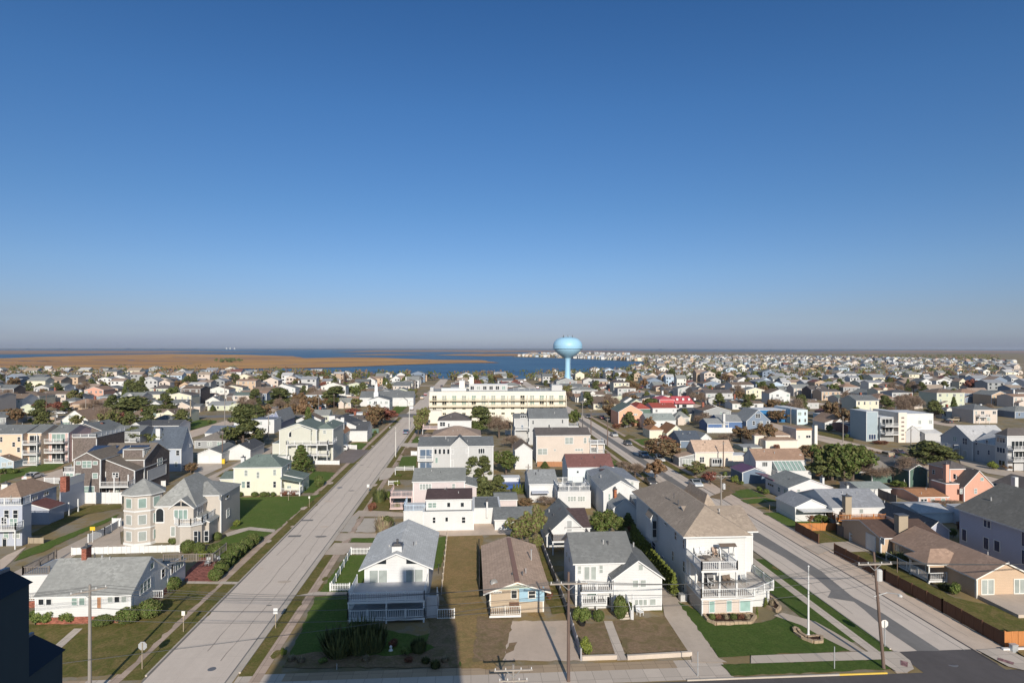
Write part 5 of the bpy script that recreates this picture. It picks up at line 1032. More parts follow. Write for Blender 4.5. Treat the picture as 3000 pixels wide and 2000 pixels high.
h.vol(1388, 1030, 1200, 1958, bl=1090, roof='gy', yr=920); a = (h.X0, h.X1, h.Y0, h.Y1, h.h); h.win('f', 1497, 1038, 1545, 1100); h.win('f', 1722, 1032, 1773, 1088, glass='glass:pale')
h.win('l', 1118, 945, 1200, 985, 3, mid=False); h.win('l', 1330, 1030, 1375, 1120, 2, mid=False); h.win('l', 1250, 1000, 1285, 1070, glass='glass:slateblue2'); h.volw(a[0], a[0] + 5, a[2] - 2, a[2] - .02, .9, 'flat', parapet=0, wall='stucco:lilac'); 
h.chimney(1835, 890, 1860, 1010, a[2] + 6, 'siding:white', 1.0, z0=2)
h = H('blue-slate gabled house with crisp white trim and one attic window', 'siding:slatef', 'shingle:rlightgrey', short='the slate-blue gabled house')
h.vol(838, 150, 285, 1145, D=11, roof='gy', yr=5); a = (h.X0, h.X1, h.Y0, h.Y1, h.h); h.win('f', 955, 50, 1020, 105, 2); h.win('f', 915, 145, 950, 200); h.win('f', 1010, 150, 1050, 200); h.win('f', 1100, 145, 1135, 190)
h.volw(a[0] - 8.5, a[0] - .02, a[2] + 3, a[3] + 3, a[4] - .6, 'gx', 2.0, wall='siding:blue3'); h.volw(a[0] - 14, a[0] - 8.6, a[2] + 1, a[2] + 9, 2.7, 'gx', 1.5, wall='siding:blue3'); h.chimney(532, 50, 560, 180, a[2] + 1, 'siding:white', z0=0); h.deck(a[0] - 8.4, a[0] - 6.2, a[2] + .8, a[2] + 2.9, 2.6, sides='fl')
h = H('cream two-storey house with outside stair and terracotta roof edge', 'stucco:cream3', 'shingle:rtan', short='the cream outside-stair house')
h.vol(1490, 262, 500, 1690, D=8, roof='flat', parapet=.2); a = (h.X0, h.X1, h.Y0, h.Y1, h.h); h.win('f', 1512, 335, 1545, 375, glass='glass:pale'); h.win('f', 1615, 330, 1680, 370, 2, mid=False); h.box('cornice', a[0] - .1, a[0] + 5, a[2] - .15, a[2] - .03, a[4] - .1, a[4] + .4, 'paint:rorange')
h.volw(a[0] - 11.5, a[0] - .02, a[2] + 3, a[2] + 12, 3.2, 'hip', 2.2); h.volw(a[0] - 10, a[0] - .1, a[2] - 1, a[2] + 2.9, 2.3, 'hip', .8); h.chimney(1733, 205, 1770, 430, a[2] + 6, 'stucco:offwhite', 1.6, z0=0)
h = H('tall pale blue box-like house with saturated blue side', 'siding:paleblue4', 'deck:rwhite', short='the pale blue box house')
h.vol(1500, 15, 195, 1640, D=18, roof='flat'); h.auto(2, 2)
h.volw(h.X0 - 14, h.X0 - .02, h.Y0 + 8, h.Y1, h.h - .8, 'flat', wall='siding:bluesat'); h.volw(h.X1 + 13, h.X1 + 17, h.Y0 - 4, h.Y0 + 3, 3, 'flat', wall='siding:paleblue4')
h = H('white cottage with brown roof and shaded porch beyond the right side street', 'siding:white', 'shingle:rtan', short='the brown-roofed porch cottage')
h.vol(1990, 175, 262, 2235, D=14, roof='gy', yr=85); h.deck(h.X0 - 3, h.X1 - 4, h.Y0 - 2.5, h.Y0 - .02, .4, rail=None); h.volw(h.X0 - 3, h.X0 - .02, h.Y0 + 1, h.Y0 + 9, 2.4, 'sL', 1.0)
h = H('dark navy-roofed house behind the cream tan-roofed ranch', 'siding:slateblue', 'shingle:rslate', short='the navy-roofed house')
h.vol(-30, 410, 500, 250, D=11, roof='gx', yr=275); h.volw(h.X1, h.X1 + 3.3, h.Y0 + 1, h.Y0 + 8, 2.6, 'gy', 1.4, wall='siding:white', roofm='shingle:rlightgrey')
h = H('small white shed house with plain grey roof and green wall, among bushes', 'siding:sage', 'shingle:rlightgrey', 'shed', 'shed', short='the small grey-roofed shed'); h.vol(800, 500, 545, 1035, D=7, roof='gx', yr=458)
# =============================================================== E6 right
rg('E6')
h = H('modern white block house with brown slatted tower and roof terraces', 'stucco:offwhite', 'deck:rwhite', short='the modern white block house')
h.vol(870, 62, 405, 1215, D=12, roof='flat', parapet=.2); a = (h.X0, h.X1, h.Y0, h.Y1, h.h); h.win('f', 1025, 128, 1065, 180, 2, mid=False, glass='glass:pale'); h.win('f', 1158, 125, 1200, 178, 2, mid=False, glass='glass:pale')
h.volw(a[0] - 2.8, a[0] - .02, a[2] - .5, a[3], a[4] + .3, 'flat', wall='stucco:cream3'); 
for k in range(6): h.winw(('y', h.Y0, h.X0 + .8, h.X1 - .8, .8 + k * 1.35, 1.5 + k * 1.35), -1, glass='glass:rbrown', mid=False)
h.volw(a[0] - 7.5, a[0] - 2.9, a[2] + 1.5, a[3], 7.4, 'flat', wall='stucco:grey')
for z in (2.6, 5.2): h.deck(a[0] - 7.5, a[0] - 2.9, a[2] - .8, a[2] + 1.45, z, sides='fl', posts=False); h.winw(('y', h.Y0, h.X0 + .5, h.X1 - .5, z + .2, z + 2.2), -1, 3, mid=False, glass='glass:dark')
h.volw(a[0] - 11.5, a[0] - 7.6, a[2] + 2.5, a[3] - 1, 9.2, 'flat', wall='stucco:bluegrey2'); h.winw(('y', h.Y0, h.X0 + .7, h.X1 - .7, .5, 2.3), -1, 3, mid=False, glass='glass:navy')
h = H('large pale grey house with arched window in its street-side gable and warm grey roofs', 'siding:paleg2', 'shingle:rwarm', short='the arched-window grey house')
A_ = G(2000, 700); XX = A_.x; Ym = Yof(XX, 1728); Yb_ = Yof(XX, 1325); h5 = 5.2
h.volw(XX, XX + 11, A_.y, Ym - .05, h5, 'gy', 2.9)
for q in ((1742, 375, 1772, 440), (1875, 375, 1905, 440), (1765, 500, 1795, 560), (1898, 500, 1928, 560)): h.win('l', *q, glass='glass:navy')
h.volw(XX - .4, XX + 11, Ym, Yb_, h5 - .1, 'gx', 3.6)
h.win('l', 1462, 330, 1508, 390, 2); h.win('l', 1582, 345, 1645, 430, 2, glass='glass:navy'); h.win('l', 1480, 470, 1520, 530); h.win('l', 1590, 500, 1640, 590, 2, mid=False, glass='glass:pale')
h.deck(XX - 2.4, XX - .42, Yb_ - 7, Yb_, 2.7, sides='fl')
h = H('grey three-storey house with stacked window bays and balconies at the right edge', 'siding:greyb', 'shingle:rbrown3', short='the grey bay-windowed house')
h.vol(2140, 335, 765, 2560, bl=1995, roof='hip', rise=1.7); a = (h.X0, h.X1, h.Y0, h.Y1, h.h)
for y in (330, 458): h.win('l', 2010, y, 2120, y + 72, 3, mid=False, glass='glass:navy')
h.win('l', 2035, 620, 2120, 690, 2, mid=False, glass='glass:dark')
for z in (2.7, 5.3): h.deck(a[0] + .1, a[1], a[2] - 1.6, a[2] - .02, z, sides='flr', posts=True, z0=0); h.winw(('y', a[2] - .01, a[0] + 1, a[0] + 5, z + .1, z + 2.1), -1, 4, mid=False, glass='glass:dark')
h = H('salmon house with steep front gable, dark roofs and boxy rear wing', 'siding:salmon', 'shingle:rbrown3', short='the salmon gabled house')
h.vol(1600, 968, 1150, 1972, D=9, roof='gy', yr=768); a = (h.X0, h.X1, h.Y0, h.Y1, h.h); h.win('f', 1805, 845, 1845, 888); h.win('f', 1725, 985, 1762, 1050, glass='glass:pale'); h.win('f', 1545, 985, 1580, 1050, glass='glass:pale'); h.win('f', 1905, 985, 1945, 1040, glass='glass:pale')
yb_ = Yof(a[0] - .5, 1160); h.volw(a[0] - .5, a[0] + 4.2, a[2] + 3, yb_, 5.7, 'hip', 1.2); h.win('l', 1205, 745, 1240, 800); h.win('l', 1330, 760, 1360, 810); h.win('l', 1470, 800, 1505, 860); xq = onY(1372, 1000, a[2] + .6)[0]; h.volw(xq, a[0] - .52, a[2] + .6, Yof(xq, 1190), 3.2, 'flat', parapet=.1); h.chimney(1375, 685, 1415, 895, a[2] + 1.7, 'stucco:salmon', z0=2)
h = H('small salmon garage with orange roof and scalloped front', 'siding:salmon', 'shingle:rorange2', 'garage', 'garage', short='the orange-roofed salmon garage')
h.vol(1035, 1100, 1180, 1400, D=8, roof='gx', yr=990); h.auto(3, 1)
h = H('dark blue house with white chimney at the right edge', 'siding:blue4', 'shingle:rbrown3', short='the dark blue house')
A_ = G(2400, 1215); h.volw(A_.x, A_.x + 8, A_.y, Yof(A_.x, 1968), 2.9, 'gy', 1.6); h.win('l', 2020, 950, 2060, 1010); h.win('l', 2280, 1000, 2330, 1100, 2); yq = Yof(A_.x, 2232); h.box('chimney', A_.x - .7, A_.x - .02, yq - .9, yq, 0, 5.2, 'siding:white')
h = H('dark green house with broad brown roof behind a bare tree', 'siding:green', 'shingle:rtaupe', short='the green brown-roofed house')
h.vol(915, 760, 975, 1140, D=14, roof='gy', yr=690); h.volw(h.X0 - 5, h.X0 + .1, h.Y0 + 5, h.Y1 + 8, 2.6, 'hip', 2.4); h.box('porch', h.X0 - 3.5, h.X0 - .2, h.Y0 + .5, h.Y0 + 3.8, 2.2, 2.4, 'paint:white')
h = H('small white house with grey roof and yellow-lit corner behind the tan chimney', 'siding:white', 'shingle:rpaleg', short='the small white grey-roofed house')
h.vol(305, 1000, 1085, 678, D=7, roof='gx', yr=902); h.chimney(133, 945, 160, 1050, h.Y0 + 2, 'siding:white', z0=0)
h = H('blue-grey cape house with brown dormers behind the arched-window house', 'siding:paleg2', 'shingle:rwarm', short='the dormered cape house')
h.vol(1115, 300, 420, 1320, D=11, roof='gx', yr=205); h.volw(h.X0 - 4.8, h.X0 - .02, h.Y0 + 2, h.Y1 + 3, h.h + .3, 'gy', 1.8); h.volw(h.X0 + 2.5, h.X0 + 5.5, h.Y0 + .6, h.Y0 + 4, h.h + 1.3, 'gx', .8, z0=h.h - .2, wall='siding:white')
h = H('red cottage with low dark roof beyond the parked dark pickup', 'siding:rmar3', 'shingle:rslate', short='the dark red cottage')
h.vol(160, 205, 300, 410, D=10, roof='gx', yr=155); h.auto(3, 1)
# =============================================================== D right foreground
rg('D')
h = H('tan ranch with brown roof and white corner porch behind the long brown fence', 'siding:tand', 'shingle:rtan4', trim='paint:offwhite', short='the tan ranch house')
h.vol(1885, 690, 862, 2352, bl=1185, roof='gy', yr=565, oh=.35); a = (h.X0, h.X1, h.Y0, h.Y1, h.h)
h.win('f', 1920, 700, 2030, 828, 2, mid=False, glass='glass:pale', name='sliding_door'); h.win('f', 2192, 696, 2290, 820, 2, mid=False, glass='glass:pale', name='sliding_door')
h.win('l', 1205, 405, 1240, 455, 2); h.box('patio', a[0] + .1, a[1], a[2] - 5.5, a[2] - .02, 0, .45, 'concrete:drive')
p0, p1 = Yof(a[0], 1490), Yof(a[0], 1690); p0, p1 = min(p0, p1), max(p0, p1)
h.volw(a[0] - 2.6, a[0] + 3, p0 + 1.0, p1 + .5, a[4] - .01, 'hip', 1.3, z0=2.15, oh=.3)
for y in (p0 + 1.0, p1 + .2): h.box('post', a[0] - 2.5, a[0] - 2.3, y, y + .2, 0, a[4], 'paint:white')
h.deck(a[0] - 2.5, a[0] - .02, p0 + .9, p1 + 5, .5, sides='fl', posts=False)
h.win('l', 1460, 560, 1490, 640, mid=False, glass='glass:rbrown', name='door')
h = H('tan-sided garage wing with white door and dark brown roof with stone chimney', 'siding:tand', 'shingle:rmar4', 'garage', 'garage', short='the tan garage')
h.volw(a[0] - 1.6, a[0] + 7.5, a[3] + .3, a[3] + 9.5, 2.6, 'gx', 1.3); b = h; h.win('l', 962, 308, 1045, 438, 1, mid=False, glass='paint:offwhite', name='garage_door'); h.win('l', 1085, 345, 1118, 400, 1, glass='glass:pale')
h.box('chimney', h.X0 + 3.2, h.X0 + 4.6, h.Y0 + .6, h.Y0 + 1.6, 2, 5.6, 'stucco:woodtan'); h.box('chimney_cap', h.X0 + 3.1, h.X0 + 4.7, h.Y0 + .5, h.Y0 + 1.7, 5.61, 5.75, 'paint:charcoal')
P0 = G(1742, 400); h = H('big blue-grey two-storey house seen side-on at the right edge', 'siding:bluegrey5', 'shingle:rwarm2', short='the big blue-grey house')
P0 = G(1742, 452); y1 = P0.y; x0 = P0.x; hh = onX(1742, 105, x0)[1]
h.volw(x0, x0 + 14, Yof(x0, 2420), y1, min(hh, 7.2), 'gy', 3.4, oh=.5)
for q, n in (((1762, 272, 1806, 375), 1), ((1942, 195, 2008, 262), 2), ((1942, 340, 1992, 445), 1), ((2030, 365, 2085, 462), 1), ((2262, 300, 2290, 420), 1), ((2262, 450, 2290, 570), 1)): h.win('l', *q, n, mid=False, glass='glass:navy')
h = H('white ranch with light grey roof and tall tan stone chimney, behind the orange deck', 'siding:white', 'shingle:rpaleg2', short='the tan-chimney white ranch')
h.vol(682, 110, 238, 1148, D=11, roof='gx', yr=-52); a = (h.X0, h.X1, h.Y0, h.Y1, h.h); h.win('f', 903, 112, 938, 152); h.win('f', 1103, 120, 1135, 150); h.chimney(790, 14, 842, 215, a[2] - .9, 'stucco:woodtan', 1.0, z0=0); h.chimney(762, 145, 800, 215, a[2] - .8, 'brick:rbrown', .8, z0=0, cap=False)
h.volw(a[0] - 5.8, a[0] - .02, a[2] + 1.5, a[2] + 8, 2.5, 'gy', 1.3, roofm='shingle:rpaleg2'); h.win('f', 600, 118, 660, 170, 3, mid=False, glass='glass:dark'); h.box('porch_awning', h.X0 + .2, h.X1, h.Y0 - 2.2, h.Y0 - .02, 2.2, 2.32, 'metal:white')
h = H('dark navy-roofed bungalow with blue-grey gable between the garage and big blue-grey house', 'siding:bluegrey5', 'shingle:rnavy', short='the navy-roofed bungalow')
h.vol(1468, 300, 400, 1655, D=17, roof='gy', yr=222)
h = H('white cottage with tan-grey roof and bright white side shed', 'siding:whiteblue', 'shingle:rwarm', short='the tan-grey-roofed cottage')
h.vol(1405, 150, 235, 1690, D=7, roof='gx', yr=72); h.volw(h.X1, h.X1 + 2.6, h.Y0 - 2.5, h.Y0 + 1.5, 2.4, 'flat', wall='siding:pinkwhite')
# orange timber deck
P = G(730, 262); Q = G(1140, 262)
t = Thing('timber_deck', 'new orange timber deck with steps behind the white ranch', 'deck', (P.x, P.y, 0)); m = MB(); m.box(P.x, Q.x, P.y, P.y + 3.4, .9, 1.1); t.add('platform', m, 'wood:woodorange'); m = MB()
railing(m, [(P.x, P.y + 3.3), (P.x, P.y), (Q.x, P.y)], 1.1, .9); t.add('railing', m, 'wood:woodorange')
m = MB(); [m.box(P.x + 4, P.x + 5.2, P.y - .3 * (k + 1), P.y - .3 * k, 0, .9 - .22 * k) for k in range(4)]; t.add('steps', m, 'wood:woodorange')
# =============================================================== hotel
rg('F3')

h = H('long cream four-storey hotel with rows of balconies and white rooftop penthouses', 'stucco:hotelw', 'deck:rlightgrey', 'hotel', 'hotel', short='the cream hotel')
P = G(1215, 1210); X0, Y0 = P.x, P.y; ht = onY(1215, 790, Y0)[1]; rg('F4'); X1 = onY(742, 870, Y0)[0]; rg('F3')
h.volw(X0, X1, Y0, Y0 + 17, ht - .9, 'flat', parapet=.9)
gz = lambda y: onY(1600, y, Y0)[1]

n = 14
for i in range(n):
    u = X0 + (X1 - X0) * (i + .5) / n; w_ = .95
    for (ya, yb, k) in ((838, 908, 0), (915, 972, 1)):
        h.winw(('y', Y0, u - w_, u + w_, gz(yb), gz(ya)), -1, 2, mid=False, glass=rnd.choice(['glass:dark', 'glass:pale', 'glass:teal']), frame='paint:cream')
    h.winw(('y', Y0, u - .75, u + .75, gz(1032), gz(998)), -1, 2, mid=False, glass='glass:dark', frame='paint:cream')
    if i % 1 == 0: h.winw(('y', Y0, u - .75, u + .75, gz(1105), gz(1072)), -1, 2, mid=False, glass='glass:dark', frame='paint:cream')
for yy in (905, 990):
    z = gz(yy); m = MB(); m.box(X0 - .1, X1 + .1, Y0 - 1.5, Y0 - .02, z - .25, z); o = h.t.add('balcony_slab', m, 'paint:band'); m = MB(); railing(m, [(X0, Y0 - 1.4), (X1, Y0 - 1.4)], z, 1.05, .3, .05, 4.5); h.t.add('railing', m, 'paint:cream', parent=o)
for i in range(0, n + 1, 2): u = X0 + (X1 - X0) * i / n; h.box('balcony_partition', u - .1, u + .1, Y0 - 1.45, Y0 - .03, gz(990), gz(838), 'stucco:hotelw')
for (xa, xb, ya, d0, mt) in ((1625, 1700, 640, 6, 'stucco:offwhite'), (1765, 1825, 590, 8, 'stucco:offwhite'), (1380, 1720, 745, 3, 'stucco:offwhite'), (1760, 2290, 690, 4, 'stucco:lightgrey'), (1225, 1270, 735, 2, 'stucco:lightgrey')):
    xa_, za = onY(xa, ya, Y0 + d0); xb_, _ = onY(xb, ya, Y0 + d0); m = MB(); m.box(xa_, xb_, Y0 + d0, Y0 + d0 + 5, ht + .16, za); m.box(xa_ - .1, xb_ + .1, Y0 + d0 - .1, Y0 + d0 + 5.1, za + .003, za + .15, 1); h.t.add('penthouse', m, [mt, 'paint:white'])
    if xb - xa > 200:
        k = int((xb_ - xa_) / 2.6)
        for i in range(k): h.winw(('y', Y0 + d0, xa_ + 2.6 * i + .5, xa_ + 2.6 * i + 2.1, ht + .5, za - .5), -1, 2, mid=False)
rg('F4')
xa_, za = onY(548, 790, Y0 + 3); xb_, _ = onY(692, 790, Y0 + 3); m = MB(); m.box(xa_, xb_, Y0 + 3, Y0 + 9, ht + .16, za); h.t.add('penthouse', m, 'stucco:lightgrey')
xa_, za = onY(20, 845, Y0 + 3); xb_, _ = onY(540, 845, Y0 + 3); m = MB(); railing(m, [(xa_, Y0 + 3), (xb_, Y0 + 3)], ht + .2, 1.3, .5, .08); h.t.add('railing', m, 'paint:grey')
h.volw(X0 - .2, X0 + 5, Y0 - 3, Y0 - .05, 4.6, 'flat')
# =============================================================== church
rg('F3')
h = H('white church with columned gable front, slender steeple and grey roof', 'siding:white', 'shingle:rgrey2', 'church', 'church', short='the white church')
h.vol(372, 908, 1012, 605, D=10, roof='gy', yr=858); a = (h.X0, h.X1, h.Y0, h.Y1, h.h)
h.volw(a[0] - 6, a[1] + 13, a[3] + .02, a[3] + 11, 4.3, 'gx', 3.0); h.volw(a[1] + 6, a[1] + 10, a[3] - 2.5, a[3] - .01, 3.0, 'gy', 1.5)
xc, z0 = onY(483, 860, a[2] + 2); _, z1 = onY(483, 770, a[2] + 2); _, z2 = onY(483, 720, a[2] + 2); _, z3 = onY(483, 640, a[2] + 2)
m = MB(); m.box(xc - 1.1, xc + 1.1, a[2] + .8, a[2] + 3, z0 - 1, z1 - .8); m.box(xc - .75, xc + .75, a[2] + 1.15, a[2] + 2.65, z1 - .8, z2); t_ = h.t.add('steeple', m, 'paint:white'); m = MB(); m.lathe((xc, a[2] + 1.9, z2), [(.75, 0), (.02, z3 - z2)], 8); h.t.add('spire', m, 'paint:white', parent=t_)
for k in range(4): xx = a[0] + .5 + (a[1] - a[0] - 1) * k / 3; h.box('column', xx - .15, xx + .15, a[2] - .5, a[2] - .2, 0, a[4], 'paint:white')
h.winw(('y', a[2], xc - 1.6, xc + 1.6, .4, 3.4), -1, 2, mid=False, glass='glass:pale', name='door'); h.box('gable_window', xc - .9, xc + .9, a[2] - .06, a[2] + .05, a[4] + .5, a[4] + 1.1, 'glass:dark')
# =============================================================== water tower
rg('F4')
b = G(768, 860); Yt = b.y; sc = (onY(968, 300, Yt)[0] - onY(572, 300, Yt)[0]) / 2; xc = onY(768, 300, Yt)[0]
zf = lambda y: onY(768, y, Yt)[1]
t = Thing('water_tower', 'tall sky-blue water tower with bulb-shaped tank on a flared pedestal', 'water tower', (xc, Yt, 0)); NEAR.append((xc, Yt, 'the blue water tower'))
pr = [(70, 860), (66, 800), (58, 760), (48, 700), (40, 640), (37, 560), (36, 480), (38, 440), (46, 418)]
prof = [(r / 196 * sc, max(0, zf(y))) for r, y in pr]

m = MB(); m.lathe((xc, Yt, 0), [(r, z) for r, z in prof], 32); t.add('pedestal', m, 'paint:towerblue', smooth=True)
tk = [(46, 418), (62, 405), (98, 385), (135, 358), (168, 325), (190, 290), (197, 255), (193, 222), (178, 190), (150, 160), (115, 142), (70, 133), (20, 130), (1, 130)]
m = MB(); m.lathe((xc, Yt, 0), [(r / 196 * sc, zf(y)) for r, y in tk], 40); t.add('tank', m, 'paint:towerblue', smooth=True)
m = MB(); m.lathe((xc, Yt, 0), [(190 / 196 * sc, zf(292)), (202 / 196 * sc, zf(285)), (202 / 196 * sc, zf(281)), (190 / 196 * sc, zf(279))], 40); t.add('tank_seam', m, 'paint:towerblue')
zt = zf(132)
for dx in (-3.2, -.1, 3.1):
    m = MB(); m.tube([(xc + dx, Yt - 1, zt - .6), (xc + dx, Yt - 1, zt + 1.6)], .12, 6); m.box(xc + dx - .25, xc + dx + .25, Yt - 1.2, Yt - .8, zt + .3, zt + 1.6); t.add('antenna', m, 'paint:charcoal')
m = MB(); railing(m, [(xc + 3.5 * math.cos(k * math.pi / 6), Yt + 3.5 * math.sin(k * math.pi / 6)) for k in range(13)], zt - .35, 1.0, 1.2, .05, 1.2); t.add('railing', m, 'paint:towerblue')
m = MB(); ya_ = Yt - 37 / 196 * sc - .25; [m.bar((xc + dx_, ya_, zf(780)), (xc + dx_, ya_, zf(420)), .08) for dx_ in (1.2, 1.7)]; [m.box(xc + 1.2, xc + 1.7, ya_ - .02, ya_ + .02, zf(780) + k_ * .8, zf(780) + k_ * .8 + .06) for k_ in range(int((zf(420) - zf(780)) / .8))]; t.add('ladder', m, 'paint:slateblue')
m = MB(); m.lathe((xc, Yt, 0), [(74 / 196 * sc, 0), (74 / 196 * sc, zf(805))], 24); t.add('base', m, 'stucco:pinkgrey')
# =============================================================== the building the picture is taken from
t = Thing('apartment_tower', 'dark navy roofed bay of the tall building the view is taken from, at lower left', 'building', (-6, -8, 0))
m = MB(); m.prism([(-14.6, -.9, 0), (3.4, -.9, 0), (3.4, -.9, 29.4), (-13.2, -.9, 29.4)], (0, -18, 0)); t.add('wall', m, 'stucco:navy2')
m = MB(); m.prism([(-13.4, -1.6, 29.45), (3.2, -1.6, 29.45), (2.8, -1.6, 34.4), (-10.6, -1.6, 34.4)], (0, -16, 0)); t.add('roof', m, 'stucco:navy2')
m = MB(); m.box(-2.6, -1.1, -2.6, -1.62, 34.42, 36.3); m.box(-7.5, -5.5, -4, -1.8, 34.43, 35.1); t.add('penthouse', m, 'stucco:navy2')

def atd(x, y, d):
    r_ = ray(x, y); k = d / (CAMROT.transposed() @ r_).z * -1; return CAMP + r_ * k
rg('A')
for (xa, ya, xb, yb_, dd, zl) in ((280, 1150, 522, 1298, 9.0, 20), (72, 615, 243, 735, 7.6, 24.4)):
    A1 = atd(xa, ya, dd); A2 = atd(xb, yb_, dd); yb2 = A2.y; A1.y = yb2
    m = MB(); m.prism([(A1.x - 6, yb2, zl), (A2.x, yb2, zl), (A2.x, yb2, A2.z), (A1.x - 6, yb2, A2.z)], (0, -yb2 - .85, 0)); bay = t.add('bay', m, 'stucco:tealwall')
    e = .03; m = MB()      # hipped roof of the bay
    c = [(A1.x - 6, yb2 + e, A2.z + .003), (A2.x + e, yb2 + e, A2.z + .003), (A2.x + e, -.85, A2.z + .003), (A1.x - 6, -.85, A2.z + .003)]; u = [(A1.x - 6, yb2 + e - .02, A1.z), (A1.x, yb2 + e - .02, A1.z), (A1.x - .9, -.85, A1.z + .25), (A1.x - 6, -.85, A1.z + .25)]
    m.poly([c[0], c[1], u[1], u[0]]); m.poly([c[1], c[2], u[2], u[1]]); m.poly(u); m.poly([c[2], c[3], u[3], u[2]]); m.poly(c[::-1]); m.poly([c[3], c[0], u[0], u[3]])
    t.add('bay_roof', m, 'stucco:navyroof')
    m = MB(); m.bar(u[1], u[2], .05); t.add('ridge_trim', m, 'metal:slateblue')

# =============================================================== vegetation: a few shaped masters, copied
def leaves(m, c, rad, n, size, mats=(0, 1), up=.0, flat=1.0, shell=.55, seed=None):
    for _ in range(n):
        while True:
            p = Vector((rnd.uniform(-1, 1), rnd.uniform(-1, 1), rnd.uniform(-1, 1)))
            if shell * .9 < p.length < 1: break
        q = Vector((c[0] + p.x * rad[0], c[1] + p.y * rad[1], c[2] + p.z * rad[2]))
        nrm = (p.normalized() + Vector((rnd.gauss(0, .55), rnd.gauss(0, .55), rnd.gauss(0, .55) + up))).normalized()
        a = nrm.cross(Vector((rnd.uniform(-1, 1), rnd.uniform(-1, 1), rnd.uniform(-1, 1)))).normalized(); b = nrm.cross(a)
        s = size * rnd.uniform(.6, 1.3)
        m.poly([q - a * s, q - b * s * .5 * flat, q + a * s * .95, q + b * s * .55 * flat], rnd.choice(mats))
def tree_master(name, kind, mats, h, w, nl, size, label='', cat='tree', blobs=None, trunk=True):
    t = Thing(name, label or name, cat, (0, 0, 0)); m = MB(); tk = MB(); ends = []
    if kind == 'pine':         # ragged evergreen in flat, wind-swept layers
        k = 34
        for i in range(k):
            f = (i + .5) / k; z = h * (.22 + .76 * f); r = w / 2 * (1 - f) ** .55 * rnd.uniform(.35, 1.0); an = rnd.uniform(0, 6.28)
            c = (r * math.cos(an), r * math.sin(an), z); ends.append(c); q = w * rnd.uniform(.13, .21); leaves(m, c, (q, q, q * .42), nl // k, size, (0, 0, 1), .5)
        tk.tube([(0, 0, 0), (.1, 0, h * .3), (-.1, .1, h * .6), (0, 0, h * .92)], [w * .035, w * .028, w * .018, .03], 7)
    elif kind == 'cone':
        k = 26
        for i in range(k):
            f = (i + .5) / k; z = h * (.06 + .9 * f); r = w / 2 * (1 - f) ** .8 * rnd.uniform(.5, .8); an = i * 2.4
            c = (r * math.cos(an), r * math.sin(an), z); ends.append(c); q = w * (.12 + .16 * (1 - f)); leaves(m, c, (q, q, q * .9), nl // k, size, (0, 1))
        tk.tube([(0, 0, 0), (0, 0, h * .9)], [w * .035, .03], 6)
    elif kind == 'round':      # broadleaf crown of uneven clumps
        k = 40
        for i in range(k):
            p = Vector((rnd.gauss(0, 1), rnd.gauss(0, 1), rnd.gauss(0, 1))).normalized(); rr = rnd.uniform(.3, .86)
            c = (p.x * w / 2 * rr, p.y * w / 2 * rr, h * .62 + p.z * h * .36 * rr); ends.append(c); q = w * rnd.uniform(.07, .15); leaves(m, c, (q, q, q * .8), nl // k, size, (0, 1))
        tk.tube([(0, 0, 0), (.05, .02, h * .2), (0, 0, h * .42)], [w * .04, w * .032, w * .022], 7)
    elif kind == 'bare':       # twiggy, nearly leafless
        for i in range(18):
            p = Vector((rnd.gauss(0, 1), rnd.gauss(0, 1), abs(rnd.gauss(0, .9)))).normalized(); ends.append((p.x * w * .36, p.y * w * .36, h * .4 + p.z * h * .42))
        for e in ends:
            for _ in range(nl // 18):
                d = Vector((rnd.gauss(0, 1), rnd.gauss(0, 1), rnd.gauss(.5, .8))).normalized(); q = Vector(e) + Vector((rnd.gauss(0, w * .08), rnd.gauss(0, w * .08), rnd.gauss(0, h * .06))); s = d.cross(Vector((rnd.uniform(-1, 1), rnd.uniform(-1, 1), 0))).normalized() * size * .09
                L = size * rnd.uniform(1.0, 2.6); m.poly([q - s, q + s, q + d * L + s * .3, q + d * L - s * .3], rnd.choice((0, 1)))
        tk.tube([(0, 0, 0), (.05, .05, h * .25), (0, 0, h * .4)], [w * .045, w * .035, w * .03], 7)
    elif kind == 'bush':       # rounded shrub to the ground
        k = 14
        for i in range(k):
            p = Vector((rnd.gauss(0, 1), rnd.gauss(0, 1), rnd.gauss(0, 1))).normalized()
            c = (p.x * w * .26, p.y * w * .26, h * .5 + p.z * h * .24); leaves(m, c, (w * .24, w * .24, h * .25), nl // k, size, (0, 1))
        tk.tube([(0, 0, 0), (0, 0, h * .4)], [w * .05, w * .03], 6)
    elif kind == 'clip':       # clipped shrub, dense and smooth
        leaves(m, (0, 0, h * .48), (w / 2, w / 2, h * .5), nl, size, (0, 1), shell=.86); leaves(m, (0, 0, h * .45), (w * .42, w * .42, h * .42), nl // 3, size * 1.6, (0,), shell=.8)
        tk.tube([(0, 0, 0), (0, 0, h * .5)], [w * .06, w * .05], 6)
    elif kind == 'spiky':      # juniper / grassy plume
        for _ in range(nl):
            an = rnd.uniform(0, 6.28); r = w / 2 * math.sqrt(rnd.random()) * .6; tp = rnd.uniform(.4, 1.0); bx, by = r * math.cos(an), r * math.sin(an)
            d = Vector((math.cos(an) * w * .32 * rnd.random() + rnd.gauss(0, w * .05), math.sin(an) * w * .32 * rnd.random() + rnd.gauss(0, w * .05), h * tp * rnd.uniform(.7, 1.15))); q = Vector((bx, by, 0)) + d * rnd.uniform(0, .55); s = Vector((-math.sin(an), math.cos(an), 0)) * size * .22
            m.poly([q - s, q + s, q + d * .42 + s * .2, q + d * .42 - s * .2], rnd.choice((0, 1)))
        tk.tube([(0, 0, 0), (0, 0, h * .3)], [w * .04, w * .02], 5)
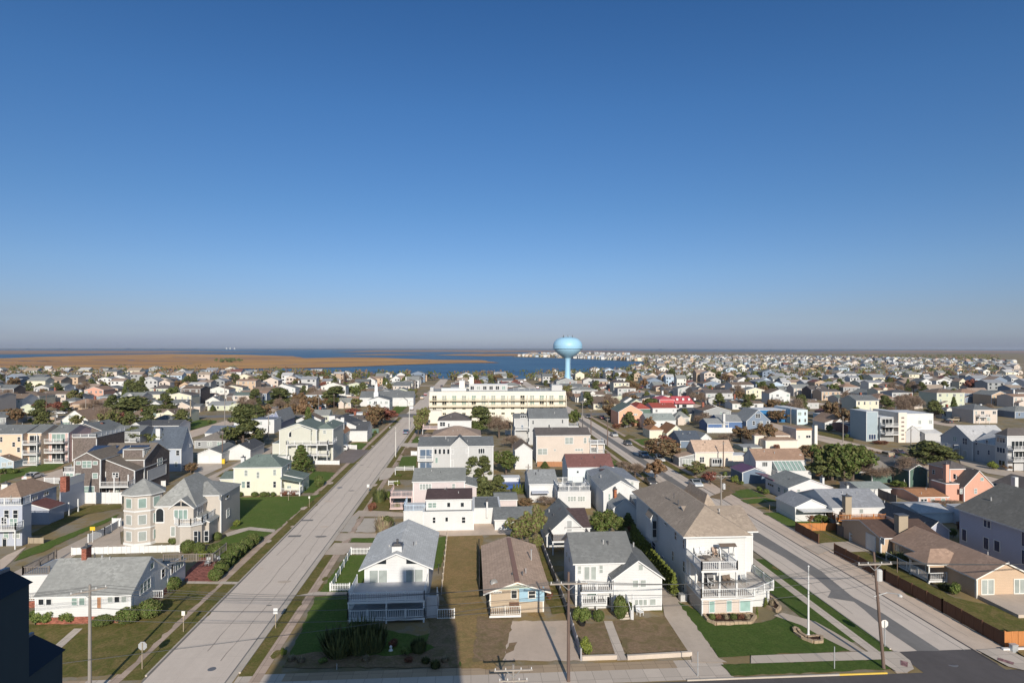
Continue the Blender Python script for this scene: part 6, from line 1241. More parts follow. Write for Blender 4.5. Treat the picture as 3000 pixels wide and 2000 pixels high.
    for e in ends[::(1 if kind in ('bare', 'pine') else 2)]:
        b = Vector((0, 0, min(e[2] * .72, h * (.4 if kind != 'pine' else .8)) if kind != 'cone' else e[2] * .95)); mid = b.lerp(Vector(e), .5) + Vector((0, 0, .05 * h * (1 if kind == 'round' else 0)))
        tk.tube([b, mid, e], [w * .014, w * .009, w * .004], 5)
    t.add('crown', m, mats); t.add('trunk', tk, 'wood:bark'); reg_kids(t.o); t.h0, t.w0 = h, w
    t.used = False; return t
TM = {}
def tm(key, *a, **k): TM[key] = [tree_master(*a, **k), a[3], a[4], 0]
L = lambda *a: ['leaf:' + x for x in a]
tm('pine', 'pine_tree', 'pine', L('pine', 'pinel'), 9, 8, 4200, .34); tm('pine2', 'pine_tree', 'pine', L('pinel', 'pine'), 8, 8, 3600, .36)
tm('spruce', 'evergreen_tree', 'cone', L('gr', 'pinel'), 8, 4, 3600, .26); tm('cedar', 'cedar_tree', 'cone', L('grl', 'yg'), 5, 1.7, 1500, .14)
tm('green', 'broadleaf_tree', 'round', L('gr', 'pinel'), 7, 7, 4200, .3); tm('rust', 'autumn_tree', 'round', L('rust', 'rustl'), 6, 5, 3400, .24); tm('brown', 'autumn_tree', 'round', L('brownleaf', 'rust'), 7, 7, 3000, .3)
tm('crimson', 'autumn_tree', 'round', L('crimson', 'crimsonl'), 6, 7, 3600, .28); tm('bare', 'bare_tree', 'bare', L('bare', 'barel'), 7, 7, 2600, .42); tm('olive', 'broadleaf_tree', 'round', L('grl', 'brownleaf'), 6, 6, 3200, .28)
tm('bush', 'bush', 'bush', L('gr', 'grl'), 2, 2.2, 1800, .13, cat='bush'); tm('clip', 'clipped_bush', 'clip', L('gr', 'pinel'), 1.5, 1.6, 1900, .085, cat='bush'); tm('ybush', 'bush', 'bush', L('yg', 'grl'), 2, 2, 1600, .13, cat='bush')
tm('rbush', 'bush', 'bush', L('rust', 'crimson'), 1.5, 1.8, 1300, .12, cat='bush'); tm('jun', 'juniper_bush', 'spiky', L('juniper', 'pinel'), 2.6, 3.6, 1900, .42, cat='bush'); tm('plume', 'grass_clump', 'spiky', L('pampas', 'barel'), 1.6, 1.8, 700, .25, cat='plant')
KN = {'pine': 'dark ragged pine', 'pine2': 'spreading olive-green pine', 'spruce': 'dense conical evergreen', 'cedar': 'narrow yellow-green cedar', 'green': 'bushy green tree', 'rust': 'rust-red autumn tree', 'brown': 'brown-leaved tree', 'crimson': 'crimson-leaved tree', 'bare': 'bare twiggy tree', 'olive': 'olive-brown tree',
      'bush': 'green bush', 'clip': 'clipped round bush', 'ybush': 'yellow-green bush', 'rbush': 'reddish bush', 'jun': 'dark spiky juniper', 'plume': 'pale grass clump'}
LABS = {}
def near(x, y):
    b = min(NEAR, key=lambda q: (q[0] - x) ** 2 + (q[1] - y) ** 2); return b
def autolabel(base, x, y):
    b = near(x, y); dx, dy = x - b[0], y - b[1]
    rel = ('in front of' if dy < 0 else 'behind') if abs(dy) > abs(dx) else ('left of' if dx < 0 else 'right of')
    for r in (rel, 'close beside', 'just off', 'near'):
        lb = f'{base} {r} {b[2]}'
        if lb not in LABS: break
    else:
        for o_ in ('second', 'third', 'fourth', 'fifth', 'sixth', 'seventh', 'eighth', 'ninth', 'tenth'):
            lb = f'{o_} {base} {rel} {b[2]}'
            if lb not in LABS: break
    LABS[lb] = 1
    w_ = lb.split()
    return lb if len(w_) <= 16 else ' '.join(w_[:16])
def plant(kind, x, y, h=None, w=None, label=None, group=None):
    e = TM[kind]; mt, h0, w0 = e[0], e[1], e[2]; sz = (h or h0) / h0; sx = (w or (w0 * sz)) / w0
    sc = (sx * rnd.uniform(.94, 1.06), sx * rnd.uniform(.94, 1.06), sz); lb = label or autolabel(KN[kind], x, y)
    if e[3] == 0: o = mt.o; o.location = (x, y, 0); o.rotation_euler = (0, 0, rnd.uniform(0, 6.28)); o.scale = sc
    else: o = copytree(mt.o, None, (x, y, 0), rnd.uniform(0, 6.28), sc)
    e[3] += 1; o['label'] = lb; 
    if group: o['group'] = group
    elif 'group' in o: del o['group']
    return o
def tp(kind, px, py, top=None, w=None, label=None, group=None, h=None):    # base pixel, top pixel, width in pixels
    P = G(px, py)
    if top is not None: h = onY(px, top, P.y)[1]
    ww = None if w is None else abs(onY(px + w / 2, py, P.y)[0] - onY(px - w / 2, py, P.y)[0])
    if ww and kind in ('pine', 'pine2', 'green', 'spruce', 'olive', 'brown', 'rust', 'crimson', 'bare'): ww *= 1.22; h = h * 1.04
    FOOT.append((P.x - 1.5, P.x + 1.5, P.y - 1.5, P.y + 1.5))
    return plant(kind, P.x, P.y, h, ww, label, group)
rg('B')
tp('jun', 840, 1330, 1075, 330, 'large dark juniper in the shade before the big white house, left part'); tp('jun', 1010, 1310, 1010, 300, 'tallest dark juniper against the shaded lower deck rail'); tp('jun', 1130, 1300, 1040, 240, 'dark juniper mass in shade, right of the tallest one')
tp('jun', 1500, 1310, 1180, 150, 'grey-green juniper in shade near the building shadow edge'); tp('rbush', 1290, 1265, 1195, 90, 'small dark reddish bush in the shadow'); tp('bush', 1390, 1335, 1250, 90, 'low green bush in the shadow beside the grey-green juniper'); tp('ybush', 372, 1345, 1268, 62, 'bright yellow-green bush at the sidewalk corner')
tp('jun', 1640, 1440, 1370, 100, 'low scrubby juniper at the footpath in shade'); tp('plume', 1210, 300, 165, 190, 'spiky grey-green grass clump at the back of the pale gravel bed'); tp('pine2', 1240, 290, 180, 110, 'low dwarf pine behind the pale grass clump')
tp('ybush', 1170, 40, -30, 120, 'yellow-green shrub by the left street, first of two'); tp('rbush', 1100, 135, 60, 60, 'rust-coloured shrub by the footpath near the pink decks')
rg('A')
tp('clip', 1250, 1020, 865, 190, 'big clipped bush at the corner of the nearest ranch house'); tp('clip', 1075, 1060, 925, 220, 'wide low clipped bush in front of the ranch terrace'); tp('clip', 860, 1080, 1000, 180, 'dark low bush right of the ranch steps'); tp('clip', 1430, 790, 680, 150, 'round dark bush beside the shaded ranch wall')
tp('bush', 330, 1060, 945, 210, 'dark hedge bush at the left end of the ranch front'); tp('bush', 440, 1065, 950, 190, 'dark hedge bush second from the left at the ranch front'); tp('bush', 575, 1060, 955, 170, 'dark hedge bush just left of the ranch steps'); tp('rbush', 240, 790, 705, 80, 'reddish shrub under the white deck wall')
tp('clip', 1452, 405, 345, 95, 'small round clipped bush at the beige house front'); tp('clip', 1570, 480, 370, 120, 'tall clipped bush before the beige house bay'); tp('clip', 1660, 485, 390, 110, 'clipped bush right of the tall one at the bay'); tp('clip', 1815, 375, 305, 80, 'round clipped bush at the right corner of the bay'); tp('ybush', 1690, 520, 460, 100, 'low pale yellow-green bush near the patio'); tp('ybush', 1735, 405, 375, 50, 'tiny yellow bush at the bay base')
tp('ybush', 1975, 262, 200, 70, 'yellow-flowering shrub at the lawn edge by the beige house')
k = 0
for (u, v) in ((1800, 710), (1850, 650), (1900, 595), (1950, 545), (2000, 500), (2055, 455), (2110, 420)):
    tp('clip', u, v, v - 105, 120, ['hedge bush nearest the front walk, first in the sidewalk hedge', 'second bush of the sidewalk hedge', 'third bush of the sidewalk hedge', 'fourth, middle bush of the sidewalk hedge', 'fifth bush of the sidewalk hedge', 'sixth bush of the sidewalk hedge', 'last bush at the far end of the sidewalk hedge'][k], 'bushes of the hedge by the patio'); k += 1
for k, u in enumerate((1800, 1880, 1960)): tp('clip', u, 478, 400, 130, ['left bush of the short cross hedge', 'middle bush of the short cross hedge', 'right bush of the short cross hedge'][k], 'bushes of the cross hedge')
rg('C')
tp('bush', 845, 1075, 925, 120, 'green hedge bush left of the white porch rail'); tp('bush', 905, 1070, 925, 110, 'green hedge bush touching the white porch rail'); tp('clip', 1008, 1050, 955, 100, 'ball-shaped clipped bush beside the entrance steps'); tp('clip', 1190, 1030, 828, 110, 'tall egg-shaped clipped bush right of the steps'); tp('clip', 1268, 1003, 888, 75, 'small round bush right of the tall egg-shaped one'); tp('ybush', 905, 1345, 1175, 110, 'yellow-green bush at the end of the low grey wall')
tp('olive', 370, 420, 165, 260, 'olive-gold bushy tree between the white shed and dark-roofed cottage'); tp('olive', 480, 400, 80, 170, 'taller olive-gold tree against the two-tone cottage'); tp('olive', 490, 470, 330, 120, 'low olive shrub tree at the top of the grey fence')
tp('green', 1050, 370, 110, 260, 'green bushy tree between the small cottage and the long three-storey house'); tp('cedar', 1195, 300, 180, 70, 'stout yellow-green cedar at the far end of the cedar row'); tp('spruce', 1255, 260, 150, 90, 'dark cedar in the shade of the long house'); tp('rbush', 1268, 305, 250, 40, 'small orange-brown shrub at the end of the cedar row'); tp('brown', 395, 110, 30, 120, 'dark round tree behind the long white shed')
n_ = 20; ords = 'second third fourth fifth sixth seventh eighth ninth tenth eleventh twelfth thirteenth fourteenth fifteenth sixteenth seventeenth eighteenth nineteenth'.split()
for k in range(n_):
    f = k / (n_ - 1); a0_, a1_ = G(1640, 838), G(1292, 380); q = a0_.lerp(a1_, f)
    plant('cedar', q.x, q.y, 2.7 * rnd.uniform(.9, 1.1), 1.25, 'nearest, browning cedar of the row beside the driveway' if k == 0 else 'farthest cedar of the row beside the driveway' if k == n_ - 1 else f'{ords[k - 1]} cedar from the near end of the row beside the driveway', 'cedars in a row between driveway and long house')
tp('rbush', 600, 870, 800, 60, 'reddish weeds along the brown bungalow side')
for k, u in enumerate((1955, 2005, 2075, 2135, 2200, 2255)): tp(('clip', 'rbush', 'plume')[k % 3], u, 1045, 985, 55, ['first low bush from the left in the stone-edged bed', 'second low bush from the left in the stone-edged bed', 'third, pale tuft in the stone-edged bed', 'fourth bush in the stone-edged bed', 'fifth bush in the stone-edged bed', 'last tuft at the right of the stone-edged bed'][k], 'plants in the stone-edged bed')
rg('D')
tp('cedar', 125, 935, 850, 40, 'small green cone shrub in the side bed of the long house'); tp('plume', 170, 930, 850, 60, 'pale tuft in the side bed of the long house'); tp('cedar', 50, 1020, 925, 30, 'thin spiky shrub at the planter by the brick path')
tp('bush', 1700, 830, 720, 110, 'dark green shrub below the tan ranch porch'); tp('jun', 1620, 790, 730, 120, 'dark low shrub under the white porch rail'); tp('jun', 1240, 590, 470, 200, 'dark shaded shrub mass beside the tan ranch'); tp('jun', 1120, 520, 470, 140, 'dark low shrubs in front of the garage wing')
tp('bush', 1690, 350, 270, 60, 'dark bush at the corner of the big blue-grey house'); tp('bush', 590, 230, 160, 120, 'bright green bush before the white ranch wing'); tp('rbush', 480, 215, 150, 100, 'brown shrub by the white ranch lawn')
rg('E2')
tp('pine', 640, 640, 170, 420, 'big dark pine beside the alley, behind the white-deck houses'); tp('spruce', 1300, 905, 610, 240, 'round dense evergreen between the yellow house and left street'); tp('clip', 1510, 1080, 945, 115, 'clipped round bush alone on the lawn by the left street'); tp('pine2', 775, 620, 500, 150, 'small green pine at the foot of the big dark pine'); tp('spruce', 570, 720, 600, 80, 'small dark conical evergreen by the alley')
for k, (u, w_) in enumerate(((580, 110), (768, 80), (870, 100), (925, 40), (980, 60))): tp('clip', u, 1190, 1135, w_, ['leftmost clipped bush under the yellow house', 'second clipped bush from the left under the yellow house', 'widest middle clipped bush under the yellow house', 'smallest bush under the yellow house', 'right clipped bush under the yellow house'][k], 'bushes along the yellow house front')
tp('rbush', 1110, 1180, 1115, 110, 'red bush left of the yellow house porch'); tp('rbush', 1210, 1178, 1115, 110, 'red bush in front of the yellow house porch'); tp('jun', 1320, 1130, 1060, 80, 'dark shrub beside the yellow house porch'); tp('ybush', 1880, 505, 450, 90, 'yellow-green bush beside the three-chimney house'); tp('rbush', 1770, 600, 545, 80, 'orange-green bush at the lawn corner by the three-chimney house')
tp('jun', 2200, 1250, 1080, 190, 'spiky dark evergreen on the right side of the left street'); tp('bush', 2290, 1230, 1120, 120, 'green bush beside the spiky evergreen'); tp('rbush', 2130, 1340, 1250, 90, 'rust shrub at the footpath below the spiky evergreen'); tp('crimson', 2230, 365, 165, 330, 'wide crimson tree beside the far left street'); tp('crimson', 1890, 250, 180, 170, 'smaller crimson tree before the church lawn'); tp('brown', 50, 900, 800, 110, 'brown bush tree beside the white garage drive')
tp('pine', 1060, 190, -40, 300, 'tall dark pine left of the grey ranch lawn'); tp('pine', 775, 165, -30, 150, 'tall upright pine above the pale green ranch'); tp('spruce', 285, 210, 140, 60, 'small dark shrub tree left of the pale green ranch'); tp('spruce', 515, 205, 120, 60, 'dark conical shrub in the middle of the pale green ranch front'); tp('spruce', 620, 205, 100, 100, 'dark round evergreen at the right of the pale green ranch'); tp('pine', 1700, 170, -60, 300, 'large dark pine left of the church'); tp('brown', 1600, 180, 60, 180, 'brown leafless-looking tree beside the bare lawn'); tp('bare', 1250, 240, 60, 180, 'bare tree on the olive lawn by the cross street'); tp('olive', 1930, 180, 60, 140, 'olive tree left of the church front'); tp('spruce', 1463, 200, 120, 60, 'small dark evergreen before the white house by the bare trees')
rg('E1')
tp('pine2', 1500, 330, 60, 480, 'huge leaning pine behind the low dark-roofed house'); tp('pine', 1700, 500, 300, 330, 'sprawling pine left of the slate-blue house') if 0 else tp('pine2', 1560, 560, 400, 300, 'yellowish low pine between the shingle houses'); tp('pine2', 1830, 880, 480, 330, 'ragged pine in front of the slate-blue house'); tp('brown', 2190, 930, 810, 140, 'brown shrub by the garage drive')
tp('crimson', 480, 230, 100, 200, 'dark red tree left of the utility pole, upper left'); tp('crimson', 690, 220, 105, 190, 'dark red tree right of the utility pole, upper left'); tp('crimson', 250, 300, 225, 140, 'low crimson tree at the upper left roofs'); tp('brown', 90, 300, 180, 160, 'brown bush tree at the left edge'); tp('bare', 1060, 230, 80, 200, 'bare tree right of the brown roofs'); tp('bush', 60, 930, 860, 190, 'dark hedge at the far left lawn'); tp('bush', 160, 925, 870, 130, 'dark hedge end at the far left lawn')
tp('green', 800, 780, 640, 130, 'olive shrub tree left of the dark shingle house')
rg('E3')
tp('pine', 1200, 480, 175, 330, 'big bushy pine in front of the cream hotel'); tp('green', 1150, 500, 330, 250, 'bluish-green low pine under the big hotel pine'); tp('bare', 1420, 520, 250, 260, 'pinkish bare tree right of the hotel pine'); tp('bare', 1570, 640, 480, 220, 'bare reddish tree behind the plain white gabled building'); tp('olive', 530, 480, 170, 170, 'tall olive hedge tree left of the hotel, by the left street'); tp('olive', 490, 500, 260, 130, 'olive hedge tree nearer the left street'); tp('olive', 575, 400, 160, 100, 'olive hedge tree against the hotel corner')
tp('green', 1500, 940, 640, 290, 'dense bright green tree right of the wide light grey house'); tp('pine', 1120, 1000, 745, 200, 'tall two-topped pine, left top, before the wide grey house'); tp('pine', 1240, 1000, 735, 190, 'tall two-topped pine, right top, before the wide grey house'); tp('pine2', 1220, 1240, 980, 260, 'spreading pine beside the pink-grey house'); tp('pine2', 1400, 1180, 960, 200, 'olive pine between pool building and pink garage'); 
for k, u in enumerate((1590, 1625, 1660, 1700)): tp('cedar', u, 1160, 1045, 60, ['leftmost bright cedar beside the grey-roofed cottage', 'second bright cedar beside the grey-roofed cottage', 'third bright cedar beside the grey-roofed cottage', 'rightmost bright cedar beside the grey-roofed cottage'][k], 'bright cedars by the cottage')
tp('brown', 1720, 1290, 1210, 150, 'dark brown shrub beside the pink garage'); tp('bare', 1960, 1300, 1180, 200, 'bare brush behind the two-tone cottage'); tp('bush', 270, 960, 930, 80, 'dark palm-like shrub in the fenced bed by the left street'); tp('ybush', 250, 1060, 1000, 90, 'yellow-green shrub left of the pink decks'); tp('bush', 250, 1340, 1250, 70, 'dark shrub at the pink deck foot'); tp('spruce', 1945, 860, 790, 80, 'small spruce beside the orange shed wall')
rg('E4')
tp('green', 330, 400, 180, 150, 'round green tree at the hotel street corner'); tp('rust', 1250, 1010, 760, 240, 'rust-red round street tree on the right street'); tp('bare', 1020, 980, 800, 230, 'pale bare street tree left of the rust-red one'); tp('brown', 1340, 790, 520, 420, 'large brown spreading tree shading the parked car'); tp('rust', 1440, 790, 600, 150, 'orange-brown tree right of the large brown one'); tp('crimson', 1360, 640, 490, 200, 'dark red tree top behind the brown tree'); tp('rust', 1180, 450, 270, 130, 'dark rust tree beside the grey-roofed cottage'); tp('olive', 1715, 960, 790, 280, 'round olive street tree above the silver car'); tp('crimson', 1885, 1050, 905, 200, 'small crimson street tree behind the silver car'); tp('rbush', 810, 410, 350, 100, 'olive-red bush beside the peach house'); tp('bare', 880, 870, 780, 130, 'thin bare shrub by the maroon-roofed house')
tp('bare', 1800, 390, 220, 170, 'bare brown tree behind the dome-fronted cottage'); tp('brown', 2230, 560, 380, 170, 'dark orange-brown tree behind the navy-roofed house'); tp('brown', 1000, 120, 20, 130, 'tall dark brown tree beside the mansard shop'); tp('bush', 2060, 980, 900, 80, 'dark green shrub left of the purple porch')
rg('E5')
tp('brown', 1100, 470, 170, 260, 'wide brown tree behind the glass-sunroom house'); tp('brown', 900, 460, 250, 240, 'olive-brown tree left of the wide brown one'); tp('bare', 620, 420, 300, 230, 'brown bare thicket by the white fence'); tp('brown', 1700, 700, 450, 260, 'brownish tree right of the glass-sunroom house')
tp('green', 1960, 930, 400, 420, 'large dark round tree cluster, left crown'); tp('green', 2120, 950, 420, 380, 'large dark round tree cluster, right crown'); tp('pine2', 1900, 920, 560, 380, 'low spreading dark crown at the front of the round tree cluster'); tp('rbush', 1030, 870, 750, 200, 'dark red hedge, left end, by the glass sunroom'); tp('rbush', 1180, 860, 745, 220, 'dark red hedge, middle, by the glass sunroom'); tp('rbush', 1330, 865, 750, 200, 'dark red hedge, right end, by the glass sunroom')
tp('ybush', 690, 960, 850, 110, 'yellow leafy shrub at the purple porch'); tp('ybush', 770, 985, 930, 80, 'low yellow shrub nearer the ranch at the purple porch'); tp('bush', 1000, 1080, 1000, 90, 'green bush at the low ranch front'); tp('bush', 1090, 1110, 1030, 100, 'green bush second along the low ranch front'); tp('rust', 1830, 930, 800, 130, 'orange shrub below the dark tree cluster')
tp('brown', 2180, 260, -20, 300, 'large orange-brown tree behind the brown-roofed porch cottage'); tp('brown', 1250, 180, 0, 230, 'grey-brown tree beside the blue box house'); tp('bush', 1910, 280, 190, 140, 'dark bush before the brown-roofed porch cottage')
rg('E6')
tp('pine2', 1180, 670, 410, 440, 'low wide dark pine by the right side street, left part'); tp('pine2', 1380, 670, 480, 280, 'low wide dark pine by the right side street, right part'); tp('green', 200, 890, 390, 460, 'big round dark tree above the small grey-roofed white house'); tp('bare', 890, 940, 560, 260, 'tall bare tree in front of the green brown-roofed house'); tp('bare', 480, 900, 650, 330, 'brown bare thicket left of the bare tree'); tp('brown', 430, 640, 500, 180, 'brown bush at the side street'); tp('ybush', 1965, 745, 640, 120, 'yellow-green round bush on the lawn at right'); tp('rust', 2145, 760, 680, 110, 'brown round bush right of the yellow-green one')
tp('bush', 780, 980, 880, 200, 'dark green bush behind the grey timber fence'); tp('bare', 1300, 1160, 1090, 330, 'white-barked bare branches by the orange-roofed garage'); tp('jun', 1840, 1130, 1080, 90, 'dark shrub at the salmon house front'); tp('rbush', 560, 430, 380, 200, 'pale scrub below the modern block house')

# =============================================================== fences and walls
rg('A')
fg([(600, 500), (1500, 475)], 1.05, 'paint:white', 'long white board fence between the nearest ranch and the beige turret house')
fg([(738, 398), (870, 340), (985, 275)], 1.3, 'paint:white', 'short white picket fence beside the alley at the turret house', 'picket'); fg([(940, 262), (1010, 262)], 1.4, 'paint:white', 'small white gate panel left of the turret')
fg([(175, 780), (470, 545)], 1.5, 'wood:woodgrey', 'weathered grey fence along the alley behind the ranch', 'mesh')
fg([(240, 405), (362, 405)], .9, 'wood:woodtan', 'low tan timber fence on the grass by the alley')
rg('E1')
fg([(945, 1275), (1398, 1275)], 2.2, 'paint:white', 'tall white fence in front of the dark shingle house'); fg([(510, 1045), (735, 1048), (735, 1000)], 1.4, 'paint:white', 'white railing fence left of the dark shingle house', 'picket'); fg([(1700, 1075), (1900, 1075)], 1.2, 'paint:white', 'white fence behind the turret house roof')
fg([(60, 1240), (110, 1180), (300, 1120)], 1.4, 'paint:grey', 'grey fence behind the orange-brown roofed house', 'rail') if 0 else None
rg('E2')
fg([(700, 660), (860, 560), (930, 500)], 1.6, 'wood:woodgrey', 'grey timber fence along the alley by the big dark pine', 'mesh'); fg([(450, 585), (690, 590)], 1.0, 'wood:woodtan', 'tan fence behind the white double garage'); fg([(1465, 825), (1740, 828)], 1.1, 'paint:white', 'white fence beside the round evergreen'); fg([(1795, 640), (1940, 652)], 1.3, 'paint:white', 'white fence beside the parked white SUV'); fg([(1985, 465), (2190, 465)], 1.6, 'paint:green', 'green and red screen by the blue vehicle')
rg('B')
fg([(762, 803), (925, 803)], 1.0, 'paint:white', 'white picket fence at the lawn left of the upper deck', 'picket'); fg([(775, 790), (935, 495)], 1.0, 'paint:white', 'white rail fence along the footpath lawn', 'rail'); fg([(940, 495), (1092, 495)], 1.0, 'paint:white', 'white picket fence at the back of the footpath lawn', 'picket')
fg([(1740, 345), (1692, 830)], .9, 'wood:sand2', 'long pale timber fence between big white house and dry lawn')
fg([(2008, 800), (2005, 465)], 1.7, 'paint:black', 'black screen fence against the brown bungalow side')  # row of upright black boards along the bungalow's left side
rg('C')
fg([(530, 425), (640, 720), (742, 980), (862, 1380)], 1.1, 'wood:fencegrey', 'long weathered grey fence between bungalow and balcony house')
fg([(870, 1375), (1160, 1365)], .42, 'concrete:walkp', 'low concrete wall left of the front walk', 'wall', 'wall'); fg([(1247, 1370), (1785, 1338)], .42, 'concrete:walkp', 'low concrete wall right of the front walk', 'wall', 'wall')
rg('E3')
fg([(410, 720), (475, 720)], 1.2, 'paint:white', 'short white fence left of the wide light grey house'); fg([(150, 1062), (255, 1062)], 1.0, 'paint:white', 'white rail by the left street footpath', 'rail'); fg([(228, 945), (228, 900), (440, 895)], 1.1, 'paint:white', 'white fence around the shrub bed by the left street', 'rail'); fg([(1860, 850), (2140, 850)], 1.3, 'wood:rorange2', 'orange fence behind the grey-roofed cottage'); fg([(1490, 480), (1640, 480)], 1.5, 'paint:white', 'white fence below the cream hotel')
rg('E4')
fg([(1850, 462), (2135, 462)], 1.9, 'paint:white', 'tall white fence before the slate-blue gabled house'); fg([(900, 400), (1080, 372)], 1.0, 'wood:fencegrey', 'grey fence beside the peach house drive')
rg('D')
fg([(565, 408), (375, 300)], 1.5, 'wood:woodbrown', 'short dark brown fence in front of the orange fence'); fg([(385, 300), (710, 298)], 1.3, 'wood:woodorange', 'new orange timber fence behind the small lawn', 'board')
fg([(698, 490), (1120, 720), (1600, 980), (2118, 1272)], 1.5, 'wood:woodbrown', 'long dark brown timber fence along the right street'); fg([(2120, 1272), (2400, 1262)], 1.6, 'wood:woodorange', 'sunlit orange end of the street fence at the lower right corner'); fg([(2100, 1300), (2420, 1290)], .3, 'paint:white', 'low white kerb wall under the orange fence', 'wall', 'wall')
fg([(1065, 20), (1215, 80)], 1.8, 'wood:woodgrey', 'grey timber fence right of the tan-chimney ranch'); fg([(700, 225), (715, 330), (960, 430)], 1.7, 'wood:woodgrey', 'tall dark fence between the orange deck and the garage')
fg([(825, 385), (885, 400), (882, 330)], 1.3, 'paint:white', 'white arched gate rail by the garage fence', 'rail')
# stone-edged planting beds
def ring(pp, label, w=.3, hh=.35):
    q = [G(x, y) for x, y in pp]; m = MB(); s_ = MB()
    for i in range(len(q)):
        a, b = q[i], q[(i + 1) % len(q)]; n = max(1, int((b - a).length / .45))
        for k in range(n):
            p0, p1 = a.lerp(b, k / n), a.lerp(b, (k + .93) / n); h_ = hh * rnd.uniform(.9, 1.1); m.bar(p0 + Vector((0, 0, h_ / 2)), p1 + Vector((0, 0, h_ / 2)), w * rnd.uniform(.9, 1.05), 0, h_)
    s_.poly([(p.x, p.y, .26) for p in q]); c = sum(q, Vector()) / len(q)
    t = Thing('planter_bed', label, 'planter', (c.x, c.y, 0)); t.add('stone_edge', m, 'concrete:walko'); t.add('soil', s_, 'gravel:soil')
rg('C'); ring([(1885, 1010), (1925, 1060), (1990, 1085), (2281, 1075), (2320, 1020), (2281, 1005), (1950, 1005)][::-1], 'curved stone-edged bed along the front of the long house')
rg('D'); ring([(358, 1125), (370, 1160), (430, 1205), (520, 1240), (595, 1235), (592, 1195), (540, 1190), (470, 1200), (420, 1170), (385, 1128)][::-1], 'crescent stone planter around the flagpole base'); ring([(110, 830), (190, 880), (245, 950), (215, 978), (120, 930), (100, 880)][::-1], 'stone-edged side bed by the long house lawn')
# =============================================================== flagpole, signs, poles
P = G(480, 1188); z1 = onY(474, 600, P.y)[1]
t = Thing('flagpole', 'tall bare white flagpole in the crescent planter', 'flagpole', P); m = MB(); m.tube([(P.x, P.y, 0), (P.x, P.y, z1 / 2), (P.x, P.y, z1)], [.11, .085, .05], 10); t.add('pole', m, 'paint:white'); m = MB(); m.lathe((P.x, P.y, z1), [(.01, -.02), (.1, .05), (.1, .12), (.01, .2)], 10); t.add('finial', m, 'paint:white'); m = MB(); m.lathe((P.x, P.y, 0), [(.25, 0), (.22, .3), (.1, .4)], 10); t.add('base_collar', m, 'paint:white')
def sign(px, py, top, label, kind='rect', mat='metal:silver', face='paint:white', w=.45, hh=.55, lat=None):
    P = G(px, py); z = onY(px, top, P.y)[1]; t = Thing('street_sign', label, 'sign', P); m = MB()
    m.bar((P.x, P.y, 0), (P.x, P.y, z - (.1 if kind != 'bare' else 0)), .07); t.add('post', m, 'metal:silver' if mat is None else mat)
    if kind == 'stop':
        c = z - .42; o = MB(); o.prism([(P.x + .42 * math.cos(a), P.y + .05, c + .42 * math.sin(a)) for a in [math.pi / 8 + k * math.pi / 4 for k in range(8)]], (0, .02, 0)); t.add('back', o, face); o = MB(); o.prism([(P.x + .42 * math.cos(a), P.y + .072, c + .42 * math.sin(a)) for a in [math.pi / 8 + k * math.pi / 4 for k in range(8)]], (0, .01, 0)); t.add('stop_face', o, 'paint:red')
    elif kind == 'rect': o = MB(); o.box(P.x - w / 2, P.x + w / 2, P.y - .08, P.y - .05, z - hh, z); t.add('plate', o, face)
    return t
rg('A'); sign(1188, 1452, 1222, 'octagonal stop sign seen from behind on the verge of the left street', 'stop', 'wood:woodtan', 'metal:silver'); sign(1533, 1140, 962, 'small white sign on a pale post at the left kerb', 'rect', 'wood:woodtan', 'paint:offwhite', .35, .5)
t = sign(775, 395, 262, 'yellow warning sign on a white post by the alley', 'rect', 'paint:white', 'paint:yellow', .75, .55)
rg('B'); sign(307, 1110, 940, 'small white sign at the right kerb of the left street', 'rect', 'wood:woodtan', 'paint:white', .45, .6); sign(818, 1450, 1405, 'short grey marker post at the cross street footpath', 'bare'); sign(588, 100, 8, 'thin pale sign post in the far verge by the large lawn', 'rect', 'wood:woodtan', 'paint:offwhite', .3, .4)
rg('C'); sign(1837, 1512, 1305, 'bare grey sign post beside the driveway mouth', 'bare')
rg('D'); sign(1118, 1265, 1040, 'octagonal stop sign seen from behind next to the right utility pole', 'stop', 'metal:silver', 'paint:offwhite'); sign(697, 1452, 1262, 'bare pale sign post on the front grass strip', 'bare'); sign(155, 150, 80, 'thin dark sign post at the right street, far one', 'bare', 'paint:rbrown'); sign(1222, 650, 525, 'thin dark post inside the long brown fence, upper', 'bare', 'paint:rbrown'); sign(503, 300, 240, 'thin dark post before the orange fence', 'bare', 'paint:rbrown')
rg('E2'); sign(2072, 1165, 1050, 'small white sign on the right side of the left street', 'rect', 'wood:woodtan', 'paint:white', .5, .6); sign(1157, 1240, 1160, 'thin tan stake on the yellow house lawn', 'bare', 'wood:woodtan')
INS = 'paint:white'
POLES = {}
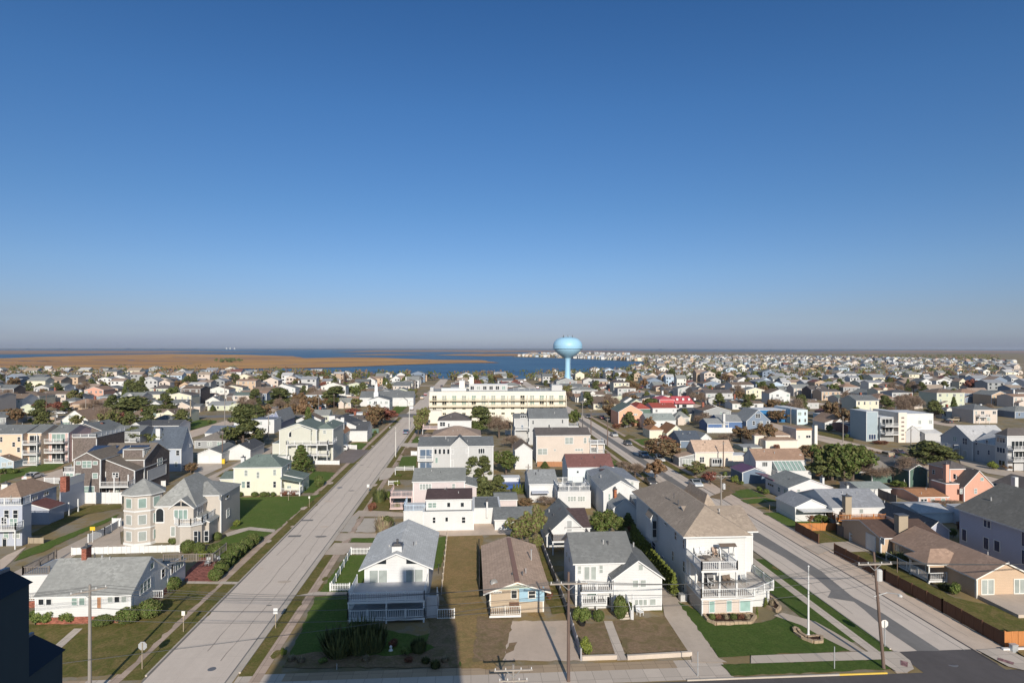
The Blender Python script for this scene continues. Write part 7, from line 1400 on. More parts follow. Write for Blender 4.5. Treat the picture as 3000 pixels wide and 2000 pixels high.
def upole(key, px, py, top, label, arm=None, arms=1, armw=2.4, lean=0, mat='wood:pole', r=.16, transformer=None, lamp=None, z=None, xy=None, ins=True, below=.5, group='wooden utility poles along the streets', adir=(1, 0)):
    P = Vector((*xy, 0)) if xy else G(px, py); zt = z or onY(px, top, P.y)[1]; zt = min(zt, 15)
    t = Thing('utility_pole', label, 'utility pole', P, group); m = MB(); tx = P.x + lean; m.tube([P, (P.x + lean * .5, P.y, zt * .5), (tx, P.y, zt)], [r, r * .85, r * .62], 10); t.add('pole', m, mat)
    pts = []
    for k in range(arms):
        za = zt - below - k * .85; aw = armw * (1 - .25 * (k if arms > 1 else 0)) if k else armw
        a = Vector((tx - adir[0] * aw / 2, P.y - adir[1] * aw / 2 - .16, za)); b = Vector((tx + adir[0] * aw / 2, P.y + adir[1] * aw / 2 - .16, za)); m = MB(); m.bar(a, b, .12); o = t.add('crossarm', m, 'wood:woodtan2')
        m = MB()
        for f in (.03, .3, .7, .97):
            q = a.lerp(b, f); m.tube([q, q + Vector((0, 0, .22))], [.05, .035], 6)
            if k == 0: pts.append(q + Vector((0, 0, .22)))
        if ins: t.add('insulators', m, INS, parent=o)
        m = MB(); m.bar(a.lerp(b, .3), (tx, P.y - .1, za - .6), .05); m.bar(a.lerp(b, .7), (tx, P.y - .1, za - .6), .05); t.add('brace', m, 'metal:grey')
    if transformer: m = MB(); m.lathe((tx + transformer, P.y, zt - 2.7), [(.02, 0), (.3, .03), (.3, .95), (.22, 1.05), (.02, 1.1)], 12); t.add('transformer', m, 'paint:lightgrey')
    if lamp: m = MB(); zl = zt - lamp[1]; m.tube([(tx, P.y, zl), (tx + lamp[0] * .5, P.y, zl + .35), (tx + lamp[0], P.y, zl + .15)], .04, 6); o = t.add('lamp_arm', m, 'metal:grey'); m = MB(); m.lathe((tx + lamp[0], P.y, zl), [(.02, -.12), (.2, -.05), (.16, .1), (.02, .16)], 10); t.add('lamp_head', m, 'paint:lightgrey', parent=o)
    POLES[key] = (tx, P.y, zt, pts); FOOT.append((P.x - .5, P.x + .5, P.y - .5, P.y + .5)); return t

rg('A'); P1 = G(750, 1700); upole('L', 750, 1700, 745, 'grey wooden utility pole with angled crossarm before the nearest ranch house', mat='wood:polegrey', adir=(.8, .6), armw=2.6)
rg('C'); upole('C', 757, 1555, 640, 'brown utility pole with white crossarm at the concrete drive, centre foreground', armw=3.4, arms=1, below=1.0, mat='wood:pole')
upole('N', 295, 1880, 1410, 'near utility pole whose double crossarm tops the bottom edge of the view', arms=2, armw=3.1, below=.4, mat='wood:polegrey')
rg('D'); upole('R', 1110, 1450, 470, 'leaning brown utility pole with crossarm and transformer at the right corner', armw=3.3, below=1.1, lean=-1.0, transformer=.5, lamp=(2.6, 4.2))
rg('E4'); upole('S1', 1285, 785, 562, 'pale pole with wide crossarm beside the rust-red street tree', armw=3.4, mat='wood:polegrey', below=.2); upole('S2', 2010, 1345, 940, 'utility pole with crossarm and transformer behind the long house roof', armw=3.4, mat='wood:polegrey', below=.3, transformer=.5)
upole('S3', 705, 612, 285, 'dark utility pole on the left kerb of the right street, nearest of three', armw=1.2, ins=False); upole('S4', 515, 480, 180, 'thin utility pole beyond the beige balcony house', armw=1.6, ins=False); upole('S5', 418, 430, 90, 'pale utility pole nearest the hotel corner', armw=2.6, mat='wood:polegrey'); upole('S6', 2035, 870, 550, 'dark pole with slanted brace beside the cream tan-roofed ranch', armw=.8, ins=False)
rg('E1'); upole('A1', 1645, 1100, 705, 'utility pole with white transformer against the dark shingle house', armw=1.4, transformer=-.5, mat='wood:polegrey'); upole('A2', 532, 330, -20, 'tall thin pole left of the dark red trees', armw=1.2, ins=False); upole('A3', 636, 420, 200, 'pole with white transformer above the wide shingle house', armw=1.2, transformer=.6, mat='wood:polegrey'); upole('A4', 985, 325, 75, 'tan pole rising from the brown roofs', armw=.8, ins=False, mat='wood:woodtan2'); upole('A5', 2188, 370, 90, 'thick pale pole by the cream small-gable house', armw=.8, ins=False, mat='wood:woodtan', r=.3); upole('A6', 1160, 560, 345, 'dark pole in front of the wide brown-shingled house', armw=.8, ins=False)
rg('E1'); upole('A7', 125, 1600, 1180, 'weathered pole before the blue-grey house at the left edge', armw=1.0, ins=False, mat='wood:woodtan2')
rg('E2'); upole('B1', 1505, 300, 40, 'tall thin pole on the far cross street', armw=1.8, mat='wood:polegrey'); upole('B2', 425, 480, 0, 'tall pale pole before the pale green ranch', armw=1.4, mat='wood:polegrey'); upole('B3', 398, 800, 430, 'thin dark pole beside the white double garage', armw=.8, ins=False); upole('B4', 928, 560, 230, 'thin pole with lamp by the twin-roofed house', armw=.8, ins=False, mat='wood:polegrey'); upole('B5', 1680, 240, 10, 'pole before the church trees', armw=1.0, ins=False)
rg('E3'); upole('T1', 232, 738, 395, 'slim white lamp pole on the right kerb of the left street', armw=.6, ins=False, mat='paint:offwhite', r=.1, lamp=(-1.6, .1), group='white lamp poles'); upole('T2', 388, 420, 100, 'farther slim white lamp pole by the left street', armw=.6, ins=False, mat='paint:offwhite', r=.1, lamp=(1.2, .1), group='white lamp poles'); upole('T3', 1755, 1200, 820, 'grey pole behind the grey-roofed cottage', armw=1.2, ins=False, mat='wood:polegrey'); upole('T4', 1560, 560, 345, 'tan pole below the hotel', armw=.9, ins=False, mat='wood:woodtan')
rg('E5'); upole('U1', 1418, 190, -30, 'pale lamp pole beside the blue box house', armw=1.0, ins=False, mat='wood:polegrey'); upole('U2', 2105, 430, 80, 'grey pole at the right side street', armw=.9, ins=False, mat='wood:polegrey')
rg('E6'); upole('U3', 935, 540, 225, 'grey pole with white transformer by the modern block house', armw=.9, ins=False, mat='wood:polegrey'); upole('U4', 852, 975, 870, 'short white post on the lawn behind the grey fence', armw=.3, ins=False, mat='paint:offwhite', r=.08, group=None)
rg('F2'); upole('V1', 745, 1150, 690, 'white-tipped pole among the left mid houses', armw=.9, ins=False, mat='wood:polegrey')
def wire(a, b, sag, label, r=.018):
    a, b = Vector(a), Vector(b); m = MB(); n = 14; m.tube([a.lerp(b, i / n) - Vector((0, 0, 4 * sag * (i / n) * (1 - i / n))) for i in range(n + 1)], r, 4, cap=False); one('wire', m, 'metal:wiremat', label, 'wire', 'overhead wires')
wl = ['front', 'second', 'third', 'rear']
for i in range(4):
    wire(POLES['L'][3][i], POLES['C'][3][i], 1.1, f'{wl[i]} overhead wire from the left pole to the centre pole'); wire(POLES['C'][3][i], POLES['R'][3][i], 1.0, f'{wl[i]} overhead wire from the centre pole to the right pole')
    a = Vector(POLES['L'][3][i]); wire(a + Vector((-42, -2, .3)), a, 1.0, f'{wl[i]} overhead wire leaving the left pole to the left'); a = Vector(POLES['R'][3][i]); wire(a, a + Vector((45, 2, .2)), 1.0, f'{wl[i]} overhead wire leaving the right pole to the right')
for k, (a, b) in enumerate((('R', 'S2'), ('S2', 'S1'), ('S1', 'S3'), ('S3', 'S5'))):
    for i in (0, 3):
        pa = POLES[a][3][i] if POLES[a][3] else POLES[a][:3]; pb = POLES[b][3][i] if POLES[b][3] else POLES[b][:3]; wire(pa, pb, 1.0, f'{wl[i]} wire along the right street, span {("first", "second", "third", "fourth")[k]} from the corner', .018)
for k, (z_, nm) in enumerate(((-2.0, 'upper'), (-3.0, 'lower'))):
    for a, b, lb in (('L', 'C', 'left and centre'), ('C', 'R', 'centre and right')): wire((POLES[a][0], POLES[a][1], POLES[a][2] + z_), (POLES[b][0], POLES[b][1], POLES[b][2] + z_), .8, f'{nm} cable slung between the {lb} poles', .022)
c = POLES['C']; wire((c[0], c[1], c[2] - 2.2), (G(560, 1560).x - 3, c[1] - 16, 6.5), .6, 'service wire from the centre pole down to the near pole'); 
# =============================================================== small things
rg('B')
P = G(1400, 990); Y = P.y + 2.6; t = Thing('bench', 'red bench on the shaded lower porch of the big white house', 'bench', (P.x, Y, .58)); x0, x1 = onY(1318, 980, Y)[0], onY(1482, 980, Y)[0]
m = MB(); m.box(x0, x1, Y - .25, Y + .25, 1.0, 1.06); t.add('seat', m, 'paint:red'); m = MB(); m.box(x0, x1, Y + .25, Y + .31, 1.06, 1.55); t.add('backrest', m, 'paint:red')
for xx in (x0, x1 - .08): m = MB(); m.box(xx, xx + .08, Y - .22, Y + .22, .58, 1.0); t.add('leg', m, 'paint:red')
P = G(1268, 1300); t = Thing('garden_ornament', 'small white garden ornament in the building shadow', 'ornament', P); m = MB(); m.lathe((P.x, P.y, 0), [(.28, 0), (.2, .1), (.1, .3), (.16, .45), (.02, .6)], 10); t.add('figure', m, 'paint:white'); m = MB(); m.box(P.x - .2, P.x + .2, P.y - .2, P.y + .2, 0, .08); t.add('plinth', m, 'concrete:kerb')
P = G(1668, 640); t = Thing('bicycle', 'dark bicycle leaning by the right wall of the big white house', 'bicycle', P)
for dy in (-.5, .5): m = MB(); pts_ = [(P.x, P.y + dy + .33 * math.cos(a), .34 + .33 * math.sin(a)) for a in [k * math.pi / 8 for k in range(17)]]; m.tube(pts_, .025, 5, cap=False); t.add('wheel', m, 'paint:black')
m = MB(); [m.bar(a, b, .04) for a, b in (((P.x, P.y - .5, .34), (P.x, P.y - .1, .75)), ((P.x, P.y - .1, .75), (P.x, P.y + .35, .8)), ((P.x, P.y, .34), (P.x, P.y - .1, .8)), ((P.x, P.y, .34), (P.x, P.y + .35, .8)), ((P.x, P.y + .35, .95), (P.x, P.y + .5, .34)))]; t.add('frame', m, 'paint:charcoal'); m = MB(); m.box(P.x - .25, P.x + .25, P.y + .33, P.y + .38, .93, .97); t.add('handlebar', m, 'paint:black')
def manhole(px, py, label, r=.38): P = G(px, py); m = MB(); m.lathe((P.x, P.y, .028), [(r, 0), (r * .98, .006), (.01, .006)], 16); one('manhole_cover', m, 'metal:strip', label, 'manhole cover', 'drain covers in the left street')
def drain(px, py, label): P = G(px, py); m = MB(); m.box(P.x - 1.0, P.x + 1.0, P.y - .45, P.y + .45, .026, .036); one('drain_cover', m, 'asphalt:strip', label, 'drain cover')
drain(465, 342, 'dark rectangular patch in the left street, nearer one'); drain(570, 210, 'dark rectangular patch in the left street, farther one'); manhole(175 + 0, 1400, 'round manhole cover in the left street near the verge sign') if 0 else None
rg('A'); manhole(1770, 1452, 'small round cover in the lower left street'); rg('D'); manhole(1680, 1412, 'round manhole cover in the lower right crossing', .5); rg('E2'); manhole(1745, 1090, 'round cover in the left street beside the yellow house', .6)
P = None
rg('A'); P = G(1790, 585); table(P.x, P.y, .06, .6, 'wood:woodgrey', 'round grey patio table on the brick patio', .7)
for k, (u, v) in enumerate(((1735, 590), (1850, 575), (1800, 545), (1830, 612))): P = G(u, v); lounge(P.x, P.y, .06, ['paint:grey', 'paint:white', 'paint:grey', 'paint:white'][k], ['grey patio chair left of the patio table', 'white patio chair right of the patio table', 'grey patio chair behind the patio table', 'white patio chair in front of the table near the hedge'][k], k * 1.5)
for k, u in enumerate((885, 935, 990)): P = G(u, 1045); lounge(P.x, P.y + .8, .72, ['paint:rtan', 'paint:white', 'paint:rtan'][k], ['brown terrace chair, left of three at the ranch front', 'white terrace chair between two brown ones', 'brown terrace chair, right of three at the ranch front'][k], math.pi)
rg('C')
P = G(1355, 1000); lounge(P.x, P.y, 0, 'paint:white', 'white adirondack chair in front of the lower windows', .5)
for k, u in enumerate((900, 940, 985)): P = G(u, 965); lounge(P.x, P.y + .6, 1.17, ['paint:white', 'paint:green', 'paint:green'][k], ['white porch chair at the left of the lower porch', 'green porch chair in the middle of the lower porch', 'green porch chair at the right of the lower porch'][k], math.pi)
P = G(870, 1090); t = Thing('planter_pot', 'black round pot at the hedge before the balcony house', 'pot', P); m = MB(); m.lathe((P.x, P.y, 0), [(.3, 0), (.42, .45), (.36, .45), (.3, .4)], 12); t.add('pot', m, 'paint:black')
x0, x1, y0, y1, hh = TER; LB = ['leftmost', 'second', 'third', 'fourth', 'fifth', 'rightmost']
for k in range(6): lounge(x0 + .8 + (x1 - x0 - 1.6) * k / 5, y0 + 1.6 + (k % 2) * 1.8, hh + .15, 'paint:white' if k % 3 else 'paint:grey', f'{LB[k]} pale chair of the row on the crowded roof terrace', k, 'chairs on the crowded roof terrace')
table((x0 + x1) / 2, y0 + 4.8, hh + .15, .6, 'paint:grey', 'round grey table at the back of the crowded roof terrace')
rg('D'); P = G(2135, 1272); t = Thing('utility_box', 'small grey box at the foot of the fence corner', 'box', P); m = MB(); m.box(P.x - .3, P.x + .3, P.y - 1.0, P.y - .6, 0, .7); t.add('cabinet', m, 'metal:silver'); m = MB(); m.box(P.x - .33, P.x + .33, P.y - 1.03, P.y - .57, .7, .76); t.add('lid', m, 'metal:silver')
rg('C'); P = G(1712, 880); t = Thing('air_conditioner', 'white air conditioning unit at the left wall of the long house', 'air conditioner', P); m = MB(); m.box(P.x - .4, P.x + .4, P.y - .4, P.y + .4, .05, .85); t.add('casing', m, 'metal:white'); m = MB(); m.lathe((P.x, P.y, .85), [(.32, 0), (.3, .05), (.02, .05)], 12); t.add('fan_grille', m, 'metal:grey')
rg('E2'); P = G(412, 812); t = Thing('waste_bin', 'bright yellow bin at the white garage corner', 'bin', P); m = MB(); m.box(P.x - .35, P.x + .35, P.y - .3, P.y + .3, 0, 1.1); t.add('body', m, 'paint:yellow'); m = MB(); m.box(P.x - .38, P.x + .38, P.y - .33, P.y + .33, 1.1, 1.18); t.add('lid', m, 'paint:yellow')
# =============================================================== cars
def make_car(name, label, cat, paint, L=4.6, W=1.8, H_=1.45, kind='sedan'):
    t = Thing(name, label, cat, (0, 0, 0)); w = W / 2; l = L / 2
    if kind == 'sedan': pr = [(-l, .35), (-l, .72), (-l * .93, .9), (-l * .62, .95), (-l * .38, H_ - .06), (l * .18, H_), (l * .45, .98), (l * .93, .82), (l, .6), (l, .35)]; gl = [(-l * .58, .97), (-l * .37, H_ - .12), (l * .17, H_ - .07), (l * .40, .99)]
    else: pr = [(-l, .4), (-l, 1.0), (-l * .95, H_ - .12), (-l * .8, H_), (l * .12, H_), (l * .42, 1.08), (l * .93, .98), (l, .75), (l, .4)]; gl = [(-l * .9, 1.08), (-l * .82, H_ - .12), (l * .1, H_ - .1), (l * .34, 1.08)]
    m = MB(); m.prism([(-w, y, z) for y, z in pr], (W, 0, 0)); t.add('body', m, paint)
    m = MB(); m.prism([(-w - .012, y, z) for y, z in gl], (W + .024, 0, 0)); t.add('side_windows', m, 'glass:black')
    y0, z0, y1, z1 = gl[2][0], gl[2][1], gl[3][0], gl[3][1]; m = MB(); m.prism([(-w + .1, y0 + .06, z0 + .1), (-w + .1, y1 + .12, z1 + .06), (-w + .1, y1 + .06, z1), (-w + .1, y0, z0)], (W - .2, 0, 0)); t.add('windscreen', m, 'glass:dark')
    y0, z0, y1, z1 = gl[0][0], gl[0][1], gl[1][0], gl[1][1]; m = MB(); m.prism([(-w + .1, y0 - .1, z0 + .04), (-w + .1, y1 - .06, z1 + .1), (-w + .1, y1, z1), (-w + .1, y0, z0)], (W - .2, 0, 0)); t.add('rear_window', m, 'glass:dark')
    for sx in (-1, 1):
        for y in (-l * .62, l * .62):
            m = MB(); m.tube([(sx * (w - .2), y, .33), (sx * (w + .02), y, .33)], .33, 14); o = t.add('wheel', m, 'paint:black'); m = MB(); m.tube([(sx * (w + .02), y, .33), (sx * (w + .035), y, .33)], .19, 10); t.add('rim', m, 'metal:silver', parent=o)
        m = MB(); m.box(sx * (w - .38), sx * (w - .08), l - .02, l + .02, .62, .76); t.add('headlight', m, 'glass:offwhite'); m = MB(); m.box(sx * (w - .38), sx * (w - .08), -l - .02, -l + .02, .68, .84); t.add('tail_light', m, 'paint:red')
    return t
def car(px, py, paint, label, rot=math.pi, kind='sedan', name='parked_car', cat='car', **k):
    P = G(px, py); t = make_car(name, label, cat, paint, kind=kind, **k); t.o.location = (P.x, P.y, .03); t.o.rotation_euler = (0, 0, rot); t.o['group'] = 'cars parked along the streets'; return t
rg('E4')
car(780, 500, 'car:paleg', 'light grey car parked under the peach house, farther of two on the right kerb'); car(935, 600, 'car:charcoal', 'black car parked nearer than the light grey one on the right kerb'); car(1120, 735, 'car:slateblue', 'bluish car in the shade of the large brown tree'); car(1300, 785, 'car:silver', 'silver car half hidden behind the rust-red tree'); car(1715, 1070, 'car:silver', 'silver car parked beneath the round olive street tree'); car(600, 185, 'car:silver', 'pale car in front of the brown mansard shop', 1.57); car(480, 290, 'car:charcoal', 'dark car far up the right street kerb'); car(640, 300, 'car:maroonp', 'dark red car beside the peach house shadow'); car(1200, 1050, 'car:charcoal', 'dark car parked at the left kerb below the bare street tree')
rg('E2'); car(1745, 668, 'car:white', 'white SUV parked in the drive of the sage house', 1.57, 'suv', H_=1.75); car(1990, 460, 'car:jeepblue', 'bright blue off-road vehicle before the green screen', 1.57, 'suv', H_=1.8, L=4.2); car(650, 548, 'car:slateblue', 'dark blue-grey car behind the big dark pine', 1.57)
rg('E6'); car(190, 340, 'car:charcoal', 'dark pickup-like SUV parked before the dark red cottage', 1.57, 'suv', H_=1.75, L=5.2); car(785, 560, 'car:mauve', 'mauve-grey car parked on the right side street', math.pi); car(1700, 470, 'car:white', 'white car') if 0 else None
rg('F6'); car(1140, 1000, 'car:silver', 'silver car behind the modern block house', 1.57, 'suv', H_=1.7)
rg('F5'); car(400, 1000, 'car:white', 'white car on the side street beyond the bright red shop house', 1.57); car(340, 985, 'car:charcoal', 'dark car on the side street beyond the bright red shop house', 1.57)
rg('F1'); car(845, 1095, 'car:white', 'white car between the dark red trees and brown roofs', 1.57); car(945, 1040, 'car:offwhite', 'cream van-like car behind the brown roofs', 1.57, 'suv'); car(790, 1075, 'car:charcoal', 'dark car left of the white one by the dark red trees', 1.57)
rg('B')
for k, (u, v, kd) in enumerate(((520, 1395, 'plume'), (700, 1400, 'bush'), (1060, 1385, 'plume'), (1420, 1395, 'rbush'), (1560, 1400, 'jun'), (1720, 1390, 'plume'), (440, 1380, 'plume'))):
    P = G(u, v); plant(kd, P.x, P.y, .6, .9, ['pale tuft at the left of the shaded front bed', 'low green bush in the shaded front bed', 'pale tuft in the middle of the shaded front bed', 'low reddish bush in the shaded front bed', 'low dark juniper in the shaded front bed', 'pale tuft at the right end of the shaded front bed', 'pale tuft at the sunny corner of the front bed'][k], 'low plants in the shaded front bed')

# =============================================================== the rest of the town, lot by lot on the street grid
def hit(x0, x1, y0, y1, g=1.0):
    for a in FOOT:
        if x0 - g < a[1] and x1 + g > a[0] and y0 - g < a[3] and y1 + g > a[2]: return True
    return False
WC = [('white', 'white'), ('cream', 'cream2'), ('beige', 'beigel'), ('pale grey', 'lightgrey'), ('off-white', 'offwhite'), ('tan', 'tand'), ('pale blue', 'paleblue'), ('slate-blue', 'slatef'), ('sage', 'sage3'), ('pale pink', 'pink'), ('brown-shingled', 'shakebrown'), ('salmon', 'salmon'), ('mid grey', 'grey')]
WW = [20, 12, 12, 14, 10, 9, 4, 5, 5, 1.5, 5, 1, 9]
RC = [('light grey', 'rlg3'), ('grey', 'rgrey2'), ('dark grey', 'rdark'), ('brown', 'rbrown'), ('tan', 'rtan3'), ('dark brown', 'rbrown3'), ('reddish', 'rmar3'), ('greenish', 'rgreen2')]
RW = [14, 16, 9, 18, 12, 12, 2, 3]
lots = []
COLX = sorted(XS + [46, -25.7])
for i, xs in enumerate(COLX):
    for side in (-1, 1):
        xc = xs + side * 19.5
        for j in range(len(YC) - 1):
            ya, yb = YC[j] + 14, YC[j + 1] - 14
            n = int((yb - ya) / 14.5)
            for k in range(n):
                lots.append((xc, ya + (yb - ya) * (k + .5) / n, side))
                if side == 1 and rnd.random() < .8: lots.append((xs + 35.75, ya + (yb - ya) * (k + .5) / n, 0))
vis = []
for (x, y, sd) in lots:
    if y < 225 or (-22 < x < 40 and y < 262) or not inland(x, y + 32) or y > 2650 or abs(x) > y * .93 + 18 or not inland(x, y + 9) or not inland(x, y - 9) or not inland(x + 9, y) or not inland(x - 9, y): continue
    vis.append((x, y, sd))
vis.sort(key=lambda q: q[0] ** 2 + q[1] ** 2)
used = set(); count = 0; far = []
NIND = 200
for (x, y, sd) in vis:
    w, d = (rnd.uniform(9.5, 15), rnd.uniform(9, 12.5)) if sd else (rnd.uniform(6, 9), rnd.uniform(6, 9)); x += rnd.uniform(-2, 2); y += rnd.uniform(-1, 1)
    if rnd.random() < .06: continue
    if count >= NIND or y > 560: far.append((x, y, w * .86, d * .86)); continue
    if hit(x - w / 2, x + w / 2, y - d / 2, y + d / 2, .8):
        if y < 200: continue
        w *= .7; d *= .75
        if hit(x - w / 2, x + w / 2, y - d / 2, y + d / 2, .3): continue
    for _ in range(400):
        wc = rnd.choices(WC, WW)[0]; rc = rnd.choices(RC, RW)[0]; st = rnd.choices((1, 2, 3), (8, 6, 1.2))[0] if sd else 1; rf = rnd.choices(('front-gabled', 'side-gabled', 'hip-roofed', 'flat-roofed'), (5, 6, 4, .7))[0]
        key = (wc[0], rc[0], st, rf)
        if key not in used: break
    used.add(key); sw = ('low', 'two-storey', 'tall')[st - 1]
    short = f'the {sw} {wc[0]} {rf} house'
    h = House(f'{sw} {wc[0]} {rf} house with {rc[0]} roof', ('shake:' if 'shake' in wc[1] else 'siding:') + wc[1], 'shingle:' + rc[1], short=f'the {sw} {wc[0]} house with {rc[0]} {rf} roof'.replace('gabled roof', 'gable roof').replace('hip-roofed roof', 'hip roof').replace('flat-roofed roof', 'flat roof'), group='houses filling the blocks of the town')
    hh = (2.7, 5.3, 7.8)[st - 1] * rnd.uniform(.92, 1.05); k = {'front-gabled': 'gy', 'side-gabled': 'gx', 'hip-roofed': 'hip', 'flat-roofed': 'flat'}[rf]
    b = near(x, y) if NEAR else None
    h.volw(x - w / 2, x + w / 2, y - d / 2, y + d / 2, hh, k, rnd.uniform(1.1, 2.3) if k != 'flat' else None); a = (h.X0, h.X1, h.Y0, h.Y1, h.h)
    h.auto(3 if w < 10 else 4, st)
    if rnd.random() < .5 and st > 1 and y < 420: h.deck(a[0] + 1, a[0] + 1 + w * .45, a[2] - 1.6, a[2] - .02, hh / st + .05, sides='flr', np=2)
    r_ = rnd.random()
    if r_ < .35: h.volw(a[0] + .5, a[0] + w * .5, a[2] - 2.6, a[2] - .02, min(hh, 2.7), 'gy', 1.1)
    elif r_ < .6: h.volw(a[1] + .01, a[1] + 3, a[2] + 1.5, a[3] - 1, 2.6, 'flat' if rnd.random() < .5 else 'gx', 1.0)
    if rnd.random() < .4: cx = rnd.uniform(a[0] + 2, a[1] - 2); h.box('chimney', cx, cx + .8, a[3] - 3, a[3] - 2.2, hh - 1, hh + rnd.uniform(2.6, 3.4), rnd.choice(['brick:brick', 'siding:white']))
    if rnd.random() < .3 and k in ('gx',) : cx = (a[0] + a[1]) / 2 - 2; h.volw(cx, cx + 2.4, a[2] + .7, a[2] + 3, hh + 1.1, 'gy', .7, z0=hh - .3)
    count += 1
# the far-off rows, too small to tell apart
if far:
    wl_ = [c[1] for c in WC]; fm = MB(); gm = []
    mats = ['siding:' + c for c in ('white', 'white', 'cream2', 'beigel', 'lightgrey', 'offwhite', 'grey', 'tand', 'paleblue', 'white', 'tan', 'slatef')] + ['shingle:' + c for c in ('rpaleg2', 'rlg3', 'rgrey2', 'rwarm', 'rtanl', 'rbrownl', 'rmar3')] + ['glass:dark']
    for (x, y, w, d) in far:
        if rnd.random() < .05: continue
        if rnd.random() < .5: w, d = d, w
        hh = rnd.choice((2.8, 3, 3.1, 5.2, 5.6, 7.3)) * rnd.uniform(.9, 1.1); rise = rnd.uniform(1.3, 2.8); mw = rnd.randrange(12); mr = 12 + rnd.choices(range(7), RW[:7])[0]
        X0, X1, Y0, Y1 = x - w / 2, x + w / 2, y - d / 2, y + d / 2; xm, ym = x, y; z = hh + rise
        fm.box(X0, X1, Y0, Y1, 0, hh, mw)
        if rnd.random() < .5:
            fm.poly([(X0, Y0, hh + .003), (X1, Y0, hh + .003), (xm, Y0, z)], mw); fm.poly([(X0 - .3, Y0 - .3, hh), (xm, Y0 - .3, z), (xm, Y1, z), (X0 - .3, Y1, hh)], mr); fm.poly([(X1 + .3, Y0 - .3, hh), (X1 + .3, Y1, hh), (xm, Y1, z), (xm, Y0 - .3, z)], mr)
        else:
            fm.poly([(X0 - .3, Y0 - .3, hh), (X1 + .3, Y0 - .3, hh), (X1 + .3, ym, z), (X0 - .3, ym, z)], mr); fm.poly([(X0, Y0, hh), (X0, ym, z), (X0, Y1, hh)], mw); fm.poly([(X1, Y0, hh), (X1, Y1, hh), (X1, ym, z)], mw); fm.poly([(X0 - .3, Y1 + .3, hh), (X0 - .3, ym, z), (X1 + .3, ym, z), (X1 + .3, Y1 + .3, hh)], mr)
        if y < 1300:
            ns = 1 if hh < 4 else 2 if hh < 7 else 3
            for s_ in range(ns):
                for c_ in range(3):
                    if rnd.random() < .25: continue
                    u = X0 + w * (c_ + .5) / 3; zz = hh * (s_ + .35) / ns; ww = rnd.uniform(.4, .9); fm.box(u - ww, u + ww, Y0 - .05, Y0 + .05, zz, zz + 1.2, 19)
    # waterfront rows on the far point and along the near bay shore
    for (pts, n) in (([(1523, 1044.0), (1649, 1047.6), (1776, 1053), (1876, 1057.2)], 90), ([(1530, 1041), (1649, 1042.5), (1776, 1045), (1880, 1049)], 90), ([(1553, 1038), (1700, 1036), (1850, 1038)], 60)):
        rg('P'); q = [G(a_, b_) for a_, b_ in pts]
        for i in range(n):
            f = rnd.random() * (len(q) - 1); k = int(f); p = q[k].lerp(q[k + 1], f - k); p.x += rnd.uniform(-8, 8); p.y += rnd.uniform(2, 30); w = rnd.uniform(9, 15); hh = rnd.uniform(5, 9); mw = rnd.randrange(9)
            if not inland(p.x, p.y): continue
            fm.box(p.x - w / 2, p.x + w / 2, p.y - 5, p.y + 5, 0, hh, mw); mr = 12 + rnd.randrange(6); fm.poly([(p.x - w / 2 - .3, p.y - 5.3, hh), (p.x + w / 2 + .3, p.y - 5.3, hh), (p.x + w / 2, p.y, hh + 2.5), (p.x - w / 2, p.y, hh + 2.5)], mr)
            if rnd.random() < .5: fm.poly([(p.x - 3, p.y - 5.1, hh), (p.x + 3, p.y - 5.1, hh), (p.x, p.y - 5.1, hh + 2.4)], mw)
    o = link('distant_houses', fm.mesh('distant_houses', mats)); o['kind'] = 'stuff'; o['label'] = 'far-off rows of small pale houses fading towards the marsh'; o['category'] = 'houses'
# ---- trees and yard bushes between them
KW = [('pine', 9), ('pine2', 9), ('green', 3), ('brown', 6), ('rust', 2), ('crimson', .7), ('bare', 9), ('olive', 5), ('spruce', 3), ('bush', 6), ('ybush', 1.5), ('rbush', 3)]
n = 0; tries = 0
while n < 540 and tries < 18000:
    tries += 1; y = 95 + 520 * rnd.random() ** 1.15; x = rnd.uniform(-.9, .9) * y
    if (y < 150 and -78 < x < 78) or (y < 165 and -56 < x < -29) or (-22 < x < 41 and y < 262) or not inland(x, y + 30): continue
    if not inland(x, y) or not inland(x, y + 8): continue
    if any(abs(x - c) < 5.2 for c in COLX) or any(abs(y - c) < 6.5 for c in YC) or XL0 - 4 < x < XL1 + 5 or XR0 - 4 < x < XR1 + 5: continue
    k = rnd.choices([a[0] for a in KW], [a[1] for a in KW])[0]; big = k not in ('bush', 'ybush', 'rbush'); g = .8 if not big else 1.0
    if hit(x - g, x + g, y - g, y + g, .6): continue
    if y < 225 and big: continue
    plant(k, x, y, (rnd.uniform(5, 9.5) if big else rnd.uniform(1.2, 2.2)), None, group='trees and bushes in the yards of the town'); FOOT.append((x - 2, x + 2, y - 2, y + 2)); n += 1
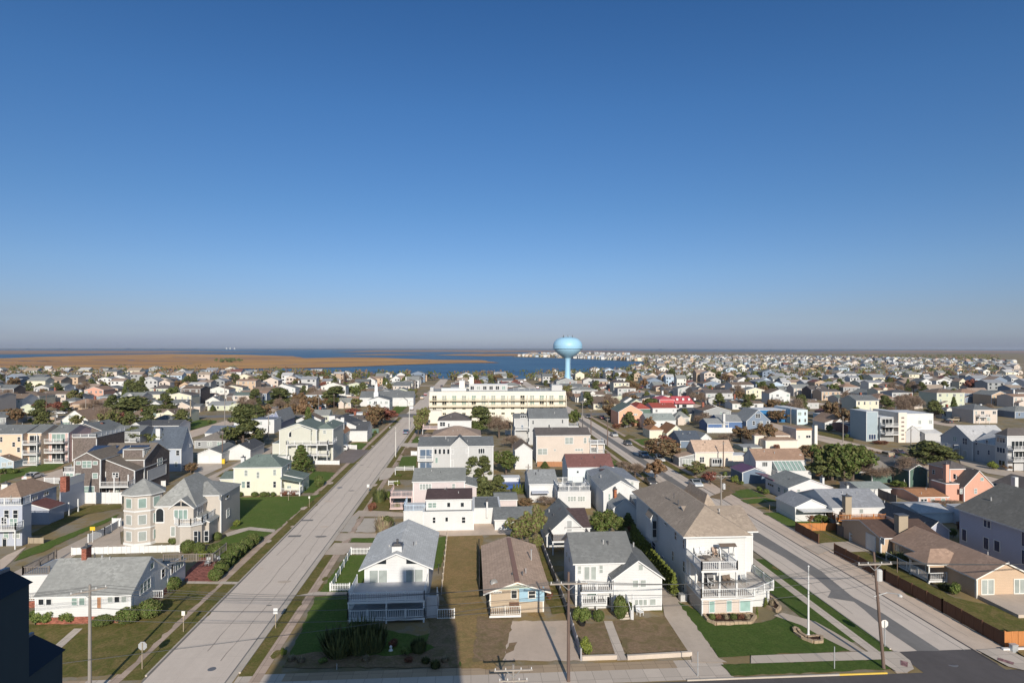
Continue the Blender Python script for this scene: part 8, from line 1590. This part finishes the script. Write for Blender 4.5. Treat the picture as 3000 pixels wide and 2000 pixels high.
# far-off trees: one mass of clumps
fm = MB(); n = 0
while n < 7000:
    y = 560 + 2000 * rnd.random() ** 1.5; x = rnd.uniform(-.92, .92) * y
    n += 1
    if not inland(x, y) or any(abs(x - c) < 6 for c in COLX): continue
    hh = rnd.uniform(4, 9.5); w = rnd.uniform(2.5, 6.5); mt = rnd.choices((0, 1, 2, 3, 4), (6, 5, 5, 6, .6))[0]
    for _ in range(22 if y < 1100 else 9):
        p = Vector((rnd.gauss(0, .45) * w, rnd.gauss(0, .45) * w, hh * rnd.uniform(.25, 1.0) )) + Vector((x, y, 0)); s = rnd.uniform(.6, 1.3) * (1 if y < 1100 else 1.7)
        a = Vector((rnd.gauss(0, 1), rnd.gauss(0, .4), rnd.gauss(0, 1))).normalized(); b = a.cross(Vector((rnd.gauss(0, .6), -1, rnd.gauss(0, .6)))).normalized(); fm.poly([p - a * s, p - b * s * .7, p + a * s, p + b * s * .7], mt)
    fm.box(x - .15, x + .15, y - .15, y + .15, 0, hh * .6, 5)
# trees on the nearest marsh island
rg('F2')
for _ in range(60):
    P = G(rnd.gauss(800, 90), 378, -.3); p = P + Vector((0, rnd.uniform(-30, 30), rnd.uniform(0, 5))); s = rnd.uniform(2, 4); fm.poly([p + Vector((-s, 0, 0)), p + Vector((s, .5, 0)), p + Vector((s * .6, 0, s)), p + Vector((-s * .6, .5, s))], 0)
o = link('distant_trees', fm.mesh('distant_trees', ['leaf:pine', 'leaf:pinel', 'leaf:brownleaf', 'leaf:bare', 'leaf:rust', 'wood:bark'])); o['kind'] = 'stuff'; o['label'] = 'dark and brown trees scattered among the far-off houses'; o['category'] = 'trees'
# far landmarks: pale towers on the mainland
rg('P')
for k, (px, w_, hh) in enumerate(((690, 14, 30), (700, 12, 40), (712, 16, 26))):
    P = G(px, 1021.6); P = Vector(((px - 1500) / 1780 * 14800 + .0675 * 14800, 14700, -.8)); m = MB(); m.box(P.x - w_, P.x + w_, P.y, P.y + 40, -.8, hh); m.box(P.x - w_ * .3, P.x + w_ * .3, P.y + 5, P.y + 20, hh, hh + 9); one('far_tower', m, 'stucco:offwhite', ['leftmost of the pale towers on the left horizon', 'tallest of the pale towers on the left horizon', 'rightmost of the pale towers on the left horizon'][k], 'building')
# unused masters are removed
for e in TM.values():
    if e[3] == 0:
        for c in list(e[0].o.children): bpy.data.objects.remove(c)
        bpy.data.objects.remove(e[0].o)
# cars along the kerbs and drives of the other streets
CM = [make_car('parked_car', 'm', 'car', 'car:' + c, kind=k, H_=h_) for c, k, h_ in (('white', 'sedan', 1.45), ('silver', 'suv', 1.7), ('charcoal', 'sedan', 1.45), ('maroonp', 'suv', 1.7), ('slateblue', 'sedan', 1.45), ('woodtan', 'suv', 1.7))]
CN = ['white car', 'silver SUV', 'black car', 'maroon SUV', 'blue-grey car', 'tan SUV']
for t in CM: reg_kids(t.o)
spots = []
for xs in COLX:
    for _ in range(14):
        y = rnd.uniform(110, 560); sd = rnd.choice((-1, 1)); drive = rnd.random() < .4
        x = xs + sd * (3.0 if not drive else rnd.uniform(8, 11))
        if abs(x) > .88 * y or not inland(x, y) or (xs in (46, -25.7) and (y < 200 or drive)) or any(abs(y - c) < 9 for c in YC): continue
        if hit(x - 1.5, x + 1.5, y - 2.6, y + 2.6, .2): continue
        spots.append((x, y, 0 if not drive else math.pi / 2)); FOOT.append((x - 2, x + 2, y - 3, y + 3))
first = [True] * 6
for i, (x, y, r_) in enumerate(spots[:90]):
    k = i % 6
    if first[k]: o = CM[k].o; o.location = (x, y, .03); o.rotation_euler = (0, 0, r_); first[k] = False
    else: o = copytree(CM[k].o, None, (x, y, .03), r_)
    o['label'] = autolabel(CN[k] + (' in a drive' if r_ else ' at the kerb'), x, y); o['group'] = 'cars parked along the streets'

cam = bpy.data.cameras.new('camera'); co = bpy.data.objects.new('camera', cam); COL.objects.link(co)
cam.sensor_width = 36; cam.lens = CF * 36 / 3000; cam.shift_y = 20 / 3000; cam.clip_start = .1; cam.clip_end = 120000
co.matrix_world = Matrix.Translation(CAMP) @ CAMROT.to_4x4(); scene.camera = co
SE = math.radians(23.5); SD = Vector((-.075, 1, 0)).normalized()
sun = bpy.data.lights.new('sun', 'SUN'); so = bpy.data.objects.new('sun', sun); COL.objects.link(so)
sun.energy = 4.6; sun.angle = math.radians(.5); sun.color = (1, .91, .79)
tr = Vector((SD.x * math.cos(SE), SD.y * math.cos(SE), -math.sin(SE))); so.rotation_euler = tr.to_track_quat('-Z', 'Y').to_euler(); so.location = (0, -30, 80)
w = bpy.data.worlds.new('World'); scene.world = w; w.use_nodes = True; nt = w.node_tree
bg = nt.nodes['Background']; bg.inputs[1].default_value = .12
sk = nt.nodes.new('ShaderNodeTexSky'); sk.sky_type = 'NISHITA'; sk.sun_disc = False; sk.sun_elevation = SE
sk.sun_rotation = math.atan2(-SD.x, -SD.y); sk.altitude = 30; sk.air_density = 1.0; sk.dust_density = .6; sk.ozone_density = 2.5

# the air thickens and pales towards the horizon, with a faint mauve bank of haze low down
tc = nt.nodes.new('ShaderNodeTexCoord'); z = sep(nt, tc.outputs['Generated'], 2)
r = ramp(nt, z, [(0.0, (.40, .47, .79)), (.02, (.40, .46, .74)), (.05, (.40, .44, .64)), (.12, (.39, .48, .65)), (.22, (.33, .48, .65)), (.36, (.28, .48, .68)), (.53, (.21, .42, .64)), (.66, (.9, .88, .82)), (.82, (1.25, 1.15, .98))])  # top stops lie above the view, brightened to add ambient fill
mp = nt.nodes.new('ShaderNodeMapping'); mp.inputs['Scale'].default_value = (1.6, 1.6, 26); nt.links.new(tc.outputs['Generated'], mp.inputs[0])
ns = noise(nt, 1.4, 4, mp.outputs[0], .5); low = ramp(nt, z, [(0, (1, 1, 1)), (.03, (.8, .8, .8)), (.055, (0, 0, 0))]).outputs[0]
bank = math_(nt, 'MULTIPLY', ramp(nt, ns, [(.42, (0, 0, 0)), (.6, (1, 1, 1))]).outputs[0], low)
c = mixc(nt, 1.0, sk.outputs[0], r.outputs[0], 'MULTIPLY'); c = mixc(nt, math_(nt, 'MULTIPLY', bank, .5), c, mixc(nt, 1.0, c, (.84, .83, .93), 'MULTIPLY'))
nt.links.new(c, bg.inputs[0])
scene.view_settings.view_transform = 'Standard'; scene.view_settings.look = 'None'; scene.view_settings.gamma = 1; scene.view_settings.exposure = 0.27
HZ = True
if HZ:
    mb = MB(); mb.box(-24000, 24000, -400, 23000, -3, 62); o = link('haze', mb.mesh('haze', [])); o['kind'] = 'stuff'
    m = bpy.data.materials.new('haze'); m.use_nodes = True; nt = m.node_tree; nt.nodes.remove(nt.nodes['Principled BSDF']); v = nt.nodes.new('ShaderNodeVolumePrincipled')
    v.inputs['Color'].default_value = (.80, .86, .95, 1); v.inputs['Density'].default_value = .000045; v.inputs['Anisotropy'].default_value = .2
    nt.links.new(v.outputs[0], nt.nodes['Material Output'].inputs['Volume']); o.data.materials.append(m)
scene.cycles.volume_bounces = 0; scene.cycles.max_bounces = 6; scene.cycles.diffuse_bounces = 3
